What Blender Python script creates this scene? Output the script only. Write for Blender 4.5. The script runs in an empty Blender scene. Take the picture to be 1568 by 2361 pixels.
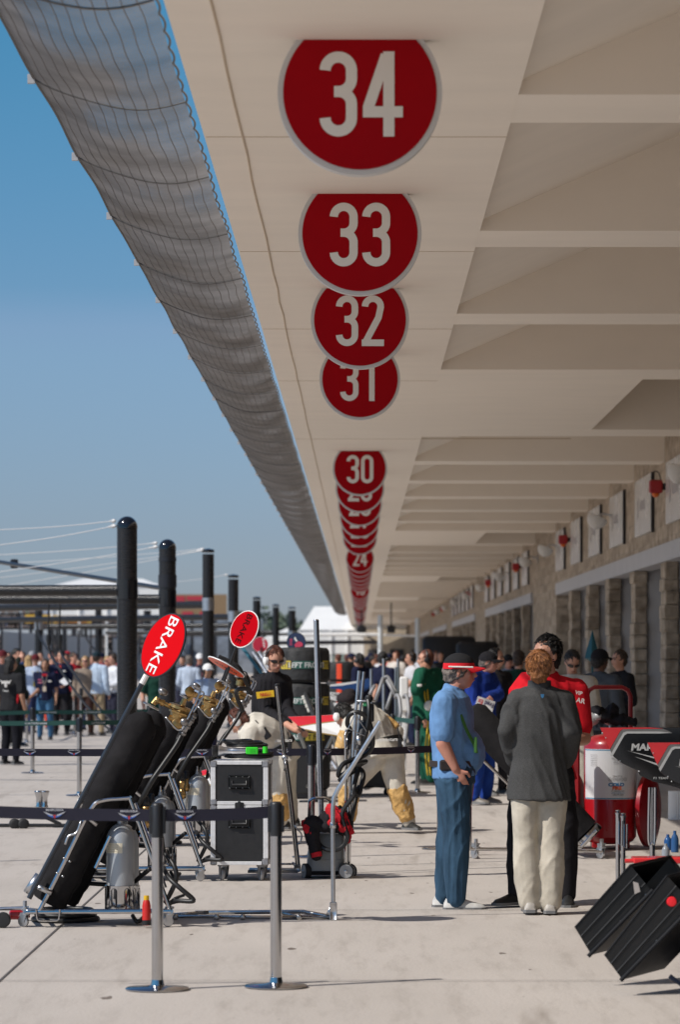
import bpy, math, random
import numpy as np
from mathutils import Vector, Matrix
R = math.radians
sc = bpy.context.scene
col = sc.collection
random.seed(7)
rng = np.random.RandomState(5)

# ------------------------------------------------------------------ camera
CH = 1.73          # eye height
FP = 8000.0        # focal length in photo units (photo width = 1568 units)
VX, VY = 830.0, 1512.0
cam = bpy.data.cameras.new('camera')
cam.sensor_fit = 'HORIZONTAL'; cam.sensor_width = 36.0
cam.lens = 36.0 * FP / 1568.0
cam.shift_x = (784 - VX) / 1568.0
cam.shift_y = (VY - 1180.5) / 1568.0
cam.clip_start = 0.5; cam.clip_end = 6000
cam.dof.use_dof = True; cam.dof.focus_distance = 25.0; cam.dof.aperture_fstop = 6.3
camo = bpy.data.objects.new('camera', cam); col.objects.link(camo)
camo.location = (0, 0, CH); camo.rotation_euler = (R(90), 0, 0)
sc.camera = camo

# ------------------------------------------------------------------ light
SUN = Vector((-0.864, -0.47, 0.97)).normalized()
w = bpy.data.worlds.new('World'); sc.world = w; w.use_nodes = True
nt = w.node_tree; nt.nodes.clear()
out = nt.nodes.new('ShaderNodeOutputWorld'); bg = nt.nodes.new('ShaderNodeBackground')
sky = nt.nodes.new('ShaderNodeTexSky'); sky.sky_type = 'NISHITA'; sky.sun_disc = False
sky.sun_elevation = math.asin(SUN.z); sky.sun_rotation = math.atan2(SUN.x, SUN.y)
sky.air_density = 1.0; sky.dust_density = 0.3; sky.ozone_density = 2.5; sky.altitude = 300
gm = nt.nodes.new('ShaderNodeMixRGB'); gm.blend_type = 'MULTIPLY'; gm.inputs[0].default_value = 1
tcs = nt.nodes.new('ShaderNodeTexCoord'); sp = nt.nodes.new('ShaderNodeSeparateXYZ')
rmp = nt.nodes.new('ShaderNodeValToRGB')
nt.links.new(tcs.outputs['Generated'], sp.inputs[0]); nt.links.new(sp.outputs['Z'], rmp.inputs[0])
SKYRAMP = [(0.0, (0.49, 0.56, 0.84)), (0.035, (0.52, 0.61, 0.88)), (0.085, (0.61, 0.74, 0.95)), (0.095, (0.62, 0.74, 0.95)), (0.105, (0.48, 0.70, 0.91)), (0.19, (0.31, 0.78, 0.94)), (0.4, (0.75, 0.95, 1.1)), (0.8, (1, 1, 1))]
e = rmp.color_ramp.elements
while len(e) < len(SKYRAMP): e.new(0.5)
for k, (p_, c_) in enumerate(SKYRAMP): e[k].position = p_; e[k].color = (*c_, 1)
nt.links.new(sky.outputs[0], gm.inputs[1]); nt.links.new(rmp.outputs[0], gm.inputs[2])
nt.links.new(gm.outputs[0], bg.inputs[0]); bg.inputs[1].default_value = 0.085
nt.links.new(bg.outputs[0], out.inputs[0])
sl = bpy.data.lights.new('sun', 'SUN'); sl.energy = 4.0; sl.angle = R(0.5); sl.color = (1.0, 0.95, 0.88)
so = bpy.data.objects.new('sun', sl); col.objects.link(so)
so.rotation_euler = (-SUN).to_track_quat('-Z', 'Y').to_euler(); so.location = (-20, -10, 30)
sc.view_settings.view_transform = 'Standard'; sc.view_settings.look = 'None'
sc.view_settings.exposure = 0.10; sc.view_settings.gamma = 1.0

# ------------------------------------------------------------------ helpers
def P(px, py, D): return Vector(((px - VX) * D / FP, D, CH - (py - VY) * D / FP))
def dep(py, z=0.0): return FP * (CH - z) / (py - VY)
def G(px, py): return P(px, py, dep(py))

_m = {}
def M(name, c, rough=0.6, metal=0.0, var=0.0, sc_=6.0, bump=0.0, bs=40.0, coat=0.0, spec=0.5, stretch=None, sheen=0):
    if name in _m: return _m[name]
    m = bpy.data.materials.new(name); m.use_nodes = True; n = m.node_tree.nodes; l = m.node_tree.links
    b = n['Principled BSDF']
    b.inputs['Base Color'].default_value = (*c, 1); b.inputs['Roughness'].default_value = rough
    b.inputs['Metallic'].default_value = metal; b.inputs['Specular IOR Level'].default_value = spec
    if coat: b.inputs['Coat Weight'].default_value = coat; b.inputs['Coat Roughness'].default_value = 0.08
    if sheen: b.inputs['Sheen Weight'].default_value = sheen
    if var or bump:
        tc = n.new('ShaderNodeTexCoord'); mp = n.new('ShaderNodeMapping'); l.new(tc.outputs['Object'], mp.inputs[0])
        if stretch: mp.inputs['Scale'].default_value = stretch
    if var:
        t = n.new('ShaderNodeTexNoise'); t.inputs['Scale'].default_value = sc_; t.inputs['Detail'].default_value = 6
        t.inputs['Roughness'].default_value = 0.6
        l.new(mp.outputs[0], t.inputs[0])
        r = n.new('ShaderNodeValToRGB'); l.new(t.outputs[0], r.inputs[0])
        r.color_ramp.elements[0].position = 0.3; r.color_ramp.elements[1].position = 0.7
        r.color_ramp.elements[0].color = (*[x * (1 - var) for x in c], 1)
        r.color_ramp.elements[1].color = (*[min(1, x * (1 + var)) for x in c], 1)
        l.new(r.outputs[0], b.inputs['Base Color'])
        mr = n.new('ShaderNodeMapRange'); l.new(t.outputs[0], mr.inputs[0])
        mr.inputs[3].default_value = max(0.02, rough - 0.12); mr.inputs[4].default_value = min(1, rough + 0.12)
        l.new(mr.outputs[0], b.inputs['Roughness'])
    if bump:
        t2 = n.new('ShaderNodeTexNoise'); t2.inputs['Scale'].default_value = bs; t2.inputs['Detail'].default_value = 4
        l.new(mp.outputs[0], t2.inputs[0])
        bp = n.new('ShaderNodeBump'); bp.inputs['Strength'].default_value = bump; bp.inputs['Distance'].default_value = 0.02
        l.new(t2.outputs[0], bp.inputs['Height']); l.new(bp.outputs[0], b.inputs['Normal'])
    _m[name] = m
    return m

def wool():
    return M('grey_wool', (0.066, 0.066, 0.066), 0.95, var=0.4, sc_=110, bump=0.3, bs=120, spec=0.1, stretch=(1, 1, 3))
def denim():
    return M('blue_denim', (0.036, 0.078, 0.130), 0.85, var=0.5, sc_=4, bump=0.2, bs=90, spec=0.15, stretch=(1.4, 1.4, .5))
def cloth(c, tag=None):
    if c == 'wool': return wool()
    if c == 'denim': return denim()
    k = 'cloth_%02d_%02d_%02d' % tuple(int(x * 99) for x in c)
    return M(k, c, 0.88, var=0.16, sc_=9, bump=0.12, bs=110, spec=0.15)

WLOC = {}
class MB:
    def __init__(s): s.v = []; s.f = []; s.mi = []
    def add(s, vs, fs, m=0):
        o = len(s.v); s.v.extend([tuple(x) for x in vs]); s.f.extend([tuple(i + o for i in f) for f in fs]); s.mi.extend([m] * len(fs)); return s
    def box(s, a, b, m=0, M4=None):
        x0, y0, z0 = a; x1, y1, z1 = b
        vs = [Vector(p) for p in ((x0,y0,z0),(x1,y0,z0),(x1,y1,z0),(x0,y1,z0),(x0,y0,z1),(x1,y0,z1),(x1,y1,z1),(x0,y1,z1))]
        if M4: vs = [M4 @ p for p in vs]
        return s.add(vs, [(0,3,2,1),(4,5,6,7),(0,1,5,4),(1,2,6,5),(2,3,7,6),(3,0,4,7)], m)
    def rbox(s, a, b, r=0.01, m=0, M4=None):
        # box with bevelled vertical + horizontal edges (octagonal profile)
        x0, y0, z0 = a; x1, y1, z1 = b
        pr = lambda q: [(x0+q,y0),(x1-q,y0),(x1,y0+q),(x1,y1-q),(x1-q,y1),(x0+q,y1),(x0,y1-q),(x0,y0+q)]
        ins = lambda q: [(x0+q+r,y0+q),(x1-q-r,y0+q),(x1-q,y0+q+r),(x1-q,y1-q-r),(x1-q-r,y1-q),(x0+q+r,y1-q),(x0+q,y1-q-r),(x0+q,y0+q+r)]
        vs = []
        for z, q in ((z0, r), (z0 + r, 0), (z1 - r, 0), (z1, r)):
            vs += [Vector((x, y, z)) for x, y in ins(q)]
        if M4: vs = [M4 @ p for p in vs]
        fs = [tuple(range(7, -1, -1)), tuple(range(24, 32))]
        for k in range(3):
            for i in range(8):
                j = (i + 1) % 8; fs.append((k*8+i, k*8+j, k*8+8+j, k*8+8+i))
        return s.add(vs, fs, m)
    def ring_loft(s, rings, m=0, closed=True, cap=True):
        n = len(rings[0]); vs = [p for r in rings for p in r]; fs = []
        for k in range(len(rings) - 1):
            for i in range(n if closed else n - 1):
                j = (i + 1) % n; fs.append((k*n+i, k*n+j, (k+1)*n+j, (k+1)*n+i))
        if cap and closed:
            fs.append(tuple(range(n - 1, -1, -1))); fs.append(tuple((len(rings)-1)*n + i for i in range(n)))
        return s.add(vs, fs, m)
    def loft(s, cs, rx, ry=None, side=(1, 0, 0), n=12, m=0):
        cs = [Vector(c) for c in cs]; ry = ry or rx; side = Vector(side); rings = []
        for k, c in enumerate(cs):
            t = (cs[min(k+1, len(cs)-1)] - cs[max(k-1, 0)]).normalized()
            v = t.cross(side)
            if v.length < 1e-4: v = t.cross(Vector((0.3, 1, 0.2)))
            v.normalize(); u = v.cross(t).normalized()
            rings.append([c + u * (rx[k] * math.cos(2*math.pi*i/n)) + v * (ry[k] * math.sin(2*math.pi*i/n)) for i in range(n)])
        return s.ring_loft(rings, m)
    def cap(s, p, q, r1, r2=None, n=10, m=0, flat=1.0, side=(1, 0, 0)):
        # rounded capsule
        p = Vector(p); q = Vector(q); r2 = r1 if r2 is None else r2; d = (q - p); L = d.length
        if L < 1e-6: d = Vector((0, 0, 1)); L = 1e-4; q = p + d * L
        d = d.normalized(); cs = []; rr = []
        for a in (80, 50, 20): cs.append(p - d * r1 * math.sin(R(a)) ); rr.append(r1 * math.cos(R(a)))
        cs.append(p + d*1e-4); rr.append(r1); cs.append(q - d*1e-4); rr.append(r2)
        for a in (20, 50, 80): cs.append(q + d * r2 * math.sin(R(a))); rr.append(r2 * math.cos(R(a)))
        return s.loft(cs, rr, [x * flat for x in rr], side, n, m)
    def cyl(s, p, q, r1, r2=None, n=14, m=0):
        return s.loft([p, q], [r1, r1 if r2 is None else r2], None, (1, 0.01, 0.02), n, m)
    def tube(s, pts, r, n=8, m=0, smooth=0):
        pts = [Vector(p) for p in pts]
        if smooth: pts = catmull(pts, smooth)
        t0 = (pts[1] - pts[0]).normalized(); u = t0.orthogonal().normalized(); rings = []
        for k, c in enumerate(pts):
            t = (pts[min(k+1, len(pts)-1)] - pts[max(k-1, 0)]).normalized()
            u = (u - t * u.dot(t)); u = u.normalized() if u.length > 1e-5 else t.orthogonal().normalized(); v = t.cross(u)
            rr = r[k] if isinstance(r, (list, tuple)) else r
            rings.append([c + (u * math.cos(2*math.pi*i/n) + v * math.sin(2*math.pi*i/n)) * rr for i in range(n)])
        return s.ring_loft(rings, m)
    def ell(s, c, rx, ry, rz, n=14, k=9, m=0, M3=None):
        c = Vector(c); rings = []
        for a in range(k + 1):
            th = math.pi * (a + 0.001) / (k + 0.002); z = -math.cos(th); q = math.sin(th)
            ring = []
            for i in range(n):
                p = Vector((rx*q*math.cos(2*math.pi*i/n), ry*q*math.sin(2*math.pi*i/n), rz*z))
                if M3: p = M3 @ p
                ring.append(c + p)
            rings.append(ring)
        return s.ring_loft(rings, m)
    def lathe(s, c, axis, prof, n=24, m=0):
        c = Vector(c); ax = Vector(axis).normalized(); u = ax.orthogonal().normalized(); v = ax.cross(u)
        rings = [[c + ax * h + (u * math.cos(2*math.pi*i/n) + v * math.sin(2*math.pi*i/n)) * max(r, 1e-4) for i in range(n)] for h, r in prof]
        return s.ring_loft(rings, m)
    def prism(s, poly, o, u, v, wv, m=0):
        # poly (a,b) points in plane o+u*a+v*b, extruded by vector wv
        o = Vector(o); u = Vector(u); v = Vector(v); wv = Vector(wv); n = len(poly)
        A = [o + u*a + v*b for a, b in poly]; B = [p + wv for p in A]
        fs = [tuple(range(n)), tuple(range(2*n - 1, n - 1, -1))]
        for i in range(n):
            j = (i + 1) % n; fs.append((i, i + n, j + n, j))
        return s.add(A + B, fs, m)
    def text(s, body, o, u, v, h, m=0, align='CENTER', off=0.0, sx=1.0, thick=0.0):
        t = text_mesh(body, align, off); me, hh = t
        o = Vector(o); u = Vector(u).normalized() * sx; v = Vector(v).normalized(); nrm = u.cross(v).normalized()
        k = h / hh
        vs = [o + u * (p[0] * k) + v * (p[1] * k) + nrm * thick for p in me[0]]
        return s.add(vs, me[1], m)
    def build(s, name, mats, parent=None, smooth=True, auto=35):
        me = bpy.data.meshes.new(name)
        off = WLOC.get(parent.name, Vector((0,0,0))) if parent else Vector((0, 0, 0))
        vs = np.array(s.v, dtype=float).reshape(-1, 3) - np.array(off)
        me.from_pydata(vs.tolist(), [], s.f)
        if not isinstance(mats, (list, tuple)): mats = [mats]
        for m_ in mats: me.materials.append(m_)
        if len(mats) > 1: me.polygons.foreach_set('material_index', s.mi)
        if smooth:
            me.polygons.foreach_set('use_smooth', [True] * len(me.polygons))
            try: me.set_sharp_from_angle(angle=R(auto))
            except Exception: pass
        me.update()
        o = bpy.data.objects.new(name, me); col.objects.link(o)
        if parent: o.parent = parent; WLOC[o.name] = off
        else: WLOC[o.name] = Vector((0, 0, 0))
        return o

def catmull(pts, k):
    o = []
    for i in range(len(pts) - 1):
        p0 = pts[max(i-1, 0)]; p1 = pts[i]; p2 = pts[i+1]; p3 = pts[min(i+2, len(pts)-1)]
        for j in range(k):
            t = j / k
            o.append(0.5 * ((2*p1) + (p2-p0)*t + (2*p0-5*p1+4*p2-p3)*t*t + (3*p1-p0-3*p2+p3)*t**3))
    o.append(pts[-1]); return o

_txt = {}
def text_mesh(body, align, off):
    k = (body, align, off)
    if k in _txt: return _txt[k]
    c = bpy.data.curves.new('t', 'FONT'); c.body = body; c.align_x = align; c.size = 1.0; c.offset = off; c.resolution_u = 3
    o = bpy.data.objects.new('t', c); col.objects.link(o)
    dg = bpy.context.evaluated_depsgraph_get(); dg.update()
    me = bpy.data.meshes.new_from_object(o.evaluated_get(dg))
    vs = [tuple(v.co) for v in me.vertices]; fs = [tuple(p.vertices) for p in me.polygons]
    bpy.data.objects.remove(o); bpy.data.meshes.remove(me)
    _txt[k] = ((vs, fs), 0.72); return _txt[k]

def tag(o, label=None, cat=None, group=None, kind=None):
    if label: o['label'] = label
    if cat: o['category'] = cat
    if group: o['group'] = group
    if kind: o['kind'] = kind
    return o
def thing(name, label, cat, loc=(0, 0, 0), group=None):
    o = bpy.data.objects.new(name, None); col.objects.link(o); o.location = loc; o.empty_display_size = 0.1
    WLOC[o.name] = Vector(loc); return tag(o, label, cat, group)
def copy_tree(o, parent=None):
    c = o.copy(); col.objects.link(c); c.parent = parent
    if parent is None: WLOC[c.name] = Vector(c.location)
    for ch in [x for x in KIDS.get(o.name, list(o.children))]: copy_tree(ch, c)
    return c
KIDS = {}

# materials
chrome = M('polished_steel', (0.50, 0.50, 0.51), 0.10, 1.0, var=0.05)
steel = M('brushed_steel', (0.55, 0.56, 0.58), 0.32, 1.0, var=0.08, sc_=20)
alu = M('aluminium_edge', (0.74, 0.74, 0.75), 0.45, 0.25, var=0.1, sc_=25)
dkmetal = M('dark_metal', (0.03, 0.03, 0.035), 0.3, 0.4)
blackpl = M('black_plastic', (0.014, 0.014, 0.016), 0.42, var=0.1)
rubber = M('black_rubber', (0.018, 0.018, 0.019), 0.7, var=0.2, bump=0.1)
hosem = M('hose_rubber', (0.012, 0.012, 0.013), 0.45)
fabric = M('black_fabric', (0.019, 0.018, 0.019), 0.93, var=0.3, sc_=5, bump=0.6, bs=9, spec=0.08)
carbon = M('carbon_tube', (0.013, 0.012, 0.012), 0.28, var=0.25, sc_=30, bump=0.25, bs=90, stretch=(0.3, 0.3, 6))
brass = M('brass', (0.46, 0.29, 0.115), 0.34, 1.0, var=0.2, sc_=30)
redp = M('red_paint', (0.38, 0.008, 0.014), 0.3, coat=0.4, var=0.06)
white = M('white_paint', (0.80, 0.79, 0.77), 0.45, var=0.04)
# ------------------------------------------------------------------ ground
def concrete_mat():
    m = bpy.data.materials.new('concrete_paving'); m.use_nodes = True; n = m.node_tree.nodes; l = m.node_tree.links
    b = n['Principled BSDF']; b.inputs['Roughness'].default_value = 0.85; b.inputs['Specular IOR Level'].default_value = 0.25
    tc = n.new('ShaderNodeTexCoord')
    def noise(scale, st, det=6, rough=0.6):
        mp = n.new('ShaderNodeMapping'); mp.inputs['Scale'].default_value = st; l.new(tc.outputs['Object'], mp.inputs[0])
        t = n.new('ShaderNodeTexNoise'); t.inputs['Scale'].default_value = scale; t.inputs['Detail'].default_value = det
        t.inputs['Roughness'].default_value = rough; l.new(mp.outputs[0], t.inputs[0]); return t.outputs[0]
    def ramp(x, a, ca, b_, cb):
        r = n.new('ShaderNodeValToRGB'); l.new(x, r.inputs[0]); r.color_ramp.elements[0].position = a; r.color_ramp.elements[1].position = b_
        r.color_ramp.elements[0].color = (*ca, 1); r.color_ramp.elements[1].color = (*cb, 1); return r.outputs[0]
    def mul(x, y, f=1.0):
        g = n.new('ShaderNodeMixRGB'); g.blend_type = 'MULTIPLY'; g.inputs[0].default_value = f; l.new(x, g.inputs[1]); l.new(y, g.inputs[2]); return g.outputs[0]
    base = ramp(noise(0.9, (1, 0.35, 1)), 0.3, (0.475, 0.43, 0.388), 0.72, (0.55, 0.50, 0.455))
    base = mul(base, ramp(noise(7, (1.0, 0.12, 1), 8, 0.7), 0.32, (0.84, 0.83, 0.82), 0.5, (1, 1, 1)))
    base = mul(base, ramp(noise(2.2, (1.3, 0.10, 1), 4, 0.55), 0.27, (0.74, 0.72, 0.70), 0.37, (1, 1, 1)))
    base = mul(base, ramp(noise(60, (1, 1, 1), 3), 0.2, (0.86, 0.86, 0.86), 0.6, (1, 1, 1)))
    base = mul(base, ramp(noise(9, (1, 0.3, 1), 2, 0.4), 0.235, (0.35, 0.32, 0.3), 0.262, (1, 1, 1)))
    l.new(base, b.inputs['Base Color'])
    bp = n.new('ShaderNodeBump'); bp.inputs['Strength'].default_value = 0.25; bp.inputs['Distance'].default_value = 0.01
    l.new(noise(45, (1, 0.4, 1), 5), bp.inputs['Height']); l.new(bp.outputs[0], b.inputs['Normal'])
    return m
conc = concrete_mat()
g = MB(); g.add([(-900, -10, 0), (900, -10, 0), (900, 3000, 0), (-900, 3000, 0)], [(0, 1, 2, 3)])
tag(g.build('ground', conc, smooth=False), kind='structure')
jt = MB()
jm = M('joint_sealant', (0.10, 0.09, 0.085), 0.9, var=0.3, sc_=3)
for k in range(-4, 1):
    x = -1.92 + 5.6 * k; jt.add([(x-0.007, 5, .004), (x+0.007, 5, .004), (x+0.007, 340, .004), (x-0.007, 340, .004)], [(0, 1, 2, 3)])
y = 18.45 - 5.15
while y < 330:
    jt.add([(-24.5, y, .008), (4.5, y, .008), (4.5, y+0.012, .008), (-24.5, y+0.012, .008)], [(0, 1, 2, 3)]); y += 5.15
tag(jt.build('ground_joints', jm, smooth=False), kind='structure')
yl = MB(); yl.add([(-9.4, 30, .012), (-9.26, 30, .012), (-9.26, 330, .012), (-9.4, 330, .012)], [(0, 1, 2, 3)])
tag(yl.build('pit_lane_marking', M('yellow_line_paint', (0.62, 0.36, 0.06), 0.7, var=0.2), smooth=False), kind='structure')

# ------------------------------------------------------------------ pit building
CZ = 4.63; XS = -0.87; XR = 0.82; XW = 4.55; YE = 345.0
paint = M('ceiling_paint', (0.90, 0.815, 0.71), 0.75, var=0.03, sc_=1.3, bump=0.08, bs=5, stretch=(0.6, 1.6, 1))
def stone_mat(name, bw, bh, c1, c2, mortar, rot):
    m = bpy.data.materials.new(name); m.use_nodes = True; n = m.node_tree.nodes; l = m.node_tree.links
    b = n['Principled BSDF']; b.inputs['Roughness'].default_value = 0.9; b.inputs['Specular IOR Level'].default_value = 0.2
    tc = n.new('ShaderNodeTexCoord'); sx = n.new('ShaderNodeSeparateXYZ'); l.new(tc.outputs['Object'], sx.inputs[0])
    ad = n.new('ShaderNodeMath'); ad.operation = 'ADD'; l.new(sx.outputs[0], ad.inputs[0]); l.new(sx.outputs[1], ad.inputs[1])
    cb = n.new('ShaderNodeCombineXYZ'); l.new(ad.outputs[0], cb.inputs[0]); l.new(sx.outputs[2], cb.inputs[1])
    br = n.new('ShaderNodeTexBrick'); l.new(cb.outputs[0], br.inputs[0]); br.inputs['Scale'].default_value = 1.0
    br.inputs['Brick Width'].default_value = bw; br.inputs['Row Height'].default_value = bh; br.inputs['Mortar Size'].default_value = 0.008
    br.inputs['Color1'].default_value = (*c1, 1); br.inputs['Color2'].default_value = (*c2, 1); br.inputs['Mortar'].default_value = (*mortar, 1)
    br.inputs['Mortar Smooth'].default_value = 0.3; br.inputs['Bias'].default_value = -0.1; br.offset = 0.43
    t = n.new('ShaderNodeTexNoise'); t.inputs['Scale'].default_value = 5; t.inputs['Detail'].default_value = 8; l.new(tc.outputs['Object'], t.inputs[0])
    r = n.new('ShaderNodeValToRGB'); l.new(t.outputs[0], r.inputs[0]); r.color_ramp.elements[0].color = (0.55, 0.5, 0.45, 1); r.color_ramp.elements[1].color = (1.25, 1.2, 1.15, 1)
    r.color_ramp.elements[0].position = 0.3; r.color_ramp.elements[1].position = 0.7
    g_ = n.new('ShaderNodeMixRGB'); g_.blend_type = 'MULTIPLY'; g_.inputs[0].default_value = 1; l.new(br.outputs[0], g_.inputs[1]); l.new(r.outputs[0], g_.inputs[2])
    l.new(g_.outputs[0], b.inputs['Base Color'])
    mx = n.new('ShaderNodeMath'); mx.operation = 'SUBTRACT'; l.new(t.outputs[0], mx.inputs[0]); l.new(br.outputs['Fac'], mx.inputs[1])
    bp = n.new('ShaderNodeBump'); bp.inputs['Strength'].default_value = 0.9; bp.inputs['Distance'].default_value = 0.03
    l.new(mx.outputs[0], bp.inputs['Height']); l.new(bp.outputs[0], b.inputs['Normal'])
    return m
stone = stone_mat('limestone_blocks', 0.95, 0.205, (0.52, 0.45, 0.37), (0.37, 0.315, 0.255), (0.50, 0.44, 0.37), 0)
BAY = 5.75; GSTART = [1.66 + 0.0] + [46.96 + 45.3 * k for k in range(5)]
bld = thing('pit_building', 'long pit garage building of pale stone blocks under a deep concrete canopy', 'building', (XW, 40, 0))
cb = MB()
cb.box((XS, 7, CZ), (XR, YE, CZ + 0.34))
# sloped roof of the bays
cb.prism([(XR, CZ + 0.07), (8.0, CZ + 0.07 + 0.43 * 7.18), (8.0, CZ + 0.4 + 0.43 * 7.18), (XR, CZ + 0.36)], (0, 7, 0), (1, 0, 0), (0, 0, 1), (0, YE - 7, 0))
def rib(y0, y1):
    rr = random.uniform
    cb.prism([(XR, CZ + 0.002), (XR + 0.05, CZ + 0.002), (XW + 0.2, CZ + 0.002), (XW + 0.2, CZ + 0.10 + 0.43 * (XW + .2 - XR)), (XR, CZ + 0.10)], (0, y0, 0), (1, 0, 0), (0, 0, 1), (0, y1 - y0, 0))
for gs in GSTART:
    for k in range(6):
        a = gs + BAY * k; 
        if k > 0: rib(a - 0.95, a)
    e1 = gs + 5 * BAY + 4.8; e2 = e1 + 10.7
    if e2 > YE: e2 = YE - 0.1
    rib(e1, e1 + 1.25); rib(e2 - 1.35, e2)
    cb.prism([(XR, CZ + 0.002), (2.97, CZ + 0.002), (2.93, CZ + 0.4), (XR, CZ + 0.3)], (0, e1 + 1.25, 0), (1, 0, 0), (0, 0, 1), (0, e2 - e1 - 2.6, 0))
cb.box((XR, 278, CZ + 0.004), (XW, YE - 0.5, CZ + 0.3))
cb.build('canopy', paint, bld, smooth=False)
sb = MB(); pts = []
y = 8
while y < 244:
    pts.append(Vector((-0.655 + random.uniform(-.006, .006), y, CZ - 0.002))); y += 0.8 + y * 0.01
sb.tube(pts, 0.007, 5); sb.build('groove_shade_strip', M('groove_shade_and_joint', (0.58, 0.47, 0.35), 0.8), bld)  # raised strip, coloured darker to stand for the shade in a drip groove
sb = MB()
for yy in (19.4, 24.9, 30.8, 36.6, 46.4): 
    sb = MB(); sb.box((XS + .01, yy, CZ - 0.003), (XR + (2 if 37 < yy < 47 else 0), yy + 0.009, CZ + 0.01)); sb.build('slab_joint', M('groove_shade_and_joint', (0.42, 0.34, 0.25)), bld, smooth=False)
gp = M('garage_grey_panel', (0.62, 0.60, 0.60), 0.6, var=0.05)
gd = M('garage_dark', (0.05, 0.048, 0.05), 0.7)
lint = M('lintel_concrete', (0.50, 0.49, 0.50), 0.7, var=0.06, sc_=2)
uw = MB(); uw.box((XW, 7, 3.40), (XW + 0.4, YE, 6.4)); uw.build('upper_wall', stone, bld, smooth=False)
def pillar(y0, y1, t, z1):
    m = MB(); z = 0.0; k = 0
    while z < z1 - 0.01:
        h = min(0.19 + 0.04 * random.random(), z1 - z); j = lambda a: random.uniform(-a, a)
        if z1 - z - h < 0.12: h = z1 - z
        m.rbox((XW + j(.016), y0 + j(.05), z + 0.003), (XW + t + j(.004), y1 + j(.03), z + h - 0.003), 0.012)
        z += h; k += 1
    m.box((XW + .025, y0 + .03, 0), (XW + t - .02, y1 - .03, z1))
    return m
for gi, gs in enumerate(GSTART):
    for k in range(6):
        a = gs + BAY * k
        if k > 0: pillar(a - 0.88, a - 0.08, 0.22, 3.14).build('pillar', stone, bld, smooth=False)
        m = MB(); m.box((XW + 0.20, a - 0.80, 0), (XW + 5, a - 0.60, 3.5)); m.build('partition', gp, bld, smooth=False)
    e1 = gs + 5 * BAY + 4.8; e2 = min(e1 + 10.7, YE)
    m = MB(); m.box((XW + 0.003, e1, 0), (XW + 0.5, e2, 3.41)); m.build('stone_pier', stone, bld, smooth=False)
    m = MB(); m.box((XW - 0.015, gs, 3.14), (XW + 0.3, e1, 3.405)); m.build('lintel', lint, bld, smooth=False)
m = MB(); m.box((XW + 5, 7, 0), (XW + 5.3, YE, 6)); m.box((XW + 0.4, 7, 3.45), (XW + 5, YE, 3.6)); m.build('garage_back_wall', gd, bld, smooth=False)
fb = MB(); fb.box((-0.2, YE + 1, 0), (9.5, YE + 12, 4.6)); 
far = thing('stone_block_wing', 'pale stone wing closing the far end of the pit building', 'building', (4, YE + 1, 0))
fb.build('wall', M('pale_limestone', (0.50, 0.42, 0.32), 0.9, var=0.2, sc_=1.5, bump=0.4, bs=2), far, smooth=False)
m = MB(); m.box((-0.25, YE + .9, 4.6), (9.6, YE + 12.1, 4.9)); m.build('roof_slab', lint, far, smooth=False)
for k in range(3):
    m = MB(); m.box((.8 + 2.2*k, YE + 0.93, 0.2), (2.2 + 2.2*k, YE + .998, 2.4)); m.build('door', gd, far, smooth=False)

# ------------------------------------------------------------------ number signs
def arc(cx, cz, rx, rz, a0, a1, n=14):
    return [(cx + rx * math.cos(R(a0 + (a1 - a0) * i / n)), cz + rz * math.sin(R(a0 + (a1 - a0) * i / n))) for i in range(n + 1)]
def ribbon(mb, pts, wd, o, u, v, nrm, m=0, dz=0):
    pts = [Vector((a, b)) for i, (a, b) in enumerate(pts) if i == 0 or (a - pts[i-1][0]) ** 2 + (b - pts[i-1][1]) ** 2 > 1e-5]; L = []; Rr = []
    for i, p in enumerate(pts):
        t1 = (p - pts[i-1]).normalized() if i else None; t2 = (pts[i+1] - p).normalized() if i < len(pts) - 1 else None
        t = (t1 + t2).normalized() if t1 and t2 else (t1 or t2)
        k = 1 / max(0.5, (t1.dot(t))) if t1 and t2 else 1
        nn = Vector((-t.y, t.x)) * wd * 0.5 * k; L.append(p + nn); Rr.append(p - nn)
    f = lambda q: o + u * q.x + v * q.y + nrm * dz
    vs = [f(q) for q in L] + [f(q) for q in Rr]; n = len(L)
    mb.add(vs, [(i, i + 1, n + i + 1, n + i) for i in range(n - 1)], m)
W_, H_, S_ = 0.44, 1.0, 0.130
a_, b_ = S_/2, W_ - S_/2; c_ = W_/2; rr_ = c_ - S_/2
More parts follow.
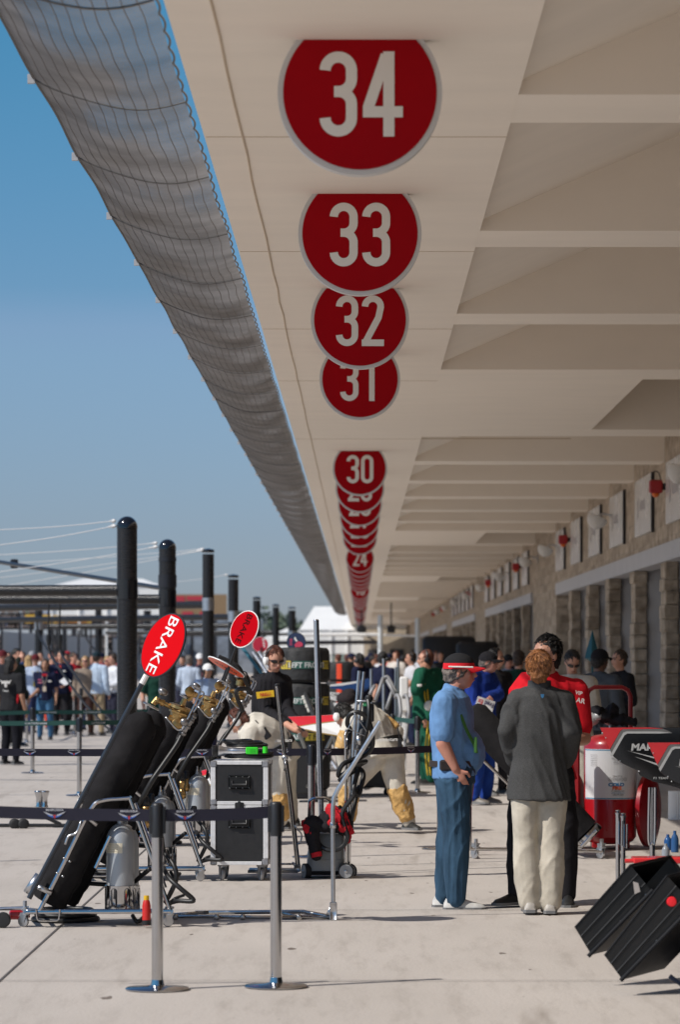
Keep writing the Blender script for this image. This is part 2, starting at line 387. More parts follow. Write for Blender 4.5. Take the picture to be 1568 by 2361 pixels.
DIG = {
 '0': [arc(c_, H_-rr_-S_/2, rr_, rr_, 0, 180) + arc(c_, rr_+S_/2, rr_, rr_, 180, 360) + [(b_, H_-rr_-S_/2)]],
 '1': [[(c_+.03, 0), (c_+.03, H_)], [(c_+.03, H_-.07), (a_-.02, H_-.17)]],
 '2': [arc(c_, H_-rr_-S_/2, rr_, rr_, 180, -18) + [(b_-.045, H_-.44), (a_+.03, S_*.9), (a_, S_/2)], [(0, S_/2), (W_, S_/2)]],
 '3': [arc(c_, H_-rr_-S_/2, rr_, rr_, 180, 0) + arc(c_, .68, rr_, .15, 0, -90) + [(c_-.05, .53)], [(c_-.05, .53)] + arc(c_, .38, rr_, .15, 90, 0) + [(b_, rr_+S_/2)] + arc(c_, rr_+S_/2, rr_, rr_, 0, -180)],
 '4': [[(b_-.07, 0), (b_-.07, H_)], [(b_-.10, H_-.04), (.06, .33)], [(0, .29), (W_+.03, .29)]],
 '5': [[(W_, H_-S_/2), (0, H_-S_/2)], [(a_, H_), (a_, .5)], arc(c_, .42, rr_, .15, 150, 0) + [(b_, rr_+S_/2)] + arc(c_, rr_+S_/2, rr_, rr_, 0, -180)],
 '6': [arc(c_, H_-rr_-S_/2, rr_, rr_, 0, 180) + arc(c_, rr_+S_/2, rr_, rr_, 180, 360) + [(b_, .42)] + arc(c_, .42, rr_, .12, 0, 170)],
 '7': [[(0, H_-S_/2), (W_, H_-S_/2)], [(b_+.02, H_-.05), (c_-.06, 0)]],
 '8': [arc(c_, H_-rr_-S_/2, rr_, rr_, 0, 180) + arc(c_, .66, rr_, .13, 180, 360) + [(b_, H_-rr_-S_/2)], arc(c_, .40, rr_, .13, 0, 180) + arc(c_, rr_+S_/2, rr_, rr_, 180, 360) + [(b_, .40)]],
 '9': [arc(c_, H_-rr_-S_/2, rr_, rr_, 0, 180) + arc(c_, .58, rr_, .12, 180, 360) + [(b_, H_-rr_-S_/2)], [(b_, .7), (b_, rr_+S_/2)] + arc(c_, rr_+S_/2, rr_, rr_, 0, -180)],
}
signred = M('sign_red', (0.37, 0.0005, 0.006), 0.7, spec=0.12, var=0.05, sc_=2)
signwh = M('sign_rim_grey_white', (0.62, 0.61, 0.60), 0.45)
digw = M('sign_digit_white', (0.82, 0.79, 0.74), 0.5)
def clipdisc(r, zc, ztop, n=64):
    pts = []; h = min(r * 0.9999, ztop - zc); a = math.asin(h / r)
    for i in range(n + 1):
        t = math.pi - a + (math.pi + 2 * a) * i / n
        pts.append((r * math.cos(t), zc + r * math.sin(t)))
    return pts
def sign(num, y):
    zc = CZ - 0.249; s = str(num)
    lab = 'round red canopy sign with white rim and the number %s' % s
    t = thing('number_sign', lab, 'sign', (0, y, CZ), 'numbered garage signs under the canopy')
    m = MB(); m.prism(clipdisc(0.388, zc, CZ), (0, y, 0), (1, 0, 0), (0, 0, 1), (0, 0.075, 0)); m.build('rim', signwh, t, smooth=False)
    m = MB(); m.prism(clipdisc(0.362, zc, CZ - .001), (0, y - 0.006, 0), (1, 0, 0), (0, 0, 1), (0, 0.005, 0)); m.build('face', signred, t, smooth=False)
    hh = 0.40; o0 = -(len(s) * W_ + (len(s) - 1) * 0.07) / 2 * hh; m = MB(); k = 0
    for i, ch in enumerate(s):
        for st in DIG[ch]:
            k += 1
            ribbon(m, [(p * 1, q) for p, q in st], S_, Vector((o0 + i * (W_ + .07) * hh, y - 0.006, zc - 0.20 - .008)), Vector((hh, 0, 0)), Vector((0, 0, hh)), Vector((0, -1, 0)), 0, 0.002 + 0.0006 * k)
    m.build('digits', digw, t, smooth=False)
n = 36; gi = 0
for gs in GSTART:
    for k in range(6):
        yy = gs + 2.5 + BAY * k
        if n < 35 and n >= 1: sign(n, {34: 16.35, 33: 21.8, 32: 27.4, 31: 33.3}.get(n, yy - 0.3))
        n -= 1

# ------------------------------------------------------------------ debris net
net = thing('debris_net', 'grey wire debris net hung along the outer edge of the canopy', 'net', (-1.3, 40, 4.7))
def netp(y, t, jit=0.0):
    # t 0 outer .. 1 inner
    sc2 = 0.5 - 0.5 * math.cos(2 * math.pi * ((y - 1.2) / 2.87 % 1.0))
    x0, z0 = -1.73, 4.80; x1, z1 = -0.925, 4.67
    x = x0 + (x1 - x0) * t; z = z0 + (z1 - z0) * t - (0.085 + 0.02 * sc2) * 4 * t * (1 - t)
    x += 0.008 * sc2 * ((1 if t > .5 else -1) * -abs(t - .5)) + 0.004 * math.sin(y * 1.7 + t * 5)
    return Vector((x, y, z + 0.005 * math.sin(y * 2.3 + t * 9)))
wm = M('galvanised_wire', (0.23, 0.22, 0.215), 0.65, 0.3, var=.35, sc_=1.6)
mesh = MB(); y = 10.0; NT = 12
vs = []; fs = []
while y < 247:
    b0 = len(vs); r = 0.0031 if y < 80 else 0.0045
    for i in range(NT + 1):
        p = netp(y, i / NT)
        vs += [p + Vector((0, -r, 0)), p + Vector((0, r * .7, r)), p + Vector((0, r * .7, -r))]
    for i in range(NT):
        for j in range(3):
            a = b0 + i * 3 + j; b2 = b0 + i * 3 + (j + 1) % 3; fs.append((a, b2, b2 + 3, a + 3))
    y += 0.044 if y < 60 else (0.07 if y < 110 else 0.13)
mesh.add(vs, fs); mesh.build('wire_mesh', wm, net)
cords = MB()
for i in range(1, NT):
    pts = []; y = 10
    while y < 247:
        q = netp(y, i / NT); q.x += 0.0035 * math.sin(y * 6.5 + i) ; pts.append(q + Vector((0, 0, -.004))); y += 0.12 if y < 50 else (0.4 if y < 120 else 1.5)
    cords.tube(pts, 0.0032, 3)
c_o = cords.build('lengthwise_wires', M('brown_cord', (0.17, 0.15, 0.14), 0.8), net)
y = 1.2
while y < 245:
    if y > 10:
        seam = MB(); seam.tube([netp(y, i / 16) + Vector((0, 0, -0.008)) for i in range(17)], 0.005, 5); seam.build('seam_cord', M('dark_cord', (0.09, 0.085, 0.08), 0.7), net)
    y += 2.87
edge = MB(); pts = []; y = 10
while y < 247: pts.append(netp(y, 0)); y += 0.35
edge.tube(pts, 0.010, 6); pts = []; y = 10; k = 0
while y < 120:
    pts.append(netp(y, 1) + Vector((0.016 * abs(math.sin(y * 7.3)), 0, 0))); y += 0.06
edge.tube(pts, 0.006, 5); edge.build('edge_rope', M('dark_cord', (0.06, 0.055, 0.055), 0.7), net)
y = 1.2
while y < 245:
    if y > 10:
        br = MB(); q = netp(y, 0); br.box((q.x - 0.034, y - 0.015, q.z - 0.03), (q.x + 0.004, y + 0.015, q.z + 0.018)); 
        br.build('bracket', M('bracket_grey', (0.42, 0.42, 0.43), 0.6), net, smooth=False)
    y += 2.87

# ------------------------------------------------------------------ fixtures on the wall
bmat = M('notice_board_white', (0.60, 0.60, 0.60), 0.25, var=0.08, sc_=1.0)
orange = M('beacon_lens', (0.75, 0.16, 0.02), 0.25)
ordn = ['first', 'second', 'third', 'fourth', 'fifth', 'sixth', 'seventh', 'eighth', 'ninth', 'tenth', 'eleventh', 'twelfth', 'thirteenth', 'fourteenth', 'fifteenth', 'sixteenth']
q = 0
for gi, gs in enumerate(GSTART):
    for k in range(6):
        y0 = gs + BAY * k + 0.9; y1 = y0 + 3.1
        if y0 < 44: continue
        if gi > 3: continue
        t = thing('notice_board', 'tall white glossy board on the stone wall, %s from the near end' % (ordn[q] if q < 16 else 'number %d counted' % (q + 1)), 'board', (XW, y0, 3.6), 'white boards on the stone wall above the garages')
        q += 1
        m = MB(); m.box((XW - 0.06, y0, 3.66), (XW - 0.012, y1, 4.56)); m.build('panel', bmat, t, smooth=False)
        m = MB(); m.box((XW - 0.063, y0 + 2.3, 3.95), (XW - 0.0605, y0 + 2.5, 4.25)); m.box((XW - 0.063, y0 + 1.1, 4.05), (XW - 0.0605, y0 + 2.0, 4.2)); m.build('print', M('faded_print', (0.35, 0.33, 0.33), 0.5), t, smooth=False)
        m = MB(); m.box((XW - 0.05, y0 - 0.045, 3.64), (XW - 0.004, y0 - .003, 4.57)); m.build('edge_frame', dkmetal, t, smooth=False)
q = 0
for yb in (51.5, 75, 97.8, 119, 141, 163, 186, 208):
    c = Vector((XW - 0.16, yb, 4.24))
    t = thing('alarm_beacon', 'red alarm box with orange lens on the stone wall, %s one from the camera' % ordn[q], 'alarm', c, 'red alarm beacons along the wall'); q += 1
    m = MB(); m.rbox((c.x - .1, c.y - .07, c.z - .1), (c.x + .1, c.y + .07, c.z + .1), 0.02); m.build('housing', redp, t)
    m = MB(); m.lathe((c.x, c.y, c.z - .1), (0, 0, -1), [(0, .06), (.03, .055), (.055, .03), (.06, 0)], 12); m.build('lens', orange, t)
    m = MB(); m.tube([c + Vector((-.06, 0, .1)), c + Vector((-.05, 0, .2)), c + Vector((.03, 0, .22)), c + Vector((.08, 0, .1))], 0.008, 6, 0, 5)
    m.box((c.x + .1, c.y - .03, c.z - .05), (XW, c.y + .03, c.z + .05)); m.build('cable_and_bracket', dkmetal, t)
q = 0
for yb in (45.7, 61.8, 79, 88.5, 105, 122, 139, 156, 173, 190):
    c = Vector((XW - 0.32, yb, 4.1))
    t = thing('dome_lamp', 'white half-dome wall lamp, %s one along the wall' % ordn[q], 'lamp', c, 'white dome lamps along the wall'); q += 1
    m = MB(); ax = Vector((-0.35, -0.15, -1)); m.lathe(c + Vector((0, 0, .08)), ax, [(-0.02, 0.0), (-.018, .17), (0.0, .185), (.06, .175), (.12, .145), (.17, .09), (.195, .03), (.2, 0)], 24); m.build('shade', M('lamp_opal', (0.62, 0.60, 0.57), 0.4), t)
    m = MB(); m.tube([c + Vector((0, 0, .1)), c + Vector((.12, 0, .16)), Vector((XW, yb, 4.2))], 0.02, 6, 0, 4); m.box((XW - .03, yb - .06, 4.1), (XW + .001, yb + .06, 4.3)); m.build('arm', steel, t)

# ------------------------------------------------------------------ gantries
gcable = M('steel_cable', (0.62, 0.61, 0.60), 0.55, 0.3)
def gantry(px, D, ztop, dia, zb, label, dome=True, sleeve=None, brace=False, dyb=1.2, xs=-9.5, cab=()):
    X = (px - VX) * D / FP; t = thing('pit_gantry', label, 'gantry', (X, D, 0), 'black pit equipment gantries'); r = dia / 2
    for xx in (X, xs):
        m = MB(); m.cyl((xx, D, 0.02), (xx, D, ztop - r), r, None, 28); p = m.build('pole', carbon, t)
        m = MB()
        if dome: m.lathe((xx, D, ztop - r - .03), (0, 0, 1), [(0, r * 1.03), (0.03, r * 1.03)] + [(0.03 + r * math.sin(R(a)), r * math.cos(R(a)) * 1.02) for a in (15, 30, 45, 60, 75, 90)], 28)
        else: m.lathe((xx, D, ztop - .09), (0, 0, 1), [(0, r * 1.04), (.06, r * 1.04), (.07, r * .8), (.09, 0)], 20)
        m.build('pole_cap', M('glossy_black', (0.008, 0.008, 0.01), 0.08, coat=0.5), p)
        m = MB(); m.lathe((xx, D, zb - .12), (0, 0, 1), [(0, r), (.001, r * 1.06), (.26, r * 1.06), (.261, r)], 28); m.build('collar', steel if sleeve else M('glossy_black', ()), p)
        m = MB(); m.lathe((xx, D, 0), (0, 0, 1), [(0, .34), (.02, .34), (.03, r * 1.3), (.12, r * 1.2), (.14, r)], 24); m.build('base_plate', dkmetal, t)
    m = MB(); m.cyl((X, D, zb), (xs, D + dyb, zb), 0.075 if dia > .2 else .06, None, 18); m.build('beam', carbon, t)
    if brace:
        m = MB(); a = P(0, 1296, D + 8.5); b = Vector((X, D, P(0, 1358, D).z)); m.cyl(b, a + (a - b) * 0.3, 0.038, None, 12)
        c = P(33, 1303, D + 8.1); m.rbox((c.x - .07, c.y - .05, c.z - .06), (c.x + .07, c.y + .05, c.z + .11), .02)
        m.lathe((X, D, P(0, 1337, D).z - .12), (0, 0, 1), [(0, r * 1.09), (.2, r * 1.09)], 24)
        m.lathe((X, D, P(0, 1290, D).z - .03), (0, 0, 1), [(0, r * 1.06), (.06, r * 1.06)], 24)
        m.build('brace', dkmetal, t)
    m = MB()
    for (x1, y1, x0, y0, dd) in cab:
        a = P(x1, y1, D); b = P(x0, y0, D + dd); m.tube([a, a * .66 + b * .34 + Vector((0, 0, -.02)), a * .33 + b * .67 + Vector((0, 0, -.02)), b + (b - a) * .2], 0.0065, 5, 0, 4)
        m.lathe(a, b - a, [(-.06, .015), (0, .028), (.03, .028), (.05, .015), (.14, .014), (.18, .006)], 8)
    if cab: m.build('cable', gcable, t)
    m = MB(); m.tube([(xs + 1.2, D + dyb * .8, zb), (xs + 1.3, D + dyb * .8, zb - .5), (xs + 2.6, D + .3, .9)], .03, 8, 0, 6); m.build('air_line', hosem, t)
    return t
gantry(293, 46.5, 3.60, 0.272, 2.61, 'nearest black carbon pole gantry with a rounded cap', cab=((262, 1201, 0, 1220, 6), (262, 1213, 0, 1255, 3)))
gantry(386, 55, 3.58, 0.27, 2.63, 'second black carbon pole with rounded cap and slanting brace bar', brace=True, dyb=.9, cab=((358, 1252, 0, 1278, 6), (358, 1261, 0, 1317, 3)))
gantry(480, 70, 3.90, 0.235, 2.76, 'black pole gantry with bright silver sleeve behind the BRAKE paddle', dome=False, sleeve=1, dyb=6, cab=((466, 1266, 40, 1297, 5), (466, 1268, 0, 1331, 5), (466, 1269, 0, 1352, 3)))
gantry(538, 83.6, 3.70, 0.25, 2.67, 'fourth gantry pole, just left of the round dark-lettered BRAKE sign', dome=False, sleeve=1, dyb=7, cab=((522, 1325, 395, 1342, 3),))
gantry(592, 102.6, 3.49, 0.23, 2.63, 'fifth gantry pole, right behind the red BRAKE sign', dome=False, sleeve=1, dyb=3)
gantry(636, 126, 3.62, 0.24, 2.6, 'sixth gantry pole, plain black, above the headphones man', dome=False, dyb=4)
gantry(673, 155, 3.93, 0.33, 2.7, 'farthest black gantry pole with wide body and pale sleeve', dome=False, sleeve=1, dyb=4)
# far white gantry
t = thing('white_gantry', 'pale steel frame with two posts and a white crossbar far down the pits', 'gantry', (.8, 133, 0))
lg = M('light_grey_paint', (0.62, 0.65, 0.66), 0.45)
for px, top in ((877, 1418), (963, 1425)):
    m = MB(); a = P(px, top, 133); m.cyl((a.x, 133, 0), a, 0.095, None, 16); m.build('post', lg, t)
m = MB(); m.cyl(P(690, 1463, 134), P(868, 1463, 134), 0.07); m.cyl(P(868, 1463, 133), P(963, 1466, 133), 0.045); m.build('crossbar', white, t)
m = MB(); m.cyl(P(640, 1482, 136), P(868, 1480, 136), 0.08); m.tube([P(846, 1466, 134), P(872, 1482, 134), P(880, 1512, 133)], .04, 6); m.build('lower_beam', dkmetal, t)
m = MB(); c = P(834, 1451, 180); m.lathe(c, (0, -1, 0), [(-.3, .2), (0, .26), (.1, .22), (.12, 0)], 16); m.cyl(c, (c.x, 180, CZ + .01), .04); tag(m.build('hanging_loudspeaker', blackpl), 'round black loudspeaker under the far canopy end', 'loudspeaker')
m = MB(); c = P(902, 1451, 190); m.rbox((c.x - .22, 189.8, c.z - .2), (c.x + .22, 190.2, c.z + .2), .05); m.cyl(c, (c.x, 190, CZ + .01), .04); tag(m.build('hanging_screen_box', dkmetal), 'dark square box hanging beneath the far canopy', 'box')
# ------------------------------------------------------------------ people
def remesh(mb, name, voxel, smooth=4, disp=0.0, dscale=14, seed=0, fold=(1, 1, 0.4), keep=None):
    me = bpy.data.meshes.new(name); me.from_pydata([tuple(v) for v in mb.v], [], mb.f); me.update()
    o = bpy.data.objects.new(name, me); col.objects.link(o)
    r = o.modifiers.new('r', 'REMESH'); r.mode = 'VOXEL'; r.voxel_size = voxel
    if smooth: s = o.modifiers.new('s', 'SMOOTH'); s.factor = 0.5; s.iterations = smooth
    dg = bpy.context.evaluated_depsgraph_get(); dg.update()
    m2 = bpy.data.meshes.new_from_object(o.evaluated_get(dg))
    bpy.data.objects.remove(o); bpy.data.meshes.remove(me); m2.name = name
    n = len(m2.vertices); co = np.empty(n*3); m2.vertices.foreach_get('co', co); co = co.reshape(-1, 3)
    if disp:
        no = np.empty(n*3); m2.vertices.foreach_get('normal', no); no = no.reshape(-1, 3)
        rs = np.random.RandomState(seed); h = np.zeros(n)
        q = co * np.array(fold)
        warp = np.stack([np.sin(q @ rs.randn(3) * 6 + rs.rand() * 6) for _ in range(3)], 1) * 0.09
        for k in range(7):
            d = rs.randn(3); d /= np.linalg.norm(d); f = dscale * (0.8 + 2.4 * rs.rand())
            h += (1 - np.abs(np.sin((q + warp) @ d * f + rs.rand() * 6.28))) ** 2.2 / (0.7 + 0.5 * k)
        h = h - h.mean(); co = co + no * (h * disp)[:, None]
        m2.vertices.foreach_set('co', co.reshape(-1))
    m2.polygons.foreach_set('use_smooth', [True] * len(m2.polygons)); m2.update()
    return m2
def put(me, name, mat, parent):
    off = WLOC[parent.name]; me.transform(Matrix.Translation(-off)) if off.length else None
    me.materials.append(mat); me.name = name
    o = bpy.data.objects.new(name, me); col.objects.link(o); o.parent = parent; WLOC[o.name] = off; return o

SKIN = {'fair': (0.56, 0.29, 0.20), 'tan': (0.42, 0.22, 0.14), 'red': (0.55, 0.25, 0.18), 'dark': (0.16, 0.08, 0.05)}
def skinmat(k): return M('skin_' + k, SKIN[k], 0.5, var=0.07, sc_=20, spec=0.4)
HAIRM = {'brown': (0.045, 0.025, 0.015), 'black': (0.012, 0.010, 0.009), 'ginger': (0.30, 0.12, 0.04), 'grey': (0.16, 0.13, 0.11), 'blonde': (0.42, 0.27, 0.12), 'auburn': (0.12, 0.035, 0.018)}
def hairmat(k):
    return M('hair_' + k, HAIRM[k], 0.5, var=0.45, sc_=22, bump=1.0, bs=70, stretch=(1, 1, 0.3), spec=0.5)

def person(label, foot, H=1.78, yaw=0, over=None, top=(.02, .02, .03), low=(.02, .02, .025), sleeve='long', belly=0.0, hair='brown', hairlen=0, skin='fair',
           cap_=None, phones=None, shades=False, vox=0.022, shoe=(.02, .02, .02), headyaw=None, headpitch=0, bulk=1.0, arms='down', legs=True, group=None, D=None,
           hem=0.0, hipw=1.0, suit=False, disp=0.0, tuck=True, headtilt=0, dscale=14, wide=1.0, seed=None, flare=1.0, forearm_bare=False, cat='person'):
    D = D or dep(foot[1]); base = Vector(((foot[0] - VX) * D / FP, D, 0)); sc1 = H / 1.78
    seed = seed if seed is not None else int(abs(foot[0] * 7 + foot[1])) % 997
    rnd = random.Random(seed)
    y = R(yaw); F = Vector((math.sin(y), -math.cos(y), 0)); L = Vector((math.cos(y), math.sin(y), 0)); U = Vector((0, 0, 1))
    def bp(l, f, u): return base + (L * l + F * f + U * u) * sc1
    J = dict(pel=bp(0, 0, .96), wai=bp(0, .01, 1.10), che=bp(0, .02, 1.32), nec=bp(0, -.005, 1.49), hea=bp(0, .03, 1.665),
             hipL=bp(.09, 0, .90), hipR=bp(-.09, 0, .90), knL=bp(.11, .03, .49), knR=bp(-.11, .02, .49), anL=bp(.12, 0, .09), anR=bp(-.12, -.02, .09),
             shL=bp(.185, 0, 1.43), shR=bp(-.185, 0, 1.43), elL=bp(.245, -.02, 1.14), elR=bp(-.245, -.02, 1.14), wrL=bp(.25, .07, .90), wrR=bp(-.25, .07, .90))
    if arms == 'fold':
        J['elL'] = bp(.24, .03, 1.17); J['elR'] = bp(-.24, .03, 1.17); J['wrL'] = bp(-.03, .24, 1.20); J['wrR'] = bp(.04, .25, 1.17)
    if arms == 'front':
        J['wrL'] = bp(.12, .26, 1.05); J['wrR'] = bp(-.12, .26, 1.05)
    if arms == 'raise':
        J['elR'] = bp(-.30, .16, 1.36); J['wrR'] = bp(-.20, .22, 1.60)
    if arms == 'camera':
        for s_, n_ in ((1, 'L'), (-1, 'R')): J['el' + n_] = bp(.24 * s_, .14, 1.25); J['wr' + n_] = bp(.09 * s_, .20, 1.58)
    for k, v in (over or {}).items():
        J[k] = Vector(((v[0] - VX) * (D + v[2]) / FP, D + v[2], CH - (v[1] - VY) * (D + v[2]) / FP))
    if over and 'shL' in over and 'shR' in over: sideT = (J['shL'] - J['shR']).normalized()
    else: sideT = L
    t = thing('person', label, cat, base, group)
    hy = R(headyaw if headyaw is not None else yaw); hp = R(headpitch)
    HF = Vector((math.sin(hy) * math.cos(hp), -math.cos(hy) * math.cos(hp), math.sin(hp))); HL = Vector((math.cos(hy), math.sin(hy), 0)); HU = HL.cross(HF).normalized()
    if HU.z < -0.3 and headpitch > -90: HU = -HU
    H3 = Matrix((HL, -HF, HU)).transposed()   # local x=left, y=back, z=up
    if headtilt: H3 = H3 @ Matrix.Rotation(R(headtilt), 3, 'Y')
    hc = J['hea']; k = sc1
    def hp_(x, yb, z): return hc + H3 @ (Vector((x, yb, z)) * k)
    # body --------------------------------------------------------
    b = MB()
    b.ell(hp_(0, .012, .022), .076*k, .094*k, .096*k, M3=H3, n=18, k=12)
    b.ell(hp_(0, -.022, -.045), .057*k, .064*k, .074*k, M3=H3, n=16, k=10)
    b.ell(hp_(0, -.048, -.083), .028*k, .030*k, .028*k, M3=H3)
    b.ell(hp_(0, -.050, .022), .058*k, .034*k, .040*k, M3=H3)
    if vox < .02:
        b.cap(hp_(0, -.082, .012), hp_(0, -.105, -.028), .009*k, .014*k); b.ell(hp_(0, -.083, -.058), .024*k, .012*k, .010*k, M3=H3)
        b.ell(hp_(.073, .012, -.012), .011*k, .018*k, .030*k, M3=H3); b.ell(hp_(-.073, .012, -.012), .011*k, .018*k, .030*k, M3=H3)
        b.ell(hp_(.036, -.058, -.022), .024*k, .022*k, .022*k, M3=H3); b.ell(hp_(-.036, -.058, -.022), .024*k, .022*k, .022*k, M3=H3)
    b.cap(J['nec'] - (J['nec'] - J['che']) * .15, hp_(0, .018, -.07), .060*k, .054*k)
    Bk = bulk * k
    def torso(mb, infl, low_to=0.0, bel=True):
        d0 = (J['wai'] - J['pel']); pts = [J['pel'] - d0 * (0.55 + low_to), J['pel'], J['wai'], J['wai']*.4 + J['che']*.6, J['che'] + (J['nec'] - J['che']) * .25, J['nec'] - (J['nec'] - J['che']) * .22, J['nec'] + (hc - J['nec']) * .02]
        rx = [.165, .168, .150, .168, .178, .150, .070]; ry = [.108, .118, .108, .118, .118, .095, .062]
        rx = [x * Bk * wide + infl for x in rx]; ry = [x * Bk + infl for x in ry]
        if infl > 0: rx[0] *= 1.07 * hipw; ry[0] *= 1.12 * hipw; rx[1] *= hipw; rx[2] *= (1 + hipw) / 2
        mb.loft(pts, rx, ry, sideT, 20)
        if belly and bel:
            mb.ell(J['wai'] + F * (.06 + .4 * belly) * k - U * .01, .13*Bk, (.10 + belly) * k, .17*k, M3=Matrix((L, F, U)).transposed())
        for s_ in 'LR':
            mb.cap(J['sh' + s_] * .45 + (J['nec'] - U * .05) * .55, J['sh' + s_], .068*Bk + infl, .062*Bk + infl)
    torso(b, -.012, 0, False)
    def arm(mb, s_, infl, t0=0.0, t1=1.0):
        sh, el, wr = J['sh' + s_], J['el' + s_], J['wr' + s_]
        e1 = sh + (el - sh) * min(1, t1 * 2); mb.cap(sh, e1, .058*Bk + infl, (.058 - .016 * min(1, t1*2)) * Bk + infl, 12)
        if t1 > 0.5: mb.cap(el, el + (wr - el) * (t1 * 2 - 1), .043*Bk + infl, .031*k + infl, 12)
    for s_ in 'LR':
        arm(b, s_, 0)
        wr, el = J['wr' + s_], J['el' + s_]; d = (wr - el).normalized(); sg = 1 if s_ == 'L' else -1
        nrm = d.cross(F if abs(d.dot(F)) < .8 else U).normalized()     # across the palm = towards the thumb side roughly
        ac = (F - d * F.dot(d)); ac = ac.normalized() if ac.length > .2 else (L - d * L.dot(d)).normalized(); pn = d.cross(ac).normalized() * sg
        pc = wr + d * .05 * k
        b.loft([wr, wr + d*.03*k, wr + d*.075*k, wr + d*.095*k], [.026*k, .038*k, .041*k, .036*k], [.020*k, .016*k, .015*k, .011*k], ac, 10)
        if vox < .02:
            for q, (o_, ln) in enumerate(((-.030, .060), (-.010, .074), (.010, .078), (.030, .070))):
                p0 = wr + d * .088*k + ac * o_*k; cu = pn
                p1 = p0 + (d * .88 + cu * .35) * ln*.5*k; p2 = p1 + (d * .55 + cu * .75) * ln*.5*k
                b.cap(p0, p1, .0105*k, .0100*k, 8); b.cap(p1, p2, .0100*k, .0090*k, 8)
            p0 = wr + d*.035*k + ac * .032*k; p1 = p0 + (d * .6 + ac * .7).normalized() * .04*k; p2 = p1 + (d * .9 + pn * .4).normalized() * .033*k
            b.cap(p0, p1, .014*k, .012*k, 8); b.cap(p1, p2, .012*k, .0105*k, 8)
        else: b.cap(wr + d*.08*k, wr + d*.14*k - pn * .02, .030*k, .02*k, 8, flat=.6, side=ac)
    def leg(mb, s_, infl, fl=1.0):
        hi, kn, an = J['hip' + s_], J['kn' + s_], J['an' + s_]
        mb.cap(hi, kn, .088*Bk + infl, .058*Bk + infl, 14); mb.cap(kn, kn * .55 + an * .45, .058*Bk + infl, (.054*Bk + infl) * fl, 14)
        mb.cap(kn * .55 + an * .45, an, (.054*Bk + infl) * fl, (.040*k + infl) * fl, 14)
    if legs:
        for s_ in 'LR': leg(b, s_, -.01)
    put(remesh(b, 'body', vox if vox < .02 else .02, 3 if vox < .02 else 3), 'body', skinmat(skin), t)
    # clothes -----------------------------------------------------
    cm = cloth(top); s = MB(); infl = .014 if not suit else .024
    torso(s, infl, hem)
    for s_ in 'LR': arm(s, s_, infl + (.006 if sleeve != 'short' else .012), 0, .36 if sleeve == 'short' else (.80 if forearm_bare else .99))
    nk = J['nec']; s.loft([nk - U * .03, nk + (hc - nk) * .28], [.075*k, .068*k], [.070*k, .064*k], sideT, 14)
    d_ = disp or (.0045 if suit and vox < .02 else (.006 if vox < .02 else .008))
    put(remesh(s, 'top_garment', vox * 1.1, 2, d_, dscale, seed), 'jacket' if sleeve == 'long' else 'shirt', cm, t)
    if legs:
        s = MB(); d0 = (J['wai'] - J['pel'])
        s.loft([J['pel'] - d0*.75, J['pel'] - d0*.2, J['pel'] + d0*.55], [.155*Bk*wide + .012, .172*Bk*wide + .008, .150*Bk*wide + .004], [.105*Bk + .012, .122*Bk + .008, (.112 + belly*.35)*Bk + .004], L, 18)
        for s_ in 'LR': leg(s, s_, .014 + (.012 if suit or flare > 1 else 0), flare)
        put(remesh(s, 'trousers', vox * 1.1, 2, d_ * 1.15, dscale, seed + 3), 'trousers', cloth(low), t)
        for s_ in 'LR':
            s = MB(); an, kn = J['an' + s_], J['kn' + s_]; z0 = min(an.z - .075*k, an.z - .06); tf = over.get('toe' + s_) if over else None
            fd = F if not tf else (J['toe' + s_] - an); fd = Vector((fd.x, fd.y, 0)).normalized(); sd = U.cross(fd)
            g0 = Vector((an.x, an.y, z0)); up = U
            pr = [(-.085, .036, .045), (-.07, .042, .075), (-.02, .043, .095), (.05, .043, .075), (.12, .050, .052), (.17, .045, .040), (.195, .025, .025)]
            rings = []
            for (x, wd, ht) in pr:
                c = g0 + fd * x * k; rings.append([c + sd * (wd * k * math.cos(a)) + up * (ht * k * max(0, math.sin(a)) + (0.004 if math.sin(a) >= 0 else 0.0)) for a in [2*math.pi*i/12 for i in range(12)]])
            s.ring_loft(rings)
            if vox < .02:
                so = MB(); fp = [(x, wd * 1.10) for (x, wd, ht) in pr]; fp = [(fp[0][0] - .006, .03)] + fp[1:-1] + [(fp[-1][0] + .008, .022)]
                ol = [(x * k, wd * k) for x, wd in fp] + [(x * k, -wd * k) for x, wd in reversed(fp)]
                so.prism(ol, g0 + up * .001, fd, sd, up * .020); so.build('shoe_sole', M('sole_grey', (.16, .16, .165), .6), t, smooth=False)
            s.build('shoe', [M('shoe_%02d%02d%02d' % tuple(int(x*99) for x in shoe), shoe, 0.5, var=.15, sc_=30)], t)
    # head details ------------------------------------------------
    if hair and not (hairlen < 0):
        h = MB(); h.ell(hp_(0, .026, .034 if not cap_ else .0), .083*k, .097*k, (.098 if not cap_ else .075)*k, M3=H3, n=18, k=12)
        h.ell(hp_(0, .060, -.025), .070*k, .055*k, .070*k, M3=H3)
        if hairlen: h.loft([hp_(0, .05, .05), hp_(0, .07, -.05), hp_(0, .08, -.14), hp_(0, .06, -.14 - .12*hairlen)], [.08*k, .095*k, .085*k, .04*k], [.06*k, .05*k, .045*k, .02*k], HL, 14)
        if hairlen:
            for sg in (-1, 1): h.cap(hp_(.072*sg, .02, .04), hp_(.078*sg, .02, -.10), .022*k, .02*k)
        put(remesh(h, 'hair', min(vox, .011), 2, .007 if vox < .02 else .005, 60, seed + 9, fold=(1, 1, .5)), 'hair', hairmat(hair), t)
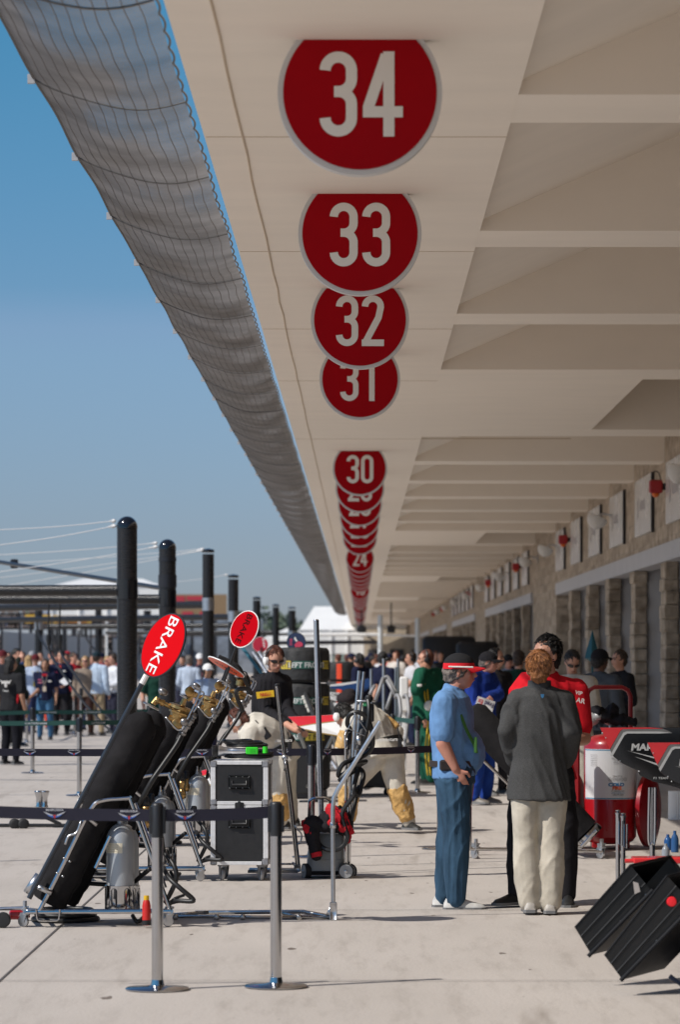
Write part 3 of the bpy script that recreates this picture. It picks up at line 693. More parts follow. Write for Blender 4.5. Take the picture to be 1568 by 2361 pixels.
    if cap_:
        c = MB(); rings = []
        for a in range(0, 91, 12):
            a = R(min(a, 88)); rings.append([hp_(.090 * math.cos(a) * math.cos(q), .012 + .108 * math.cos(a) * math.sin(q), .040 + .088 * math.sin(a)) for q in [2*math.pi*i/20 for i in range(20)]])
        rings.insert(0, [hp_(.091 * math.cos(q), .012 + .109 * math.sin(q), .018) for q in [2*math.pi*i/20 for i in range(20)]])
        mi0 = len(c.f); c.ring_loft(rings); c.mi = [1 if (len(cap_) > 1 and 2 <= i < 44) or (len(cap_) > 1 and i < 40) else 0 for i in range(len(c.f))]
        vs = []; fs = []
        for r_ in range(4):
            for i in range(9):
                a = R(-62 + 124 * i / 8); rad = [0, .045, .07, .085][r_]
                vs.append(hp_(.092 * math.sin(a) * (1 - .12 * r_/3), .012 - (.100 + rad) * math.cos(a), .036 - .014 * r_/3 - .018 * (1 - math.cos(a)) * r_))
        for r_ in range(3):
            for i in range(8): q = r_*9 + i; fs.append((q, q+1, q+10, q+9))
        n0 = len(vs); vs2 = vs + [v - HU * .006 for v in vs]; fs2 = fs + [tuple(i + n0 for i in reversed(f)) for f in fs]
        ed = [0,1,2,3,4,5,6,7,8,17,26,35,34,33,32,31,30,29,28,27,18,9]
        fs2 += [(ed[i], ed[(i+1) % 22], ed[(i+1) % 22] + n0, ed[i] + n0) for i in range(22)]
        c.add(vs2, fs2, 1 if len(cap_) > 1 else 0)
        c.build('cap', [cloth(x) for x in cap_][:2], t)
    if phones:
        c = MB(); c.tube([hp_(.093 * math.cos(a), .012, .02 + .108 * math.sin(a)) for a in [math.pi * i / 12 for i in range(13)]], .010*k, 8)
        o_ = c.build('headset', blackpl, t)
        for sg in (-1, 1):
            c = MB(); c.lathe(hp_(.072*sg, .012, -.012), H3 @ Vector((sg, 0, 0)), [(0, .036*k), (.006*k, .042*k), (.030*k, .040*k), (.040*k, .026*k), (.042*k, 0)], 16)
            c.build('ear_cup', white if phones == 'white' else blackpl, o_)
    if shades:
        c = MB(); 
        for sg in (-1, 1):
            c.loft([hp_(.008*sg, -.098, .010), hp_(.035*sg, -.093, .010), hp_(.064*sg, -.070, .010)], [.014*k, .019*k, .013*k], [.006*k]*3, HU, 10)
            c.cap(hp_(.066*sg, -.068, .014), hp_(.080*sg, .01, .010), .004*k)
        c.build('sunglasses', M('dark_lens', (0.01, 0.008, 0.008), 0.08, coat=.5), t)
    elif vox < .02:
        c = MB()
        for sg in (-1, 1): c.ell(hp_(.031*sg, -.080, .002), .013*k, .008*k, .006*k, M3=H3, n=10, k=6)
        c.build('eyes', M('eye_dark', (0.03, 0.02, 0.015), 0.2), t)
        c = MB()
        for sg in (-1, 1): c.cap(hp_(.016*sg, -.094, .020), hp_(.048*sg, -.080, .022), .005*k, .004*k)
        c.build('eyebrows', hairmat(hair or 'brown'), t)
    if vox < .02:
        c = MB(); c.ell(hp_(0, -.0925, -.056), .022*k, .005*k, .006*k, M3=H3, n=10, k=6); c.build('mouth', M('lips', (0.38, 0.13, 0.11), 0.5), t)
    t['_h'] = 1; PJ[t.name] = (J, hp_, F, L, U, k, base, D)
    return t
PJ = {}
def strands(t, mat, n, crown=(0, .03, .125), ln=.05, lift=.008, wd=.0035, zmin=-.06, face=-.02, seed=1, up=0.0):
    J, hq, F_, L_, U_, k_, b_, D_ = PJ[t.name]; rs = random.Random(seed); m = MB(); cr = hq(*crown); ct = hq(0, .024, .03)
    while n > 0:
        a = rs.uniform(0, 6.28); e_ = rs.uniform(-.9, 1.5)
        d = Vector((math.cos(a) * math.cos(e_) * .085, .026 + math.sin(a) * math.cos(e_) * .099, .034 + math.sin(e_) * .099))
        if d.z < zmin or (d.y < face and d.z < .085): continue
        n -= 1; c0 = hq(*d); o = (c0 - ct).normalized(); tg = (c0 - cr); tg = tg - o * tg.dot(o); tg = (tg.normalized() if tg.length > .004 else L_) + Vector((rs.gauss(0, .35), rs.gauss(0, .35), rs.gauss(0, .25) + up))
        tg = (tg - o * tg.dot(o) * .7).normalized(); l = ln * rs.uniform(.6, 1.2); lf = lift * rs.uniform(.3, 1.6)
        m.tube([c0 - tg * l * .4, c0 + o * lf * .6 + tg * l * .1, c0 + o * lf + tg * l * .6], [wd, wd, wd * .15], 4)
    m.build('hair_strands', mat, t)
def patches(t, L0):
    # small badges lying on the chest of a person: (left m, up m, w, h, colour)
    J, hq, F_, L_, U_, k_, b_, D_ = PJ[t.name]
    for (l, u, w_, h_, c_) in L0:
        o = b_ + (L_ * l + F_ * (.150 - abs(l) * .22) + U_ * u) * k_; m = MB(); m.prism([(-w_/2, -h_/2), (w_/2, -h_/2), (w_/2, h_/2), (-w_/2, h_/2)], o, L_, U_, F_ * .008); m.build('badge', cloth(c_), t, smooth=False)
def lanyard(t, c_):
    J, hq, F_, L_, U_, k_, b_, D_ = PJ[t.name]; m = MB()
    m.tube([b_ + (L_ * s + F_ * f + U_ * u) * k_ for s, f, u in ((.07, .03, 1.52), (.05, .13, 1.40), (.0, .165, 1.18), (-.05, .13, 1.40), (-.07, .03, 1.52))], .008, 4); q = b_ + (F_ * .17 + U_ * 1.13) * k_
    m.prism([(-.035, -.05), (.035, -.05), (.035, .05), (-.035, .05)], q, L_, U_, F_ * .005); m.build('lanyard', cloth(c_), t)
def bag(t, c_, sg=1):
    J, hq, F_, L_, U_, k_, b_, D_ = PJ[t.name]; m = MB(); q = b_ + (L_ * .24 * sg + U_ * .95) * k_; m.ell(q, .09, .13, .14, 12, 8); m.tube([q + U_ * .1, b_ + (L_ * .13 * sg + F_ * .12 + U_ * 1.3) * k_, b_ + (L_ * -.1 * sg + U_ * 1.52) * k_], .014, 5); m.build('shoulder_bag', cloth(c_), t)
# ------------------------------------------------------------------ the people in the photo
WH = (.74, .72, .68)
# 1 man in blue polo
pm = person('person in a pale blue polo, jeans and red and black cap, facing right', (1045, 2092), 1.80, 90,
   over=dict(pel=(1047, 1775, 0), wai=(1043, 1730, 0), che=(1042, 1660, 0), nec=(1040, 1594, 0), hea=(1062, 1548, 0),
             shR=(1026, 1622, -.17), shL=(1040, 1622, .19), elR=(1021, 1714, -.20), wrR=(1050, 1772, -.20), elL=(1040, 1715, .22), wrL=(1058, 1768, .16),
             hipR=(1048, 1795, -.09), hipL=(1046, 1795, .09), knR=(1052, 1900, -.11), knL=(1040, 1905, .10), anR=(1052, 2072, -.12), anL=(1026, 2066, .10)),
   top=(.135, .265, .49), low='denim', sleeve='short', belly=.045, hair='grey', skin='red', cap_=[(.02, .02, .022), (.62, .02, .03)], vox=.009, shoe=(.55, .54, .52), headyaw=84, bulk=1.14, disp=.005, flare=1.06, hem=-.2)
J, hq, F_, L_, U_, k_, b_, D_ = PJ[pm.name]
m = MB(); w0 = J['wai'] * .35 + J['pel'] * .65
m.loft([w0 - U_*.020 - F_*.004, w0 + U_*.02 - F_*.004], [.185, .18], [.163, .160], L_, 24); m.build('belt', M('leather_belt', (.03, .018, .012), .5), pm)
m = MB(); a = P(1034, 1764, D_ - .20); m.rbox((a.x - .06, a.y - .015, a.z - .038), (a.x + .05, a.y + .03, a.z + .038), .012); m.build('phone_pouch', M('leather_dark', (.02, .013, .011), .5), pm)
m = MB(); m.tube([P(1032, 1612, D_-.06), P(1058, 1640, D_-.17), P(1075, 1680, D_-.185), P(1094, 1718, D_-.15), P(1099, 1735, D_-.13)], .011, 4, 0, 5)
m.rbox(tuple(P(1093, 1700, D_-.17)), tuple(P(1100, 1733, D_-.15)), .003); m.build('lanyard', M('lanyard_green', (.05, .16, .03), .6), pm)
m = MB(); a = P(1018, 1676, D_ - .262); m.prism([(-.014, -.005), (.014, -.005), (.014, .005), (-.014, .005)], a, (1, 0, 0), (0, 0, 1), (0, .02, 0)); m.build('sleeve_tab', cloth(WH), pm)
m = MB(); m.cap(hq(.080, -.03, .050), hq(.083, .05, .047), .006); m.cap(hq(-.093, -.09, .030), hq(-.098, .07, .034), .006, n=6); m.build('cap_stripe', cloth(WH), pm)

# 3 man in red polo (behind)
rp = person('person in a red team polo with a headset, arms folded, behind the grey pullover', (1238, 2086), 1.88, -18, D=24.05,
   over=dict(pel=(1252, 1772, 0), hea=(1258, 1510, -.04), nec=(1266, 1564, 0), shR=(1206, 1597, 0), shL=(1328, 1594, .05), elL=(1347, 1702, .03), wrL=(1290, 1712, -.24), elR=(1196, 1702, .03), wrR=(1250, 1705, -.25),
             hipL=(1286, 1790, .03), hipR=(1218, 1790, -.03), knL=(1306, 1905, 0), knR=(1196, 1905, 0), anL=(1310, 2062, .02), anR=(1190, 2058, -.05), toeR=(1150, 2062, -.16), toeL=(1308, 2070, -.3)),
   top=(.60, .012, .022), low=(.018, .017, .02), sleeve='short', hair='black', vox=.010, headyaw=-45, bulk=1.12, disp=.005, dscale=12)
J, hq, F_, L_, U_, k_, b_, D_ = PJ[rp.name]
m = MB(); m.tube([hq(-.095, .01, -.01), hq(-.11, -.05, -.02), hq(-.10, -.10, -.05)], .004, 6, 0, 4); m.lathe(hq(-.075, .012, -.012), hq(-1, 0, 0) - hq(0, 0, 0), [(0, .03), (.02, .035), (.03, .0)], 12); m.build('headset', blackpl, rp)
strands(rp, hairmat('black'), 420, (0, .08, .08), .045, .008, .0045, zmin=-.05, face=.0, seed=2, up=.15)
m = MB()
for (tx, px, py, h) in (('VIP', 1334, 1601, .026), ('AR', 1338, 1620, .034)): m.text(tx, P(px, py, D_ - .105), (.96, 0, -.2), (.2, 0, .96), h, 0, 'CENTER', .02)
m.build('sleeve_badges', cloth(WH), rp)

# 2 youth in grey pullover
kp = person('person with ginger hair seen from behind in a grey wool pullover and stone trousers', (1244, 2098), 1.78, 180, D=23.25,
   over=dict(pel=(1243, 1800, 0), wai=(1243, 1745, 0), che=(1245, 1660, 0), nec=(1244, 1587, 0), hea=(1242, 1543, 0),
             shL=(1195, 1617, 0), shR=(1297, 1617, 0), elL=(1169, 1682, -.04), wrL=(1186, 1752, .10), elR=(1319, 1684, -.04), wrR=(1303, 1752, .10),
             hipL=(1212, 1815, 0), hipR=(1275, 1815, 0), knL=(1213, 1930, -.01), knR=(1274, 1930, -.01), anL=(1222, 2076, 0), anR=(1268, 2078, 0)),
   top='wool', low=(.50, .455, .38), hair='ginger', vox=.010, shoe=(.45, .42, .38), bulk=.95, wide=.98, suit=True, disp=.0075, hem=.25, hipw=1.13, flare=1.22, dscale=10)
J, hq, F_, L_, U_, k_, b_, D_ = PJ[kp.name]
strands(kp, M('hair_ginger_light', (.40, .17, .06), .45, var=.5, sc_=30, spec=.5), 420, (.012, .075, .098), .048, .003, .0038, zmin=-.08, face=-.5)
strands(kp, M('hair_ginger_deep', (.17, .065, .025), .5, var=.4, sc_=30), 200, (.012, .075, .098), .044, .003, .0038, zmin=-.09, face=-.5, seed=4)
m = MB(); m.prism([(-.012, .012), (.012, .012), (.009, -.006), (0, -.016), (-.009, -.006)], P(1251, 1604, D_ - .153), (1, 0, 0), (0, 0, 1), (0, .008, 0)); m.build('badge', M('badge_blue', (.05, .2, .4), .5), kp)
m = MB(); nk = J['nec']; m.loft([nk - U_*.01, nk + U_*.055], [.083, .076], [.078, .070], (1, 0, 0), 20); m.build('collar', cloth((.06, .062, .065)), kp)

# 4 man in black jacket
pp = person('person in a black zip jacket with white ear defenders and wraparound sunglasses', (630, 1905), 1.86, 25, D=35.2,
   over=dict(pel=(622, 1700, .05), wai=(620, 1665, 0), che=(625, 1600, -.03), nec=(632, 1556, -.05), hea=(634, 1521, -.10),
             shR=(594, 1572, 0), shL=(656, 1572, .08), elR=(614, 1640, -.18), wrR=(684, 1684, -.62), elL=(662, 1640, -.12), wrL=(690, 1670, -.6),
             hipL=(640, 1715, .05), hipR=(612, 1715, 0), knL=(652, 1800, .0), knR=(614, 1800, 0), anL=(655, 1888, .05), anR=(608, 1890, -.02)),
   top=(.016, .016, .018), low=(.014, .014, .015), hair='auburn', vox=.011, phones='white', shades=True, headyaw=22, headpitch=-18, bulk=1.06, forearm_bare=True, disp=.006, shoe=(.05, .04, .04))
m = MB(); a = P(612, 1604, 34.92); m.text('PIRELLI', a, (.98, 0, .12), (-.12, 0, .98), .032, 0, 'CENTER', .03, .8, .004); 
q = MB(); q.prism([(-.09, -.018), (.09, -.018), (.09, .05), (-.09, .05)], a + Vector((0, .004, 0)), (.98, 0, .12), (-.12, 0, .98), (0, .01, 0)); o_ = q.build('sleeve_patch', M('patch_yellow', (.8, .5, .02), .6), pp, smooth=False); m.build('patch_lettering', M('patch_red', (.5, .02, .02), .6), o_, smooth=False)

CR = (.62, .58, .50)
# 5 cream suit bending A
ca = person('person in a cream racing suit bending away to the left, radio on the belt', (650, 1908), 1.78, -95, D=34.5,
   over=dict(pel=(652, 1735, 0), wai=(634, 1705, -.02), che=(598, 1682, -.08), nec=(566, 1672, -.1), hea=(550, 1664, -.16), shL=(580, 1690, -.26), shR=(582, 1676, .1), elL=(568, 1735, -.3), wrL=(556, 1775, -.2), elR=(560, 1738, .12), wrR=(530, 1765, 0),
             hipL=(650, 1752, -.10), hipR=(652, 1750, .10), knL=(640, 1832, -.10), knR=(660, 1826, .15), anL=(650, 1893, -.10), anR=(672, 1885, .2)),
   top=CR, low=CR, hair='auburn', vox=.011, phones='white', headyaw=-110, headpitch=-50, suit=True, bulk=1.26, disp=.004, dscale=8, shoe=(.02, .02, .02))
cb_ = person('person in a cream and gold racing suit stooping with legs wide apart', (870, 1915), 1.80, -150, D=33.9,
   over=dict(pel=(884, 1728, 0), wai=(876, 1700, .02), che=(848, 1665, .0), nec=(812, 1652, 0), hea=(792, 1652, -.05), shL=(812, 1672, -.2), shR=(868, 1655, .17), elL=(790, 1730, -.22), wrL=(800, 1790, -.15), elR=(912, 1688, .12), wrR=(905, 1742, .15),
             hipL=(860, 1748, -.04), hipR=(902, 1748, .04), knL=(806, 1812, -.1), knR=(915, 1818, -.02), anL=(799, 1893, 0), anR=(943, 1894, 0), toeL=(790, 1900, -.2), toeR=(960, 1902, -.12)),
   top=CR, low=CR, hair='black', vox=.011, phones='white', headyaw=-150, headpitch=-45, suit=True, bulk=1.22, disp=.0045, dscale=9, shoe=(.02, .02, .02))
goldm = M('quilted_gold', (.58, .35, .12), .6, var=.3, sc_=14, bump=.8, bs=22)
for (t_, s_, nm) in ((cb_, 'R', 'a'), (cb_, 'L', 'b'), (ca, 'L', 'c')):
    J = PJ[t_.name][0]; m = MB(); kn, an = J['kn' + s_], J['an' + s_]
    m.loft([kn + (kn - an) * .08, kn * .7 + an * .3, kn * .35 + an * .65, kn * .04 + an * .96], [.100, .105, .096, .080], None, (1, 0, 0), 14)
    put(remesh(m, 'g', .012, 1, .008, 26, 4), 'gold_leg_panel', goldm, t_)
for (t_, s_) in ((cb_, 'L'), (cb_, 'R')):
    J = PJ[t_.name][0]; m = MB(); a, b__ = J['sh' + s_], J['el' + s_]
    m.loft([a * .7 + b__ * .3, a * .3 + b__ * .7, b__], [.097, .096, .088], None, (1, 0, 0), 14, 0); put(remesh(m, 'g', .012, 1, .006, 26, 4), 'gold_sleeve_panel', goldm, t_)
for t_, side in ((ca, -1), (cb_, -1)):
    J, hq, F_, L_, U_, k_, b_, D_ = PJ[t_.name]; m = MB(); d = (J['wai'] - J['pel']).normalized(); c = J['pel'] * .45 + J['wai'] * .55
    m.loft([c - d * .028, c + d * .028], [.232, .230], [.176, .175], L_, 28); bo = m.build('kidney_belt', M('belt_black', (.015, .015, .015), .6), t_)
    m = MB(); q = P(668 if t_ is ca else 922, 1722 if t_ is ca else 1712, D_ - .23); m.rbox((q.x - .022, q.y - .02, q.z - .09), (q.x + .022, q.y + .02, q.z + .04), .006); m.cyl(q + U_ * .04, q + U_ * .15 - Vector((.02, 0, 0)), .006)
    m.build('radio', blackpl, bo)
    m = MB(); m.text('alpinestars', P(650 if t_ is ca else 893, 1710 if t_ is ca else 1708, D_ - .245), (1, .02, .04), (0, 0, 1), .034, 0, 'CENTER', .025, 1.0); m.build('belt_lettering', cloth(WH), bo)
J, hq, F_, L_, U_, k_, b_, D_ = PJ[ca.name]
m = MB(); q = P(612, 1690, D_ - .28); m.rbox((-.035, -.02, -.06), (.035, .02, .06), .008, M4=Matrix.Translation(q) @ Matrix.Rotation(R(-35), 4, 'Y')); m.cyl(q + Vector((-.03, 0, .05)), q + Vector((-.10, 0, .13)), .006)
m.tube([q + Vector((0, 0, .06)), q + Vector((-.07, -.02, .05)), q + Vector((-.16, 0, -.03)), q + Vector((-.2, .05, -.1))], .005, 6, 0, 4); m.build('radio', blackpl, ca)

# 7 green suit
gr = person('person in a dark green and yellow racing suit with a hand to the ear', (985, 1806), 1.80, -70, D=46.5,
   over=dict(shR=(970, 1556, -.18), shL=(1008, 1556, .18), elR=(960, 1590, -.36), wrR=(976, 1546, -.22)), top=(.012, .085, .05), low=(.012, .085, .05), hair='auburn', phones='black', vox=.015, suit=True, bulk=1.3, headyaw=-80, shoe=(.02, .02, .02))
J = PJ[gr.name][0]; m = MB()
for dx in (-.04, .0): m.tube([J['shL'] + Vector((dx - .12, -.30, .02)), J['che'] + Vector((dx + .02, -.22, -.1)), J['hipL'] + Vector((dx + .02, -.19, 0)), J['knL'] + Vector((dx, -.19, 0)), J['anL'] + Vector((dx, -.17, .05))], .012, 5, 0, 5)
m.tube([J['shR'] * .5 + J['elR'] * .5 + Vector((-.07, -.02, 0)), J['shR'] * .5 + J['elR'] * .5 + Vector((0, -.09, -.02)), J['shR'] * .5 + J['elR'] * .5 + Vector((.08, -.02, -.02))], .014, 5, 0, 4)
m.build('yellow_piping', M('piping_yellow', (.6, .4, .02), .6), gr)
m = MB(); m.rbox(tuple(P(962, 1583, 46.02)), tuple(P(973, 1577, 46.05)), .004); m.lathe(P(990, 1627, 46.2), (0, -1, 0), [(0, .07), (.01, .07), (.012, 0)], 16); m.build('sponsor_patches', cloth(WH), gr)

person('person in a navy and white team shirt with a headset, arm reaching down', (950, 1722), 1.80, -75, D=66, top=(.55, .55, .58), low=(.015, .02, .05), sleeve='short', phones='black', hair='brown', vox=.018, over=dict(elR=(945, 1575, -.2), wrR=(933, 1592, -.3)))
person('person in a navy team shirt seen from behind, between the steel posts', (882, 1718), 1.80, 150, D=63, top=(.012, .015, .04), low=(.012, .015, .03), sleeve='short', phones='black', hair='black', vox=.02, over=dict(elL=(868, 1585, -.1), wrL=(862, 1605, -.2)))
person('person in a navy jacket leaning left beside the orange striped tyre stack', (832, 1722), 1.82, -120, D=64, top=(.015, .015, .035), low=(.012, .012, .025), phones='black', hair='black', vox=.02, over=dict(hea=(826, 1522, -.1)))

# 11 blue suit
bs_ = person('person in a royal blue racing suit and black cap holding a white lettered board', (1108, 1850), 1.84, 60, D=40.4,
   over=dict(hea=(1128, 1527, -.05), elR=(1092, 1640, -.2), wrR=(1118, 1620, -.32), elL=(1148, 1600, -.05), wrL=(1120, 1612, -.3)), top=(.015, .04, .24), low=(.015, .05, .27), cap_=[(.012, .012, .014)], hair='grey', skin='red', vox=.013, suit=True, bulk=1.2, shoe=(.16, .14, .12), headyaw=70)
bt = thing('sponsor_board', 'white board with upside-down FredEx lettering held by the blue suit', 'sign', P(1117, 1630, 39.9))
ux = Vector((-math.cos(R(18)), 0, math.sin(R(18)))); uz = Vector((-math.sin(R(18)), 0, -math.cos(R(18)))); o_ = P(1117, 1628, 39.92)
m = MB(); m.prism([(-.105, -.09), (.105, -.09), (.105, .14), (-.105, .14)], o_, ux, uz, (0, .015, 0)); m.build('panel', M('board_white', (.62, .60, .58), .5), bt, smooth=False)
m = MB(); m.text('Fred', o_ + ux * -.10 + uz * -.065 + Vector((0, -.004, 0)), ux, uz, .055, 0, 'LEFT', .02, .8); 
m.build('letters', M('letter_navy', (.03, .02, .10), .5), bt, smooth=False)
m = MB(); m.text('Ex', o_ + ux * .03 + uz * -.065 + Vector((0, -.004, 0)), ux, uz, .055, 0, 'LEFT', .02, .8); m.lathe(o_ + ux * .055 + uz * .09 + Vector((0, -.001, 0)), (0, -1, 0), [(0, .03), (.004, .03), (.005, 0)], 16); m.build('red_letters', M('letter_red', (.5, .02, .03), .5), bt, smooth=False)

person('person with dark hair in a black jacket directly behind the blue suit', (1142, 1850), 1.82, 40, D=43, top=(.015, .015, .016), low=(.015, .015, .018), hair='black', vox=.018, headyaw=60)
person('person in a black cap, checked shirt and hi-vis vest by the far pillars', (1171, 1745), 1.75, 20, D=62, top=(.25, .32, .45), low=(.02, .02, .04), cap_=[(.02, .02, .025)], skin='red', vox=.022, sleeve='short')
m = person('person in a dark green short sleeved shirt, mostly hidden by the red polo', (1196, 1820), 1.80, 160, D=48, top=(.012, .045, .03), low=(.015, .015, .02), sleeve='short', hair='brown', vox=.018)
cs = person('person in a cream racing suit with sunglasses looking down, in front of the pillars', (1322, 1880), 1.78, -25, D=37, top=(.55, .50, .42), low=(.55, .5, .42), hair='black', shades=True, suit=True, vox=.012, headpitch=-35, headyaw=10, arms='front', bulk=1.12)
J = PJ[cs.name][0]; m = MB(); m.loft([J['knL'], J['knL'] * .3 + J['anL'] * .7], [.085, .08], None, (1, 0, 0), 12); m.loft([J['knR'], J['knR'] * .3 + J['anR'] * .7], [.087, .08], None, (1, 0, 0), 12); m.build('gold_leg_panels', goldm, cs)
person('person in a charcoal shirt and black cap seen from behind by the pillars', (1382, 1862), 1.80, 150, D=38.6, top=(.075, .085, .10), low=(.03, .03, .035), cap_=[(.015, .014, .014)], hair='black', skin='dark', vox=.014, bulk=1.12, headyaw=130)
person('person in black half hidden by a stone pillar, hands together', (1431, 1830), 1.80, -60, D=44, top=(.012, .012, .014), low=(.012, .012, .014), hair='brown', vox=.018, arms='front')

# ---- crowd on the left
N_ = (.012, .014, .035)
c1 = person('person with long dark hair, navy team shirt with white back emblem', (24, 1760), 1.72, 150, D=55, top=(.012, .013, .028), low=(.010, .010, .014), sleeve='short', hair='black', hairlen=1.2, vox=.015, headyaw=120, bulk=1.05, skin='tan')
J = PJ[c1.name][0]; m = MB(); a = P(13, 1575, 54.8); m.prism([(-.09, .06), (-.05, .03), (-.02, .045), (0, .03), (.02, .045), (.05, .03), (.09, .06), (.06, -.01), (.02, 0), (.02, -.06), (-.02, -.06), (-.02, 0), (-.06, -.01)], a, (1, 0, 0), (0, 0, 1), (0, .03, 0)); m.text('Team', P(13, 1594, 54.8), (1, 0, 0), (0, 0, 1), .03, 0, 'CENTER', .03)
m.build('back_emblem', cloth(WH), c1)
m = MB(); m.loft([P(38, 1580, 54.9), P(42, 1600, 54.9), P(38, 1632, 54.9)], [.02, .028, .012], [.02] * 3, (1, 0, 0), 8); m.build('side_stripe', cloth((.5, .02, .03)), c1)
CROWD = [
 # label, px, foot y, H, yaw, top, low, sleeve, hair, hairlen, cap, shades, arms, skin
 ('person smiling in a navy polo with red collar and blue jeans, arm held out left', 104, 1706, 1.66, 0, N_, (.05, .13, .24), 'short', 'brown', .7, None, 0, 'down', 'tan'),
 ('person in a navy team jacket holding a sheet of white paper', 141, 1696, 1.84, -5, N_, (.012, .012, .02), 'long', 'black', 0, None, 0, 'front', 'fair'),
 ('person with blonde hair and sunglasses in a tan patterned jacket', 197, 1697, 1.72, -8, (.24, .19, .15), (.05, .025, .02), 'long', 'blonde', .4, None, 1, 'down', 'fair'),
 ('person in a light blue shirt, khaki trousers and dark cap facing away', 222, 1697, 1.82, 160, (.45, .55, .68), (.36, .28, .18), 'long', 'brown', 0, [(.015, .03, .04)], 0, 'down', 'fair'),
 ('person in a white shirt beside the thick black pole, right edge of crowd', 262, 1692, 1.76, -60, (.68, .70, .74), (.03, .03, .05), 'long', 'brown', 0, None, 0, 'front', 'fair'),
 ('person with short fair hair and sunglasses in a white top behind the crowd rope', 248, 1684, 1.72, 5, (.6, .55, .52), (.04, .04, .06), 'short', 'blonde', 0, None, 1, 'front', 'red'),
 ('person in a black jacket raising a hand to the face at the far left', 36, 1722, 1.86, 60, (.02, .025, .02), (.02, .02, .03), 'long', 'black', 0, None, 0, 'raise', 'fair'),
 ('person in a dark red cap at the left edge of the photo', 6, 1712, 1.84, 10, (.03, .03, .04), (.02, .02, .03), 'long', 'brown', 0, [(.10, .015, .02)], 0, 'down', 'red'),
 ('person in a maroon cap and pale blue jacket with a yellow lanyard', 82, 1694, 1.76, 0, (.38, .45, .58), (.03, .04, .10), 'long', 'brown', 0, [(.10, .015, .02)], 0, 'down', 'fair'),
 ('person with curly blonde hair turned away behind the yellow lanyard', 66, 1690, 1.74, 170, (.45, .5, .6), (.03, .04, .10), 'long', 'blonde', .5, None, 0, 'down', 'fair'),
 ('person in a bright red jacket behind the paper reader', 168, 1688, 1.80, 40, (.45, .02, .03), (.02, .02, .03), 'long', 'brown', 0, None, 0, 'down', 'fair'),
 ('person wearing a white top between the red jacket and tan jacket', 184, 1684, 1.66, -30, (.7, .7, .72), (.06, .08, .16), 'short', 'black', 0, None, 0, 'down', 'tan'),
 ('person in an orange-red top just behind the navy polo', 120, 1682, 1.70, 10, (.5, .07, .03), (.5, .06, .03), 'short', 'brown', .5, None, 0, 'down', 'fair'),
 ('person in a grey-blue shirt, tall, in the second row', 118, 1668, 1.86, 0, (.12, .16, .24), (.02, .02, .03), 'long', 'brown', 0, None, 0, 'down', 'red'),
 ('person in a burgundy fleece in the back row of the crowd', 152, 1660, 1.80, -10, (.20, .03, .04), (.02, .02, .03), 'long', 'black', 0, None, 0, 'down', 'fair'),
 ('person in a red baseball cap in the back row', 156, 1652, 1.86, 0, (.05, .05, .07), (.02, .02, .03), 'long', 'brown', 0, [(.35, .02, .03)], 0, 'down', 'fair'),
 ('person in a navy cap with a red front in the back row', 172, 1656, 1.80, 5, (.32, .36, .42), (.03, .03, .05), 'long', 'brown', 0, [(.10, .02, .05)], 0, 'down', 'fair'),
 ('person in a navy cap behind the light blue shirt', 234, 1660, 1.80, -5, (.35, .04, .04), (.03, .03, .05), 'long', 'brown', 0, [N_], 0, 'down', 'red'),
 ('person with dark glossy hair at the back by the pole', 262, 1655, 1.82, 170, (.35, .08, .08), (.03, .03, .05), 'long', 'black', 0, None, 0, 'down', 'fair'),
 ('person in a white shirt holding a camera in the back row', 93, 1656, 1.84, 0, (.6, .6, .62), (.03, .03, .05), 'short', 'black', 0, None, 0, 'camera', 'fair'),
 ('person in a grey hat behind the yellow lanyard', 74, 1652, 1.86, 0, (.2, .2, .22), (.03, .03, .05), 'long', 'grey', 0, [(.35, .35, .37)], 0, 'down', 'fair'),
 ('person in a plum jumper behind the patterned jacket', 212, 1652, 1.76, 20, (.10, .04, .07), (.03, .03, .05), 'long', 'brown', 0, None, 0, 'down', 'fair'),
 ('person with a pale pink shirt just left of the paper reader', 127, 1660, 1.74, 30, (.55, .35, .35), (.03, .03, .05), 'short', 'brown', 0, None, 0, 'down', 'red'),
 ('person in dark blue overalls behind the raised hand', 52, 1660, 1.84, 0, (.02, .04, .10), (.02, .04, .10), 'long', 'black', 0, None, 0, 'down', 'fair'),
 ('person in an olive vest at the far left back', 20, 1664, 1.82, -10, (.10, .10, .05), (.05, .05, .04), 'long', 'brown', 0, None, 1, 'down', 'fair'),
 ('person in a pale blue shirt seen from behind, right of the second pole', 436, 1690, 1.74, 175, (.48, .56, .68), (.03, .03, .05), 'long', 'grey', 0, None, 0, 'front', 'red'),
 ('person in a white cap and dark suit, right of the second pole', 460, 1684, 1.78, 15, (.03, .03, .05), (.03, .03, .05), 'long', 'brown', 0, [(.7, .7, .7)], 0, 'down', 'red'),
 ('person in a dark jacket with silver hair, left of the white cap', 421, 1672, 1.74, -20, (.05, .06, .09), (.03, .03, .05), 'long', 'grey', 0, None, 0, 'down', 'fair'),
 ('person in a dark green team shirt between the two rounded poles', 362, 1758, 1.72, 20, (.012, .05, .035), (.012, .012, .015), 'short', 'brown', 0, [(.01, .04, .03)], 0, 'down', 'fair'),
 ('person in a sky blue shirt crouching behind the gas trolleys', 478, 1760, 1.60, 30, (.42, .54, .74), (.03, .03, .06), 'short', 'black', 0, [(.75, .75, .75)], 0, 'down', 'tan'),
]
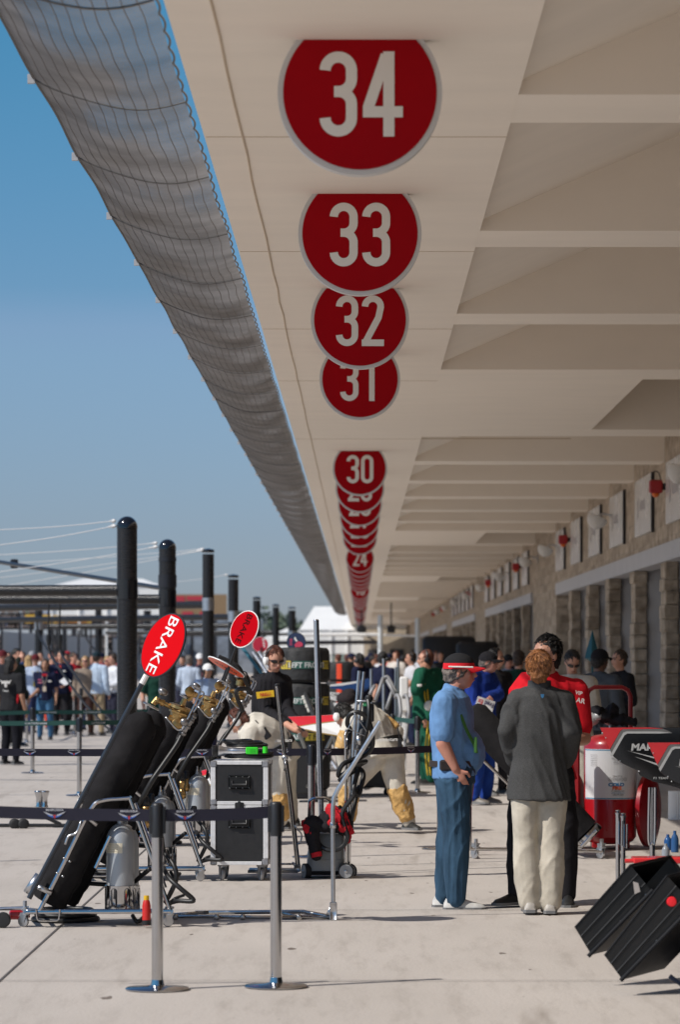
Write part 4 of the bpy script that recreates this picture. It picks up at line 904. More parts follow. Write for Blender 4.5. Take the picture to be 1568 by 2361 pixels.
for (lab, px, fy, H, yw, tp, lw, slv, hr, hl, cp, shd, ar, skn) in CROWD:
    ov = None
    if 'arm held out' in lab: ov = dict(elR=(89, 1590, -.05), wrR=(66, 1610, -.25))
    if 'crouching' in lab: ov = None
    person(lab, (px, fy), H, yw, ov, top=tp, low=lw, sleeve=slv, hair=hr, hairlen=hl, cap_=cp, shades=bool(shd), arms=ar, skin=skn, vox=.019 if fy > 1680 else .024, group='spectators in the pit lane')
pc = P(150, 1572, dep(1696) - .35)
m = MB(); m.prism([(-.13, 0), (0, .12), (.13, .02), (0, -.08)], pc, (1, 0, -.1), (0, .25, 1), (0, .004, 0)); tag(m.build('paper_sheet', M('paper', (.8, .8, .82), .7), smooth=False), 'white sheet of paper in the hands of the navy jacket', 'paper')
# far crowd, centre
FC = [((.6, .55, .5), 'short', 'cream top'), ((.02, .02, .03), 'long', 'black jacket'), ((.5, .06, .06), 'short', 'red top'), (N_, 'long', 'navy jacket'), ((.62, .62, .66), 'short', 'white shirt'), ((.3, .33, .4), 'long', 'grey-blue coat'), ((.25, .12, .1), 'long', 'rust coloured coat'), ((.05, .12, .3), 'short', 'blue shirt')]
FX = [(846, 1662, 0, 'left of the first white post'), (858, 1668, 1, 'just left of the first white post'), (868, 1655, 4, 'at the foot of the white post'), (897, 1660, 2, 'right of the white post'), (906, 1650, 3, 'right of the white post'), (914, 1664, 0, 'midway between the white posts'),
      (922, 1648, 5, 'midway between the white posts'), (930, 1660, 6, 'left of the headset wearer'), (800, 1650, 3, 'above the blue nose cone'), (812, 1660, 1, 'above the blue nose cone'), (972, 1650, 4, 'behind the green suit'), (1004, 1655, 7, 'behind the blue polo cap'), (888, 1640, 1, 'far behind between the posts'), (938, 1642, 1, 'far back by the second white post'), (780, 1655, 6, 'behind the tyre stacks'), (856, 1640, 7, 'farthest back near the first white post'),
      (1016, 1668, 1, 'behind the red cap'), (1180, 1662, 3, 'by the far pillars')]
for i, (px, fy, ci, wh) in enumerate(FC and FX):
    c_, sl_, nm = FC[ci]
    person('distant person in a %s %s' % (nm, wh), (px, fy), 1.70 + (i * 37 % 17) * .01, (i * 67) % 360, top=c_, low=(.02, .02, .04), sleeve=sl_, hair=['brown', 'black', 'auburn'][i % 3], cap_=[N_] if i % 3 == 0 else None, vox=.03, group='distant people down the pit lane')

byl = {o['label']: o for o in col.objects if o.get('category') == 'person'}
def who(k): return [o for l, o in byl.items() if k in l][0]
patches(who('smiling in a navy polo'), [(.10, 1.30, .09, .03, WH), (-.10, 1.33, .08, .03, (.5, .1, .2)), (-.09, 1.27, .10, .025, (.6, .2, .25)), (0, 1.44, .10, .05, (.5, .02, .03))])
patches(who('holding a sheet'), [(-.09, 1.33, .08, .04, (.5, .05, .1)), (.09, 1.36, .06, .03, WH), (0, 1.45, .05, .06, (.6, .05, .03))])
lanyard(who('yellow lanyard'[::1]) if False else who('maroon cap'), (.65, .50, .05))
for kk, cc in (('smiling in a navy', (.6, .5, .4)), ('red top'[::1] if False else 'orange-red', (.1, .3, .1)), ('white top between', (.05, .1, .4)), ('burgundy', (.5, .5, .1)), ('grey-blue shirt', (.6, .1, .1)), ('short fair hair', (.1, .1, .1)), ('patterned jacket', (.12, .09, .07)), ('olive vest', (.5, .5, .5)), ('white cap and dark suit', (.5, .1, .1))):
    if kk != 'patterned jacket': lanyard(who(kk), cc)
bag(who('light blue shirt, khaki'), (.03, .03, .035)); bag(who('pale blue shirt seen'), (.02, .02, .025), -1); bag(who('white top between'), (.2, .05, .04)); bag(who('curly blonde'), (.25, .17, .1), -1)
# hair tufts on the crew and a leopard-like pattern on the tan jacket
for tt, hm in ((cb_, 'black'), (ca, 'auburn'), (pp, 'auburn')): strands(tt, hairmat(hm), 260, (0, .05, .12), .03, .004, .004, zmin=-.03, face=-.01)
# ------------------------------------------------------------------ stanchions and belts
def curvex(mb, n0, r, cx, cy):  # wrap vertices added since n0 round a vertical cylinder centred at cx, cy (front facing -Y)
    for i in range(n0, len(mb.v)):
        x, y, z = mb.v[i]; a = (x - cx) / r; rr = r + (cy - r - y); mb.v[i] = (cx + rr * math.sin(a), cy - rr * math.cos(a), z)
beltm = M('belt_navy', (0.016, 0.015, 0.032), 0.75, var=.1); beltg = M('belt_green', (0.008, 0.06, 0.05), 0.75)
bm_w = M('belt_print_white', (.55, .56, .60), .6); bm_b = M('belt_print_blue', (.05, .16, .55), .6); bm_r = M('belt_print_red', (.5, .04, .05), .6)
def stanchion(c, label, h=0.97, rad=.030, base=True, headc=None):
    t = thing('queue_post', label, 'barrier post', c, 'steel belt barrier posts'); x, y = c[0], c[1]
    m = MB(); m.lathe((x, y, 0.012), (0, 0, 1), [(0, rad), (h - .19, rad)], 28); m.build('post', chrome, t)
    m = MB(); m.lathe((x, y, 0.004), (0, 0, 1), [(0, .166), (.004, .168), (.010, .160), (.016, .06), (.022, rad + .006), (.05, rad + .001)], 40); m.build('base', chrome, t)
    m = MB(); m.lathe((x, y, h - .18), (0, 0, 1), [(0, rad + .002), (.165, rad + .002), (.175, rad - .002), (.18, rad * .7), (.181, 0)], 28)
    for dx in (-1, 1): m.rbox((x + dx * (rad + .004) - .009, y - .014, h - .16), (x + dx * (rad + .004) + .009, y + .014, h - .02), .003)
    m.build('cassette_head', headc or blackpl, t)
    return t
def belt(t, a, b, hb, mat, marks=None, name='belt', word=None, sag=0.006):
    a = Vector(a); b = Vector(b); d = b - a; n = 12; up = Vector((0, 0, hb / 2)); tk = Vector((0, .0015, 0)); vs = []
    for i in range(n + 1):
        c = a + d * (i / n) - Vector((0, 0, sag * 4 * (i / n) * (1 - i / n))); vs += [c - up - tk, c + up - tk, c + up + tk, c - up + tk]
    m = MB(); m.ring_loft([vs[4*i:4*i+4] for i in range(n + 1)]); o = m.build(name, mat, t, smooth=False)
    if marks:
        u = Vector((d.x, d.y, 0)).normalized()
        w_ = MB(); bl = MB(); rd = MB()
        for q in marks:
            f = (q - a.x) / d.x; c = a + d * f + Vector((0, -.004, -sag * 4 * f * (1 - f))); s = hb / .056
            if word: w_.text(word, c - Vector((0, 0, hb * .22)), u, (0, 0, 1), hb * .42, 0, 'CENTER', .01, 1.55); continue
            w_.text('MARUSSIA', c + Vector((0, 0, .014 * s)), u, (0, 0, 1), .010 * s, 0, 'CENTER', .02, 1.3)
            for sg in (-1, 1):
                w_.prism([(sg*.006*s, -.006*s), (sg*.052*s, .012*s), (sg*.042*s, .003*s), (sg*.016*s, -.010*s)], c, u, (0, 0, 1), (0, .001, 0))
                bl.prism([(sg*.005*s, -.011*s), (sg*.036*s, -.001*s), (sg*.026*s, -.010*s), (sg*.006*s, -.018*s)], c, u, (0, 0, 1), (0, .001, 0))
            rd.prism([(-.006*s, -.004*s), (.006*s, -.004*s), (.004*s, -.017*s), (0, -.022*s), (-.004*s, -.017*s)], c, u, (0, 0, 1), (0, .001, 0))
        w_.build('print', bm_w, o, smooth=False)
        if not word: bl.build('wing_emblem', bm_b, o, smooth=False); rd.build('shield_emblem', bm_r, o, smooth=False)
s1 = G(363, 2281); s2 = G(636.5, 2275)
pA = stanchion(s1, 'nearest polished barrier post on the left, standing before the gas trolley'); pB = stanchion(s2, 'nearest polished barrier post on the right, holding the belt end')
def X(px, D): return (px - VX) * D / FP
D1, D2 = s1.y, s2.y
a = Vector((X(-90, D1 - .1), D1 - .1, .935)); belt(pA, a, (s1.x - .034, D1, .905), .062, beltm, [X(128, D1), X(298, D1)])
belt(pB, (s1.x + .034, D1, .905), (s2.x - .034, D2, .915), .062, beltm, [X(426, D1)])
pC = stanchion(G(718, 1976), 'black-topped barrier post behind the grey floor machine', headc=dkmetal)
pD = stanchion(G(1015, 1957), 'barrier post beside the jeans of the blue polo')
pE = stanchion(Vector((X(-160, 29), 29, 0)), 'barrier post carrying the left end of the middle belt')
zc = pC.location; zd = pD.location
belt(pC, (pE.location.x + .03, 29, .93), (zc.x - .034, zc.y, .905), .062, beltm, [X(66, 29.1), X(166, 29.1), X(462, 29.3), X(650, 29.5)])
belt(pD, (zc.x + .034, zc.y, .905), (zd.x - .03, zd.y, .90), .062, beltm, [X(755, zc.y), X(951, zc.y + .2)])
g1 = stanchion(G(75, 1782), 'thin barrier post of the back green belt, left of the other', headc=dkmetal); g2 = stanchion(G(183, 1834), 'thin barrier post of the front green belt', headc=dkmetal)
g3 = stanchion(Vector((X(-60, 43), 43, 0)), 'barrier post at the left end of the front green belt'); g4 = stanchion(Vector((X(330, 44), 44, 0)), 'barrier post of the front green belt behind the black gas bottle covers')
g5 = stanchion(Vector((X(345, 52), 52, 0)), 'barrier post of the back green belt behind the gas bottle covers')
belt(g2, (g3.location.x, 43, .90), (g2.location.x - .03, g2.location.y, .905), .058, beltg, [X(83, 43)], word='CATERHAM')
belt(g4, (g2.location.x + .03, g2.location.y, .905), (g4.location.x, 44, .90), .058, beltg, [X(226, 43.2)], word='CATERHAM')
belt(g1, (X(-120, 51), 51, .88), (g1.location.x - .03, g1.location.y, .90), .058, beltg)
belt(g5, (g1.location.x + .03, g1.location.y, .90), (g5.location.x, 52, .905), .058, beltg, [X(109, 51.3), X(212, 51.6)], word='CATERHAM')
h1 = stanchion(G(963, 1827), 'barrier post left of the blue polo, carrying the short green belt'); h2 = stanchion(Vector((X(905, 45.5), 45.5, 0)), 'barrier post in shade left of the green racing suit')
belt(h1, (h2.location.x + .03, 45.5, .91), (h1.location.x - .03, h1.location.y, .905), .06, beltg); belt(h2, (X(862, 47), 47, .93), (h2.location.x, 45.5, .91), .06, beltg)
for i, (px, by, w_) in enumerate(((44, 1705, 'far left among the spectators'), (62, 1712, 'between the navy polo and the far left spectators'), (171, 1692, 'left of the patterned jacket'), (187, 1698, 'beside the patterned jacket'), (237, 1690, 'right of the khaki trousers'))):
    stanchion(G(px, by), 'grey barrier post %s' % w_, h=1.05)

# ------------------------------------------------------------------ gas trolley
def castor(mb, c, r=.035, yaw=0.5):
    c = Vector(c); ax = Vector((math.sin(yaw), math.cos(yaw), 0)); w = Vector((c.x, c.y, r + .002))
    mb.lathe(w - ax * .014, ax, [(0, r * .4), (.001, r * .9), (.006, r), (.022, r), (.027, r * .9), (.028, r * .4)], 20)
    for s in (-1, 1):
        o = w + ax * .018 * s; mb.prism([(-r*.35, -r*.2), (r*.35, -r*.2), (r*.9, r*1.3), (-r*.5, r*1.3)], o, (math.cos(yaw), -math.sin(yaw), 0), (0, 0, 1), ax * .003 * s)
    mb.lathe((c.x + .01, c.y, r * 2.2), (0, 0, 1), [(0, r * .9), (.012, r * .9), (.014, r * .4), (.05, r * .4)], 14)
TD = 22.3
def A(zx, zy, dy=0.0): return P(.36 * zx, 1505.3 + .36 * zy, TD + dy)
def gas_trolley(label):
    t = thing('gas_trolley', label, 'gas trolley', A(600, 1742), 'gas bottle trolleys')
    ax = (A(930, 400) - A(310, 1600)); Lc = ax.length; ax.normalize(); bot = A(310, 1600)
    for q, (dy, dx) in enumerate(((0, 0), (.27, .055))):
        m = MB(); prof = [(0, .02), (.004, .10), (.03, .113), (.25, .115), (.6, .112), (.603, .1135), (Lc * .9, .114), (Lc - .10, .113), (Lc - .05, .100), (Lc - .01, .066), (Lc + .02, .03), (Lc + .021, 0)]
        fine = []
        for (h0, r0), (h1, r1) in zip(prof, prof[1:]):
            k = max(1, int((h1 - h0) / .02)); fine += [(h0 + (h1 - h0) * i / k, r0 + (r1 - r0) * i / k) for i in range(k)]
        fine.append(prof[-1]); m.lathe(bot + Vector((dx, dy, 0)), ax, fine, 40); rs = np.random.RandomState(q + 3)
        for i, v in enumerate(m.v):
            v = Vector(v); h = (v - bot).dot(ax); c = bot + ax * h + Vector((dx, dy, 0)); d = v - c
            k = 1 + .024 * math.sin(h * 23 + d.x * 30) + .018 * math.sin(h * 61 + d.y * 40 + 2 * math.sin(h * 9)) + .045 * max(0, math.sin(h * 17 - d.x * 18 + d.y * 25)) ** 6 + (.02 * abs(math.sin(h * 75 + d.x * 22)) if h < .34 else 0)
            m.v[i] = tuple(c + d * k)
        o = m.build('bottle_cover', fabric, t)
        m = MB(); m.tube([bot + Vector((dx, dy, 0)) + ax * h + Vector((.105, -.042, -.04)) for h in (.02, .4, .8, Lc - .1)], .004, 5); m.tube([bot + Vector((dx, dy, 0)) + ax * (Lc - .11) + (ax.orthogonal().normalized() * math.cos(b) + ax.cross(ax.orthogonal().normalized()) * math.sin(b)) * .113 for b in [i * .35 for i in range(19)]], .003, 4)
        m.build('cover_seam', fabric, o)
    # frame
    m = MB(); r = .0135
    for dy, q in ((-.15, 0), (.44, 0)):
        m.tube([A(252, 1650, dy), A(400, 1360, dy), A(545, 1062, dy), A(585, 995, dy), A(620, 955, dy), A(690, 937, dy), A(760, 932, dy), A(832, 926, dy)], r, 10, 0, 4)
        m.tube([A(832, 930, dy), A(880, 1060, dy), A(1090, 1648, dy)], r, 10); m.tube([A(866, 960, dy), A(905, 1060, dy), A(1060, 1500, dy)], r * .8, 8)
        m.tube([A(165, 1655, dy), A(1095, 1650, dy)], .016, 10)
    m.tube([A(832, 925, -.15), A(832, 925, .44)], r, 10); m.tube([A(165, 1655, -.15), A(165, 1655, .44)], .016, 10); m.tube([A(1095, 1650, -.15), A(1095, 1650, .44)], .016, 10)
    m.tube([A(640, 1655, -.15), A(640, 1655, .44)], .012, 8); m.tube([A(900, 1655, -.15), A(900, 1655, .44)], .012, 8); m.tube([A(250, 1650, -.15), A(250, 1650, .44)], .012, 8)
    m.tube([A(610, 1375, -.1), A(705, 1170, -.1)], .012, 8)
    m.tube([A(232, 1640, -.18), A(240, 1700, -.18), A(262, 1712, -.18), A(355, 1712, -.18), A(375, 1700, -.18), A(382, 1640, -.18)], .006, 6, 0, 3)
    m.build('frame', chrome, t)
    m = MB()
    m.box((-.085, -.012, -.011), (.085, .012, .011), 0, Matrix.Translation(A(556, 1046, -.17)) @ Matrix.Rotation(R(40), 4, 'Y'))
    m.box((-.06, -.012, -.016), (.06, .012, .016), 0, Matrix.Translation(A(276, 1510, -.17)) @ Matrix.Rotation(R(24), 4, 'Y'))
    m.box((-.02, -.02, -.03), (.02, .02, .03), 0, Matrix.Translation(A(510, 965, -.16)) @ Matrix.Rotation(R(20), 4, 'Y'))
    m.tube([A(172, 1535, -.15), A(250, 1420, -.15)], .027, 12)
    m.tube([A(520, 1072, -.17), A(490, 1150, -.17), A(440, 1170, -.17), A(418, 1225, -.17)], .008, 6, 0, 3)
    for q, (zx, zy) in enumerate(((405, 1310), (440, 1330), (360, 1405), (395, 1425))): m.cyl(A(zx, zy, -.16), A(zx + 14, zy + 6, -.16), .006)
    m.build('clamp', steel, t)
    for (zx, dy, yw) in ((150, -.13, .4), (1075, -.12, -.3), (150, .42, 1.0), (1075, .42, .2)):
        m = MB(); castor(m, A(zx, 1742, dy), .036, yw); m.build('castor', steel, t)
    # small cylinders
    for q, (zx, dy) in enumerate(((770, .0), (800, .23))):
        c = A(zx, 1640, dy); m = MB(); H_ = (1640 - 1085) * .36 / 359
        m.lathe(c, (0, 0, 1), [(.02, .03), (.02, .088), (.16, .0905), (.44, .0905), (.475, .086), (.505, .074), (.53, .055), (.548, .03), (.552, .02), (.575, .018), (.58, .008)], 36); o = m.build('small_gas_bottle', M('bottle_silver_paint', (.40, .42, .44), .36, .35, var=.05, sc_=3), t)
        m = MB(); m.lathe(c, (0, 0, 1), [(0, .05), (0, .097), (.004, .099), (.155, .099), (.158, .094)], 36, 0); m.build('steel_cup', chrome, o)
        m = MB()
        for a in (-1.15, -.35, .55, 1.3):
            n0 = len(m.v); pl = arc(0, .12, .022, .022, 0, 180, 8) + arc(0, .045, .022, .022, 180, 360, 8); m.prism(pl, c + Vector((a * .099, -.0995, 0)), (1, 0, 0), (0, 0, 1), (0, .003, 0)); curvex(m, n0, .099, c.x, c.y)
        m.build('cup_slots', M('slot_dark', (.01, .01, .012), .8), o)
        m = MB(); n0 = len(m.v)
        for i in range(10): m.add([c + Vector((-.125 + .0145 * j, -.0912, zz)) for j, zz in ((i, .365), (i+1, .365), (i+1, .43), (i, .43))], [(0, 1, 2, 3)])
        curvex(m, n0, .0905, c.x, c.y); m.build('paper_label', M('label_cream', (.66, .60, .46), .5), o)
        m = MB(); n0 = len(m.v)
        for r_ in range(4): m.text('GAS UNDER PRESSURE HANDLE WITH CARE', c + Vector((-.052, -.0920, .375 + .014 * r_)), (1, 0, 0), (0, 0, 1), .0035, 0, 'CENTER', 0, .9)
        curvex(m, n0, .0905, c.x, c.y); m.build('label_print', M('label_ink', (.16, .12, .06), .6), o)
        m = MB(); n0 = len(m.v); m.add([c + Vector((x, -.0913, z)) for x, z in ((-.12, .305), (-.06, .305), (-.06, .35), (-.12, .35))], [(0, 1, 2, 3)]); curvex(m, n0, .0905, c.x, c.y); m.build('sticker', M('label_white', (.7, .69, .62), .5), o)
        m = MB(); m.lathe(c + Vector((0, 0, .575)), (0, 0, 1), [(0, .008), (.002, .014), (.02, .014), (.022, .009), (.05, .009)], 12)
        m.build('bottle_valve', steel, o)
    m = MB(); q = A(935, 1110, -.05)
    m.lathe(q, (0, 0, 1), [(-.01, .012), (0, .030), (.025, .033), (.05, .030), (.055, .022), (.10, .020), (.105, .027), (.13, .027)], 20); m.lathe(A(972, 1060, .15), (0, 0, 1), [(0, .02), (.03, .026), (.06, .024), (.07, .015), (.12, .015)], 16); m.build('small_regulator', brass, t)
    m = MB(); m.lathe(A(930, 975, -.05), (0, 0, 1), [(0, .020), (.01, .024), (.055, .022), (.06, .015)], 18); m.lathe(A(970, 960, .15), (0, 0, 1), [(0, .018), (.01, .021), (.055, .02), (.06, .015)], 16)
    m.lathe(A(1020, 1290, -.02), (0, 0, 1), [(0, .014), (.1, .02), (.12, .01)], 12); m.build('regulator_knob', blackpl, t)
    # main regulator
    for q, (dy, dx) in enumerate(((0, 0),)):
        m = MB(); m.lathe(A(965, 345), ax, [(0, .055), (.006, .058), (.012, .05), (.014, .02)], 24); m.build('collar_ring', steel, t)
        m = MB()
        m.cyl(A(980, 325), A(1010, 285), .018, .016); m.lathe(A(1000, 300), A(1075, 335) - A(1000, 300), [(-.01, .015), (0, .022), (.018, .024), (.02, .018), (.035, .016), (.037, .024), (.055, .022), (.058, .015), (.12, .017)], 14)
        rd = (A(1215, 235) - A(1130, 470)).normalized()
        m.lathe(A(1150, 395), rd, [(-.06, .012), (-.058, .032), (-.045, .034), (-.043, .052), (.0, .062), (.002, .074), (.016, .077), (.018, .062), (.022, .062), (.024, .079), (.04, .077), (.044, .04), (.06, .03), (.062, .018), (.09, .016)], 8)
        m.lathe(A(1150, 372), rd, [(0, .068), (.012, .082), (.03, .082), (.038, .06)], 24)
        m.cyl(A(1195, 260, -.02), A(1245, 245, -.02), .026, .024); m.lathe(A(1212, 245, -.05), (0.2, -1, 0), [(0, .03), (.03, .031), (.034, .02)], 16)
        m.cyl(A(1200, 300), A(1260, 255), .014); m.lathe(A(1135, 455, -.04), (0.1, -1, 0.1), [(0, .034), (.015, .036), (.018, .03)], 18)
        m.cyl(A(1165, 330, -.03), A(1185, 290, -.03), .017); m.cyl(A(1080, 410, -.02), A(1115, 425, -.02), .02, .016)
        m.build('regulator', brass, t)
        m = MB()
        for dd, o2 in ((-.07, 0), (-.02, 22)): m.tube([A(1205 + o2, 222 + o2, dd), A(1225 + o2, 208 + o2, dd), A(1262 + o2, 222 + o2, dd), A(1278 + o2, 255 + o2, dd), A(1180, 462, dd), A(1158, 490, dd), A(1128, 484, dd), A(1060, 408, dd)], .0058, 6, 0, 4)
        m.build('wire_guard', steel, t)
        m = MB(); m.lathe(A(1032, 268), (A(1045, 245) - A(1020, 285)), [(0, .012), (.012, .03), (.026, .036), (.04, .030), (.045, .01)], 16)
        m.tube([A(1250, 385, -.03), A(1225, 430, -.03), A(1190, 480, -.03), A(1160, 530, -.03)], .017, 8); m.tube([A(1215, 395, .03), A(1180, 470, .03), A(1140, 540, .03)], .013, 8)
        for zx, zy in ((1245, 395), (1228, 425), (1205, 462), (1178, 505)): m.lathe(A(zx, zy, -.03), A(zx - 26, zy + 42, -.03) - A(zx, zy, -.03), [(0, .017), (.001, .023), (.018, .023), (.019, .017)], 6)
        m.lathe(A(1180, 440, -.06), (0, -1, 0), [(0, .02), (.02, .026), (.03, .02), (.032, 0)], 14)
        m.build('hose_coupling', M('worn_steel', (.30, .29, .29), .35, .9, var=.3, sc_=40), t)
    m = MB()
    m.tube([A(1162, 528, -.03), A(1130, 590, -.05), A(1040, 720, -.08), A(965, 830, -.1), A(890, 980, -.05), A(860, 1120, .1)], .017, 8, 0, 6)
    m.tube([A(1142, 540, .03), A(1100, 640, .05), A(1000, 760, .1), A(930, 900, .2)], .013, 8, 0, 6)
    m.build('supply_hose', hosem, t)
    m = MB()
    m.tube([A(1035, 1180, .1), A(1050, 1270, 0), A(1110, 1350, -.1), A(1130, 1440, -.12), A(1090, 1540, -.1), A(1060, 1590, 0)], .016, 8, 0, 6)
    m.tube([A(1045, 1370, -.02), A(1085, 1440, -.15), A(1150, 1500, -.2), A(1232, 1570, -.2), A(1225, 1588, -.2), A(1140, 1585, -.15), A(1070, 1603, -.05)], .016, 8, 0, 6)
    m.tube([A(1085, 1600, -.1), A(1120, 1570, -.12), A(1180, 1548, -.1)], .010, 6, 0, 4)
    m.tube([A(960, 1380, -.05), A(900, 1430, .05), A(840, 1470, .1), A(700, 1480, .2), A(520, 1470, .25)], .015, 8, 0, 6)
    m.build('black_hose', hosem, t)
    m = MB()
    for k in range(3):
        c = A(420, 1735, .35); m.tube([Vector((c.x + (.21 - .02 * k) * math.cos(a), c.y + (.19 - .02 * k) * math.sin(a), .018 + .028 * k)) for a in [i * .3 for i in range(22)]], .016, 8)
    m.tube([A(850, 1680, .1), A(880, 1720, 0), A(920, 1690, .1)], .014, 8, 0, 4); m.build('coiled_hose', hosem, t)
    return t
g_1 = gas_trolley('nearest gas trolley with black covered bottles, left foreground')
for dy, lab in ((4.5, 'second gas trolley with brass regulator, beside the black flight case'), (9.3, 'third gas trolley, farthest of the row, behind the orange card')):
    c = copy_tree(g_1); c.location = g_1.location + Vector((0.0 if dy < 5 else .06, dy, 0)); c['label'] = lab
# extra twin-regulator with gauges on the third trolley
t = thing('gauge_cluster', 'pair of round pressure gauges with brass fittings behind the orange card', 'gauges', P(560, 1590, 31.2))
m = MB()
for px, py in ((548, 1556), (562, 1556)): m.lathe(P(px, py, 31.2), (0.1, -1, 0.1), [(0, .028), (.004, .034), (.03, .034), (.032, .028)], 20)
m.build('gauge', M('gauge_black', (.03, .03, .03), .3), t)
m = MB()
for px, py in ((548, 1556), (562, 1556)): m.lathe(P(px, py, 31.165), (0.1, -1, 0.1), [(0, .026), (.002, .026), (.003, 0)], 20)
m.build('gauge_face', M('gauge_face', (.45, .42, .42), .4), t)
m = MB(); m.lathe(P(556, 1570, 31.2), (.2, 0, 1), [(-.05, .02), (-.04, .045), (0, .045), (.02, .03), (.03, .015)], 12); m.cyl(P(546, 1560, 31.22), P(552, 1574, 31.22), .012); m.cyl(P(562, 1560, 31.22), P(560, 1574, 31.22), .012)
m.build('fitting', brass, t)
m = MB(); m.tube([P(567, 1556, 31.2), P(573, 1570, 31.2), P(572, 1600, 31.2)], .018, 8, 0, 4); m.tube([P(504, 1513, 31), P(530, 1525, 31), P(552, 1540, 31), P(566, 1570, 31.1), P(580, 1600, 31.2)], .018, 8, 0, 5); m.tube([P(560, 1640, 31.2), P(545, 1600, 31.1), P(552, 1588, 31), P(576, 1588, 31)], .02, 8, 0, 5)
m.build('hose', hosem, t)

# bottle
bt = thing('spray_bottle', 'red bottle with yellow cap standing by the nearest gas trolley', 'bottle', A(938, 1742, -.2))
c = bt.location; m = MB(); m.lathe(c, (0, 0, 1), [(.002, .024), (.006, .027), (.125, .027), (.15, .022), (.165, .016)], 24); m.build('body', M('bottle_red', (.55, .02, .015), .35), bt)
m = MB(); m.lathe(c, (0, 0, 1), [(.162, .017), (.164, .0175), (.19, .0165), (.191, 0)], 20); m.build('cap', M('cap_yellow', (.75, .45, .01), .4), bt)
m = MB(); m.lathe(c, (0, 0, 1), [(.004, .0275), (.035, .0277)], 24); m.build('dark_band', blackpl, bt)

# brake paddles
def disc(mb, c, u, v, r, th, nrm, n=56, dz=0.0):
    mb.prism([(r * math.cos(2*math.pi*i/n), r * math.sin(2*math.pi*i/n)) for i in range(n)], c + nrm * dz, u, v, nrm * -th)
def paddle(label, c, a, u, r, red, ink, rim, handle, txt='BRAKE', tl=.9, hh=.5, grip=None, hr=.013, name='brake_paddle'):
    a = Vector(a).normalized(); u = Vector(u); u = (u - a * u.dot(a)).normalized(); n_ = a.cross(u); n_ = n_ if n_.y < 0 else -n_
    t = thing(name, label, 'pit sign', c); m = MB(); disc(m, c, u, a, r, .008, n_); m.build('rim', rim, t, smooth=False)
    m = MB(); disc(m, c, u, a, r * .955, .002, n_, dz=.002); m.build('face', red, t, smooth=False)
    if txt:
        ud, vd = -a, u
        if ud.cross(vd).dot(n_) < 0: vd = u * 1
        me, hh0 = text_mesh(txt, 'LEFT', .004); xs = [p[0] for p in me[0]]; wdt = max(xs) - min(xs); k = hh * r / hh0; sx = tl * 2 * r / (wdt * k); m = MB()
        vs = [c + ud * ((p[0] - min(xs) - wdt / 2) * k * sx) + vd * ((p[1] - .36) * k) + n_ * .0045 for p in me[0]]; m.add(vs, me[1]); m.build('lettering', ink, t, smooth=False)
    m = MB(); m.tube(handle, hr, 10); m.build('handle', grip or blackpl, t); return t, n_
sr = M('paddle_red', (.56, .002, .006), .85, spec=.06); 
c0, s0 = math.cos(R(25)), math.sin(R(25))
p1, _n = paddle('large oval-looking red BRAKE paddle with white letters and black rim', P(376, 1487.5, 22.0), (s0, 0, c0), (c0 * .6, -.8, -s0 * .6), .218, sr, M('paddle_white', (.72, .72, .72), .5), blackpl, [P(338, 1556, 22.0), P(325, 1580, 22.02), P(67, 2070, 22.08)], tl=.88, hh=.50, grip=M('handle_dark', (.02, .025, .035), .35), hr=.0165)
m = MB(); m.tube([P(338, 1556, 21.99), P(327, 1576, 21.99)], .019, 10); m.build('ferrule', white, p1)
paddle('red BRAKE paddle with black letters leaning right behind the second gas trolley', P(563, 1450, 30.6), (s0, 0, c0), (c0 * .7, -.71, -s0 * .7), .172, M('paddle_deep_red', (.42, .001, .006), .85, spec=.04), M('matt_black_ink', (.006, .006, .007), .95, spec=.02), white, [P(545, 1490, 30.6), P(478, 1680, 30.9)], tl=.80, hh=.42)
mj = Vector((.875, 0, -.48)); t_, n_ = paddle('orange card paddle seen nearly edge-on left of the headphones man', P(521, 1538, 30.8), mj, (.48 * .17, -.98, .875 * .17), .185, M('paddle_orange', (.85, .10, .03), .4), blackpl, white, [P(524, 1540, 30.81), P(500, 1600, 30.9), P(482, 1650, 30.95)], txt='BRAKE', tl=.6, hh=.35)
paddle('small round red and white Brake paddle above the headphones man', P(600, 1486, 60), (.05, 0, 1), (1, .15, -.05), .137, M('paddle_pink_red', (.65, .03, .07), .5), M('paddle_white', ()), white, [P(603, 1494, 60), P(600, 1530, 59)], txt='', hr=.02)
m = MB(); c = P(606, 1482, 59.9); m.text('Brake', c, (.15, 0, -1), (1, 0, .15), .05, 0, 'CENTER', .02); tag_ = m.build('lettering', M('paddle_white', ()), None, smooth=False); tag_.parent = None
pz = [o for o in col.objects if o.get('label', '').startswith('small round red and white Brake')][0]; tag_.parent = pz; tag_.location = -pz.location
p5, n5 = paddle('round navy pit paddle with pink bull emblem above the tyre stack', P(683, 1480, 44.6), (0, 0, 1), (1, -.1, 0), .124, M('paddle_navy', (.02, .035, .09), .5), M('paddle_red2', (.5, .02, .04), .5), dkmetal, [P(662, 1499, 44), P(700, 1588, 42.2), P(724, 1652, 40.9)], txt='', hr=.026, grip=rubber)
m = MB(); c = p5.location + Vector((0, -.02, 0)); m.text('BRAKE', c + Vector((-.082, 0, 0)), (0, 0, -1), (1, 0, 0), .034, 0, 'CENTER', .02, .62); 
m.prism([(-.02, -.03), (.005, -.005), (.03, .01), (.065, .0), (.085, -.02), (.08, -.06), (.06, -.05), (.05, -.075), (.02, -.06), (-.015, -.07)], c, (1, 0, 0), (0, 0, 1), (0, .002, 0)); m.build('bull_emblem', M('emblem_pink', (.62, .06, .12), .5), p5, smooth=False)
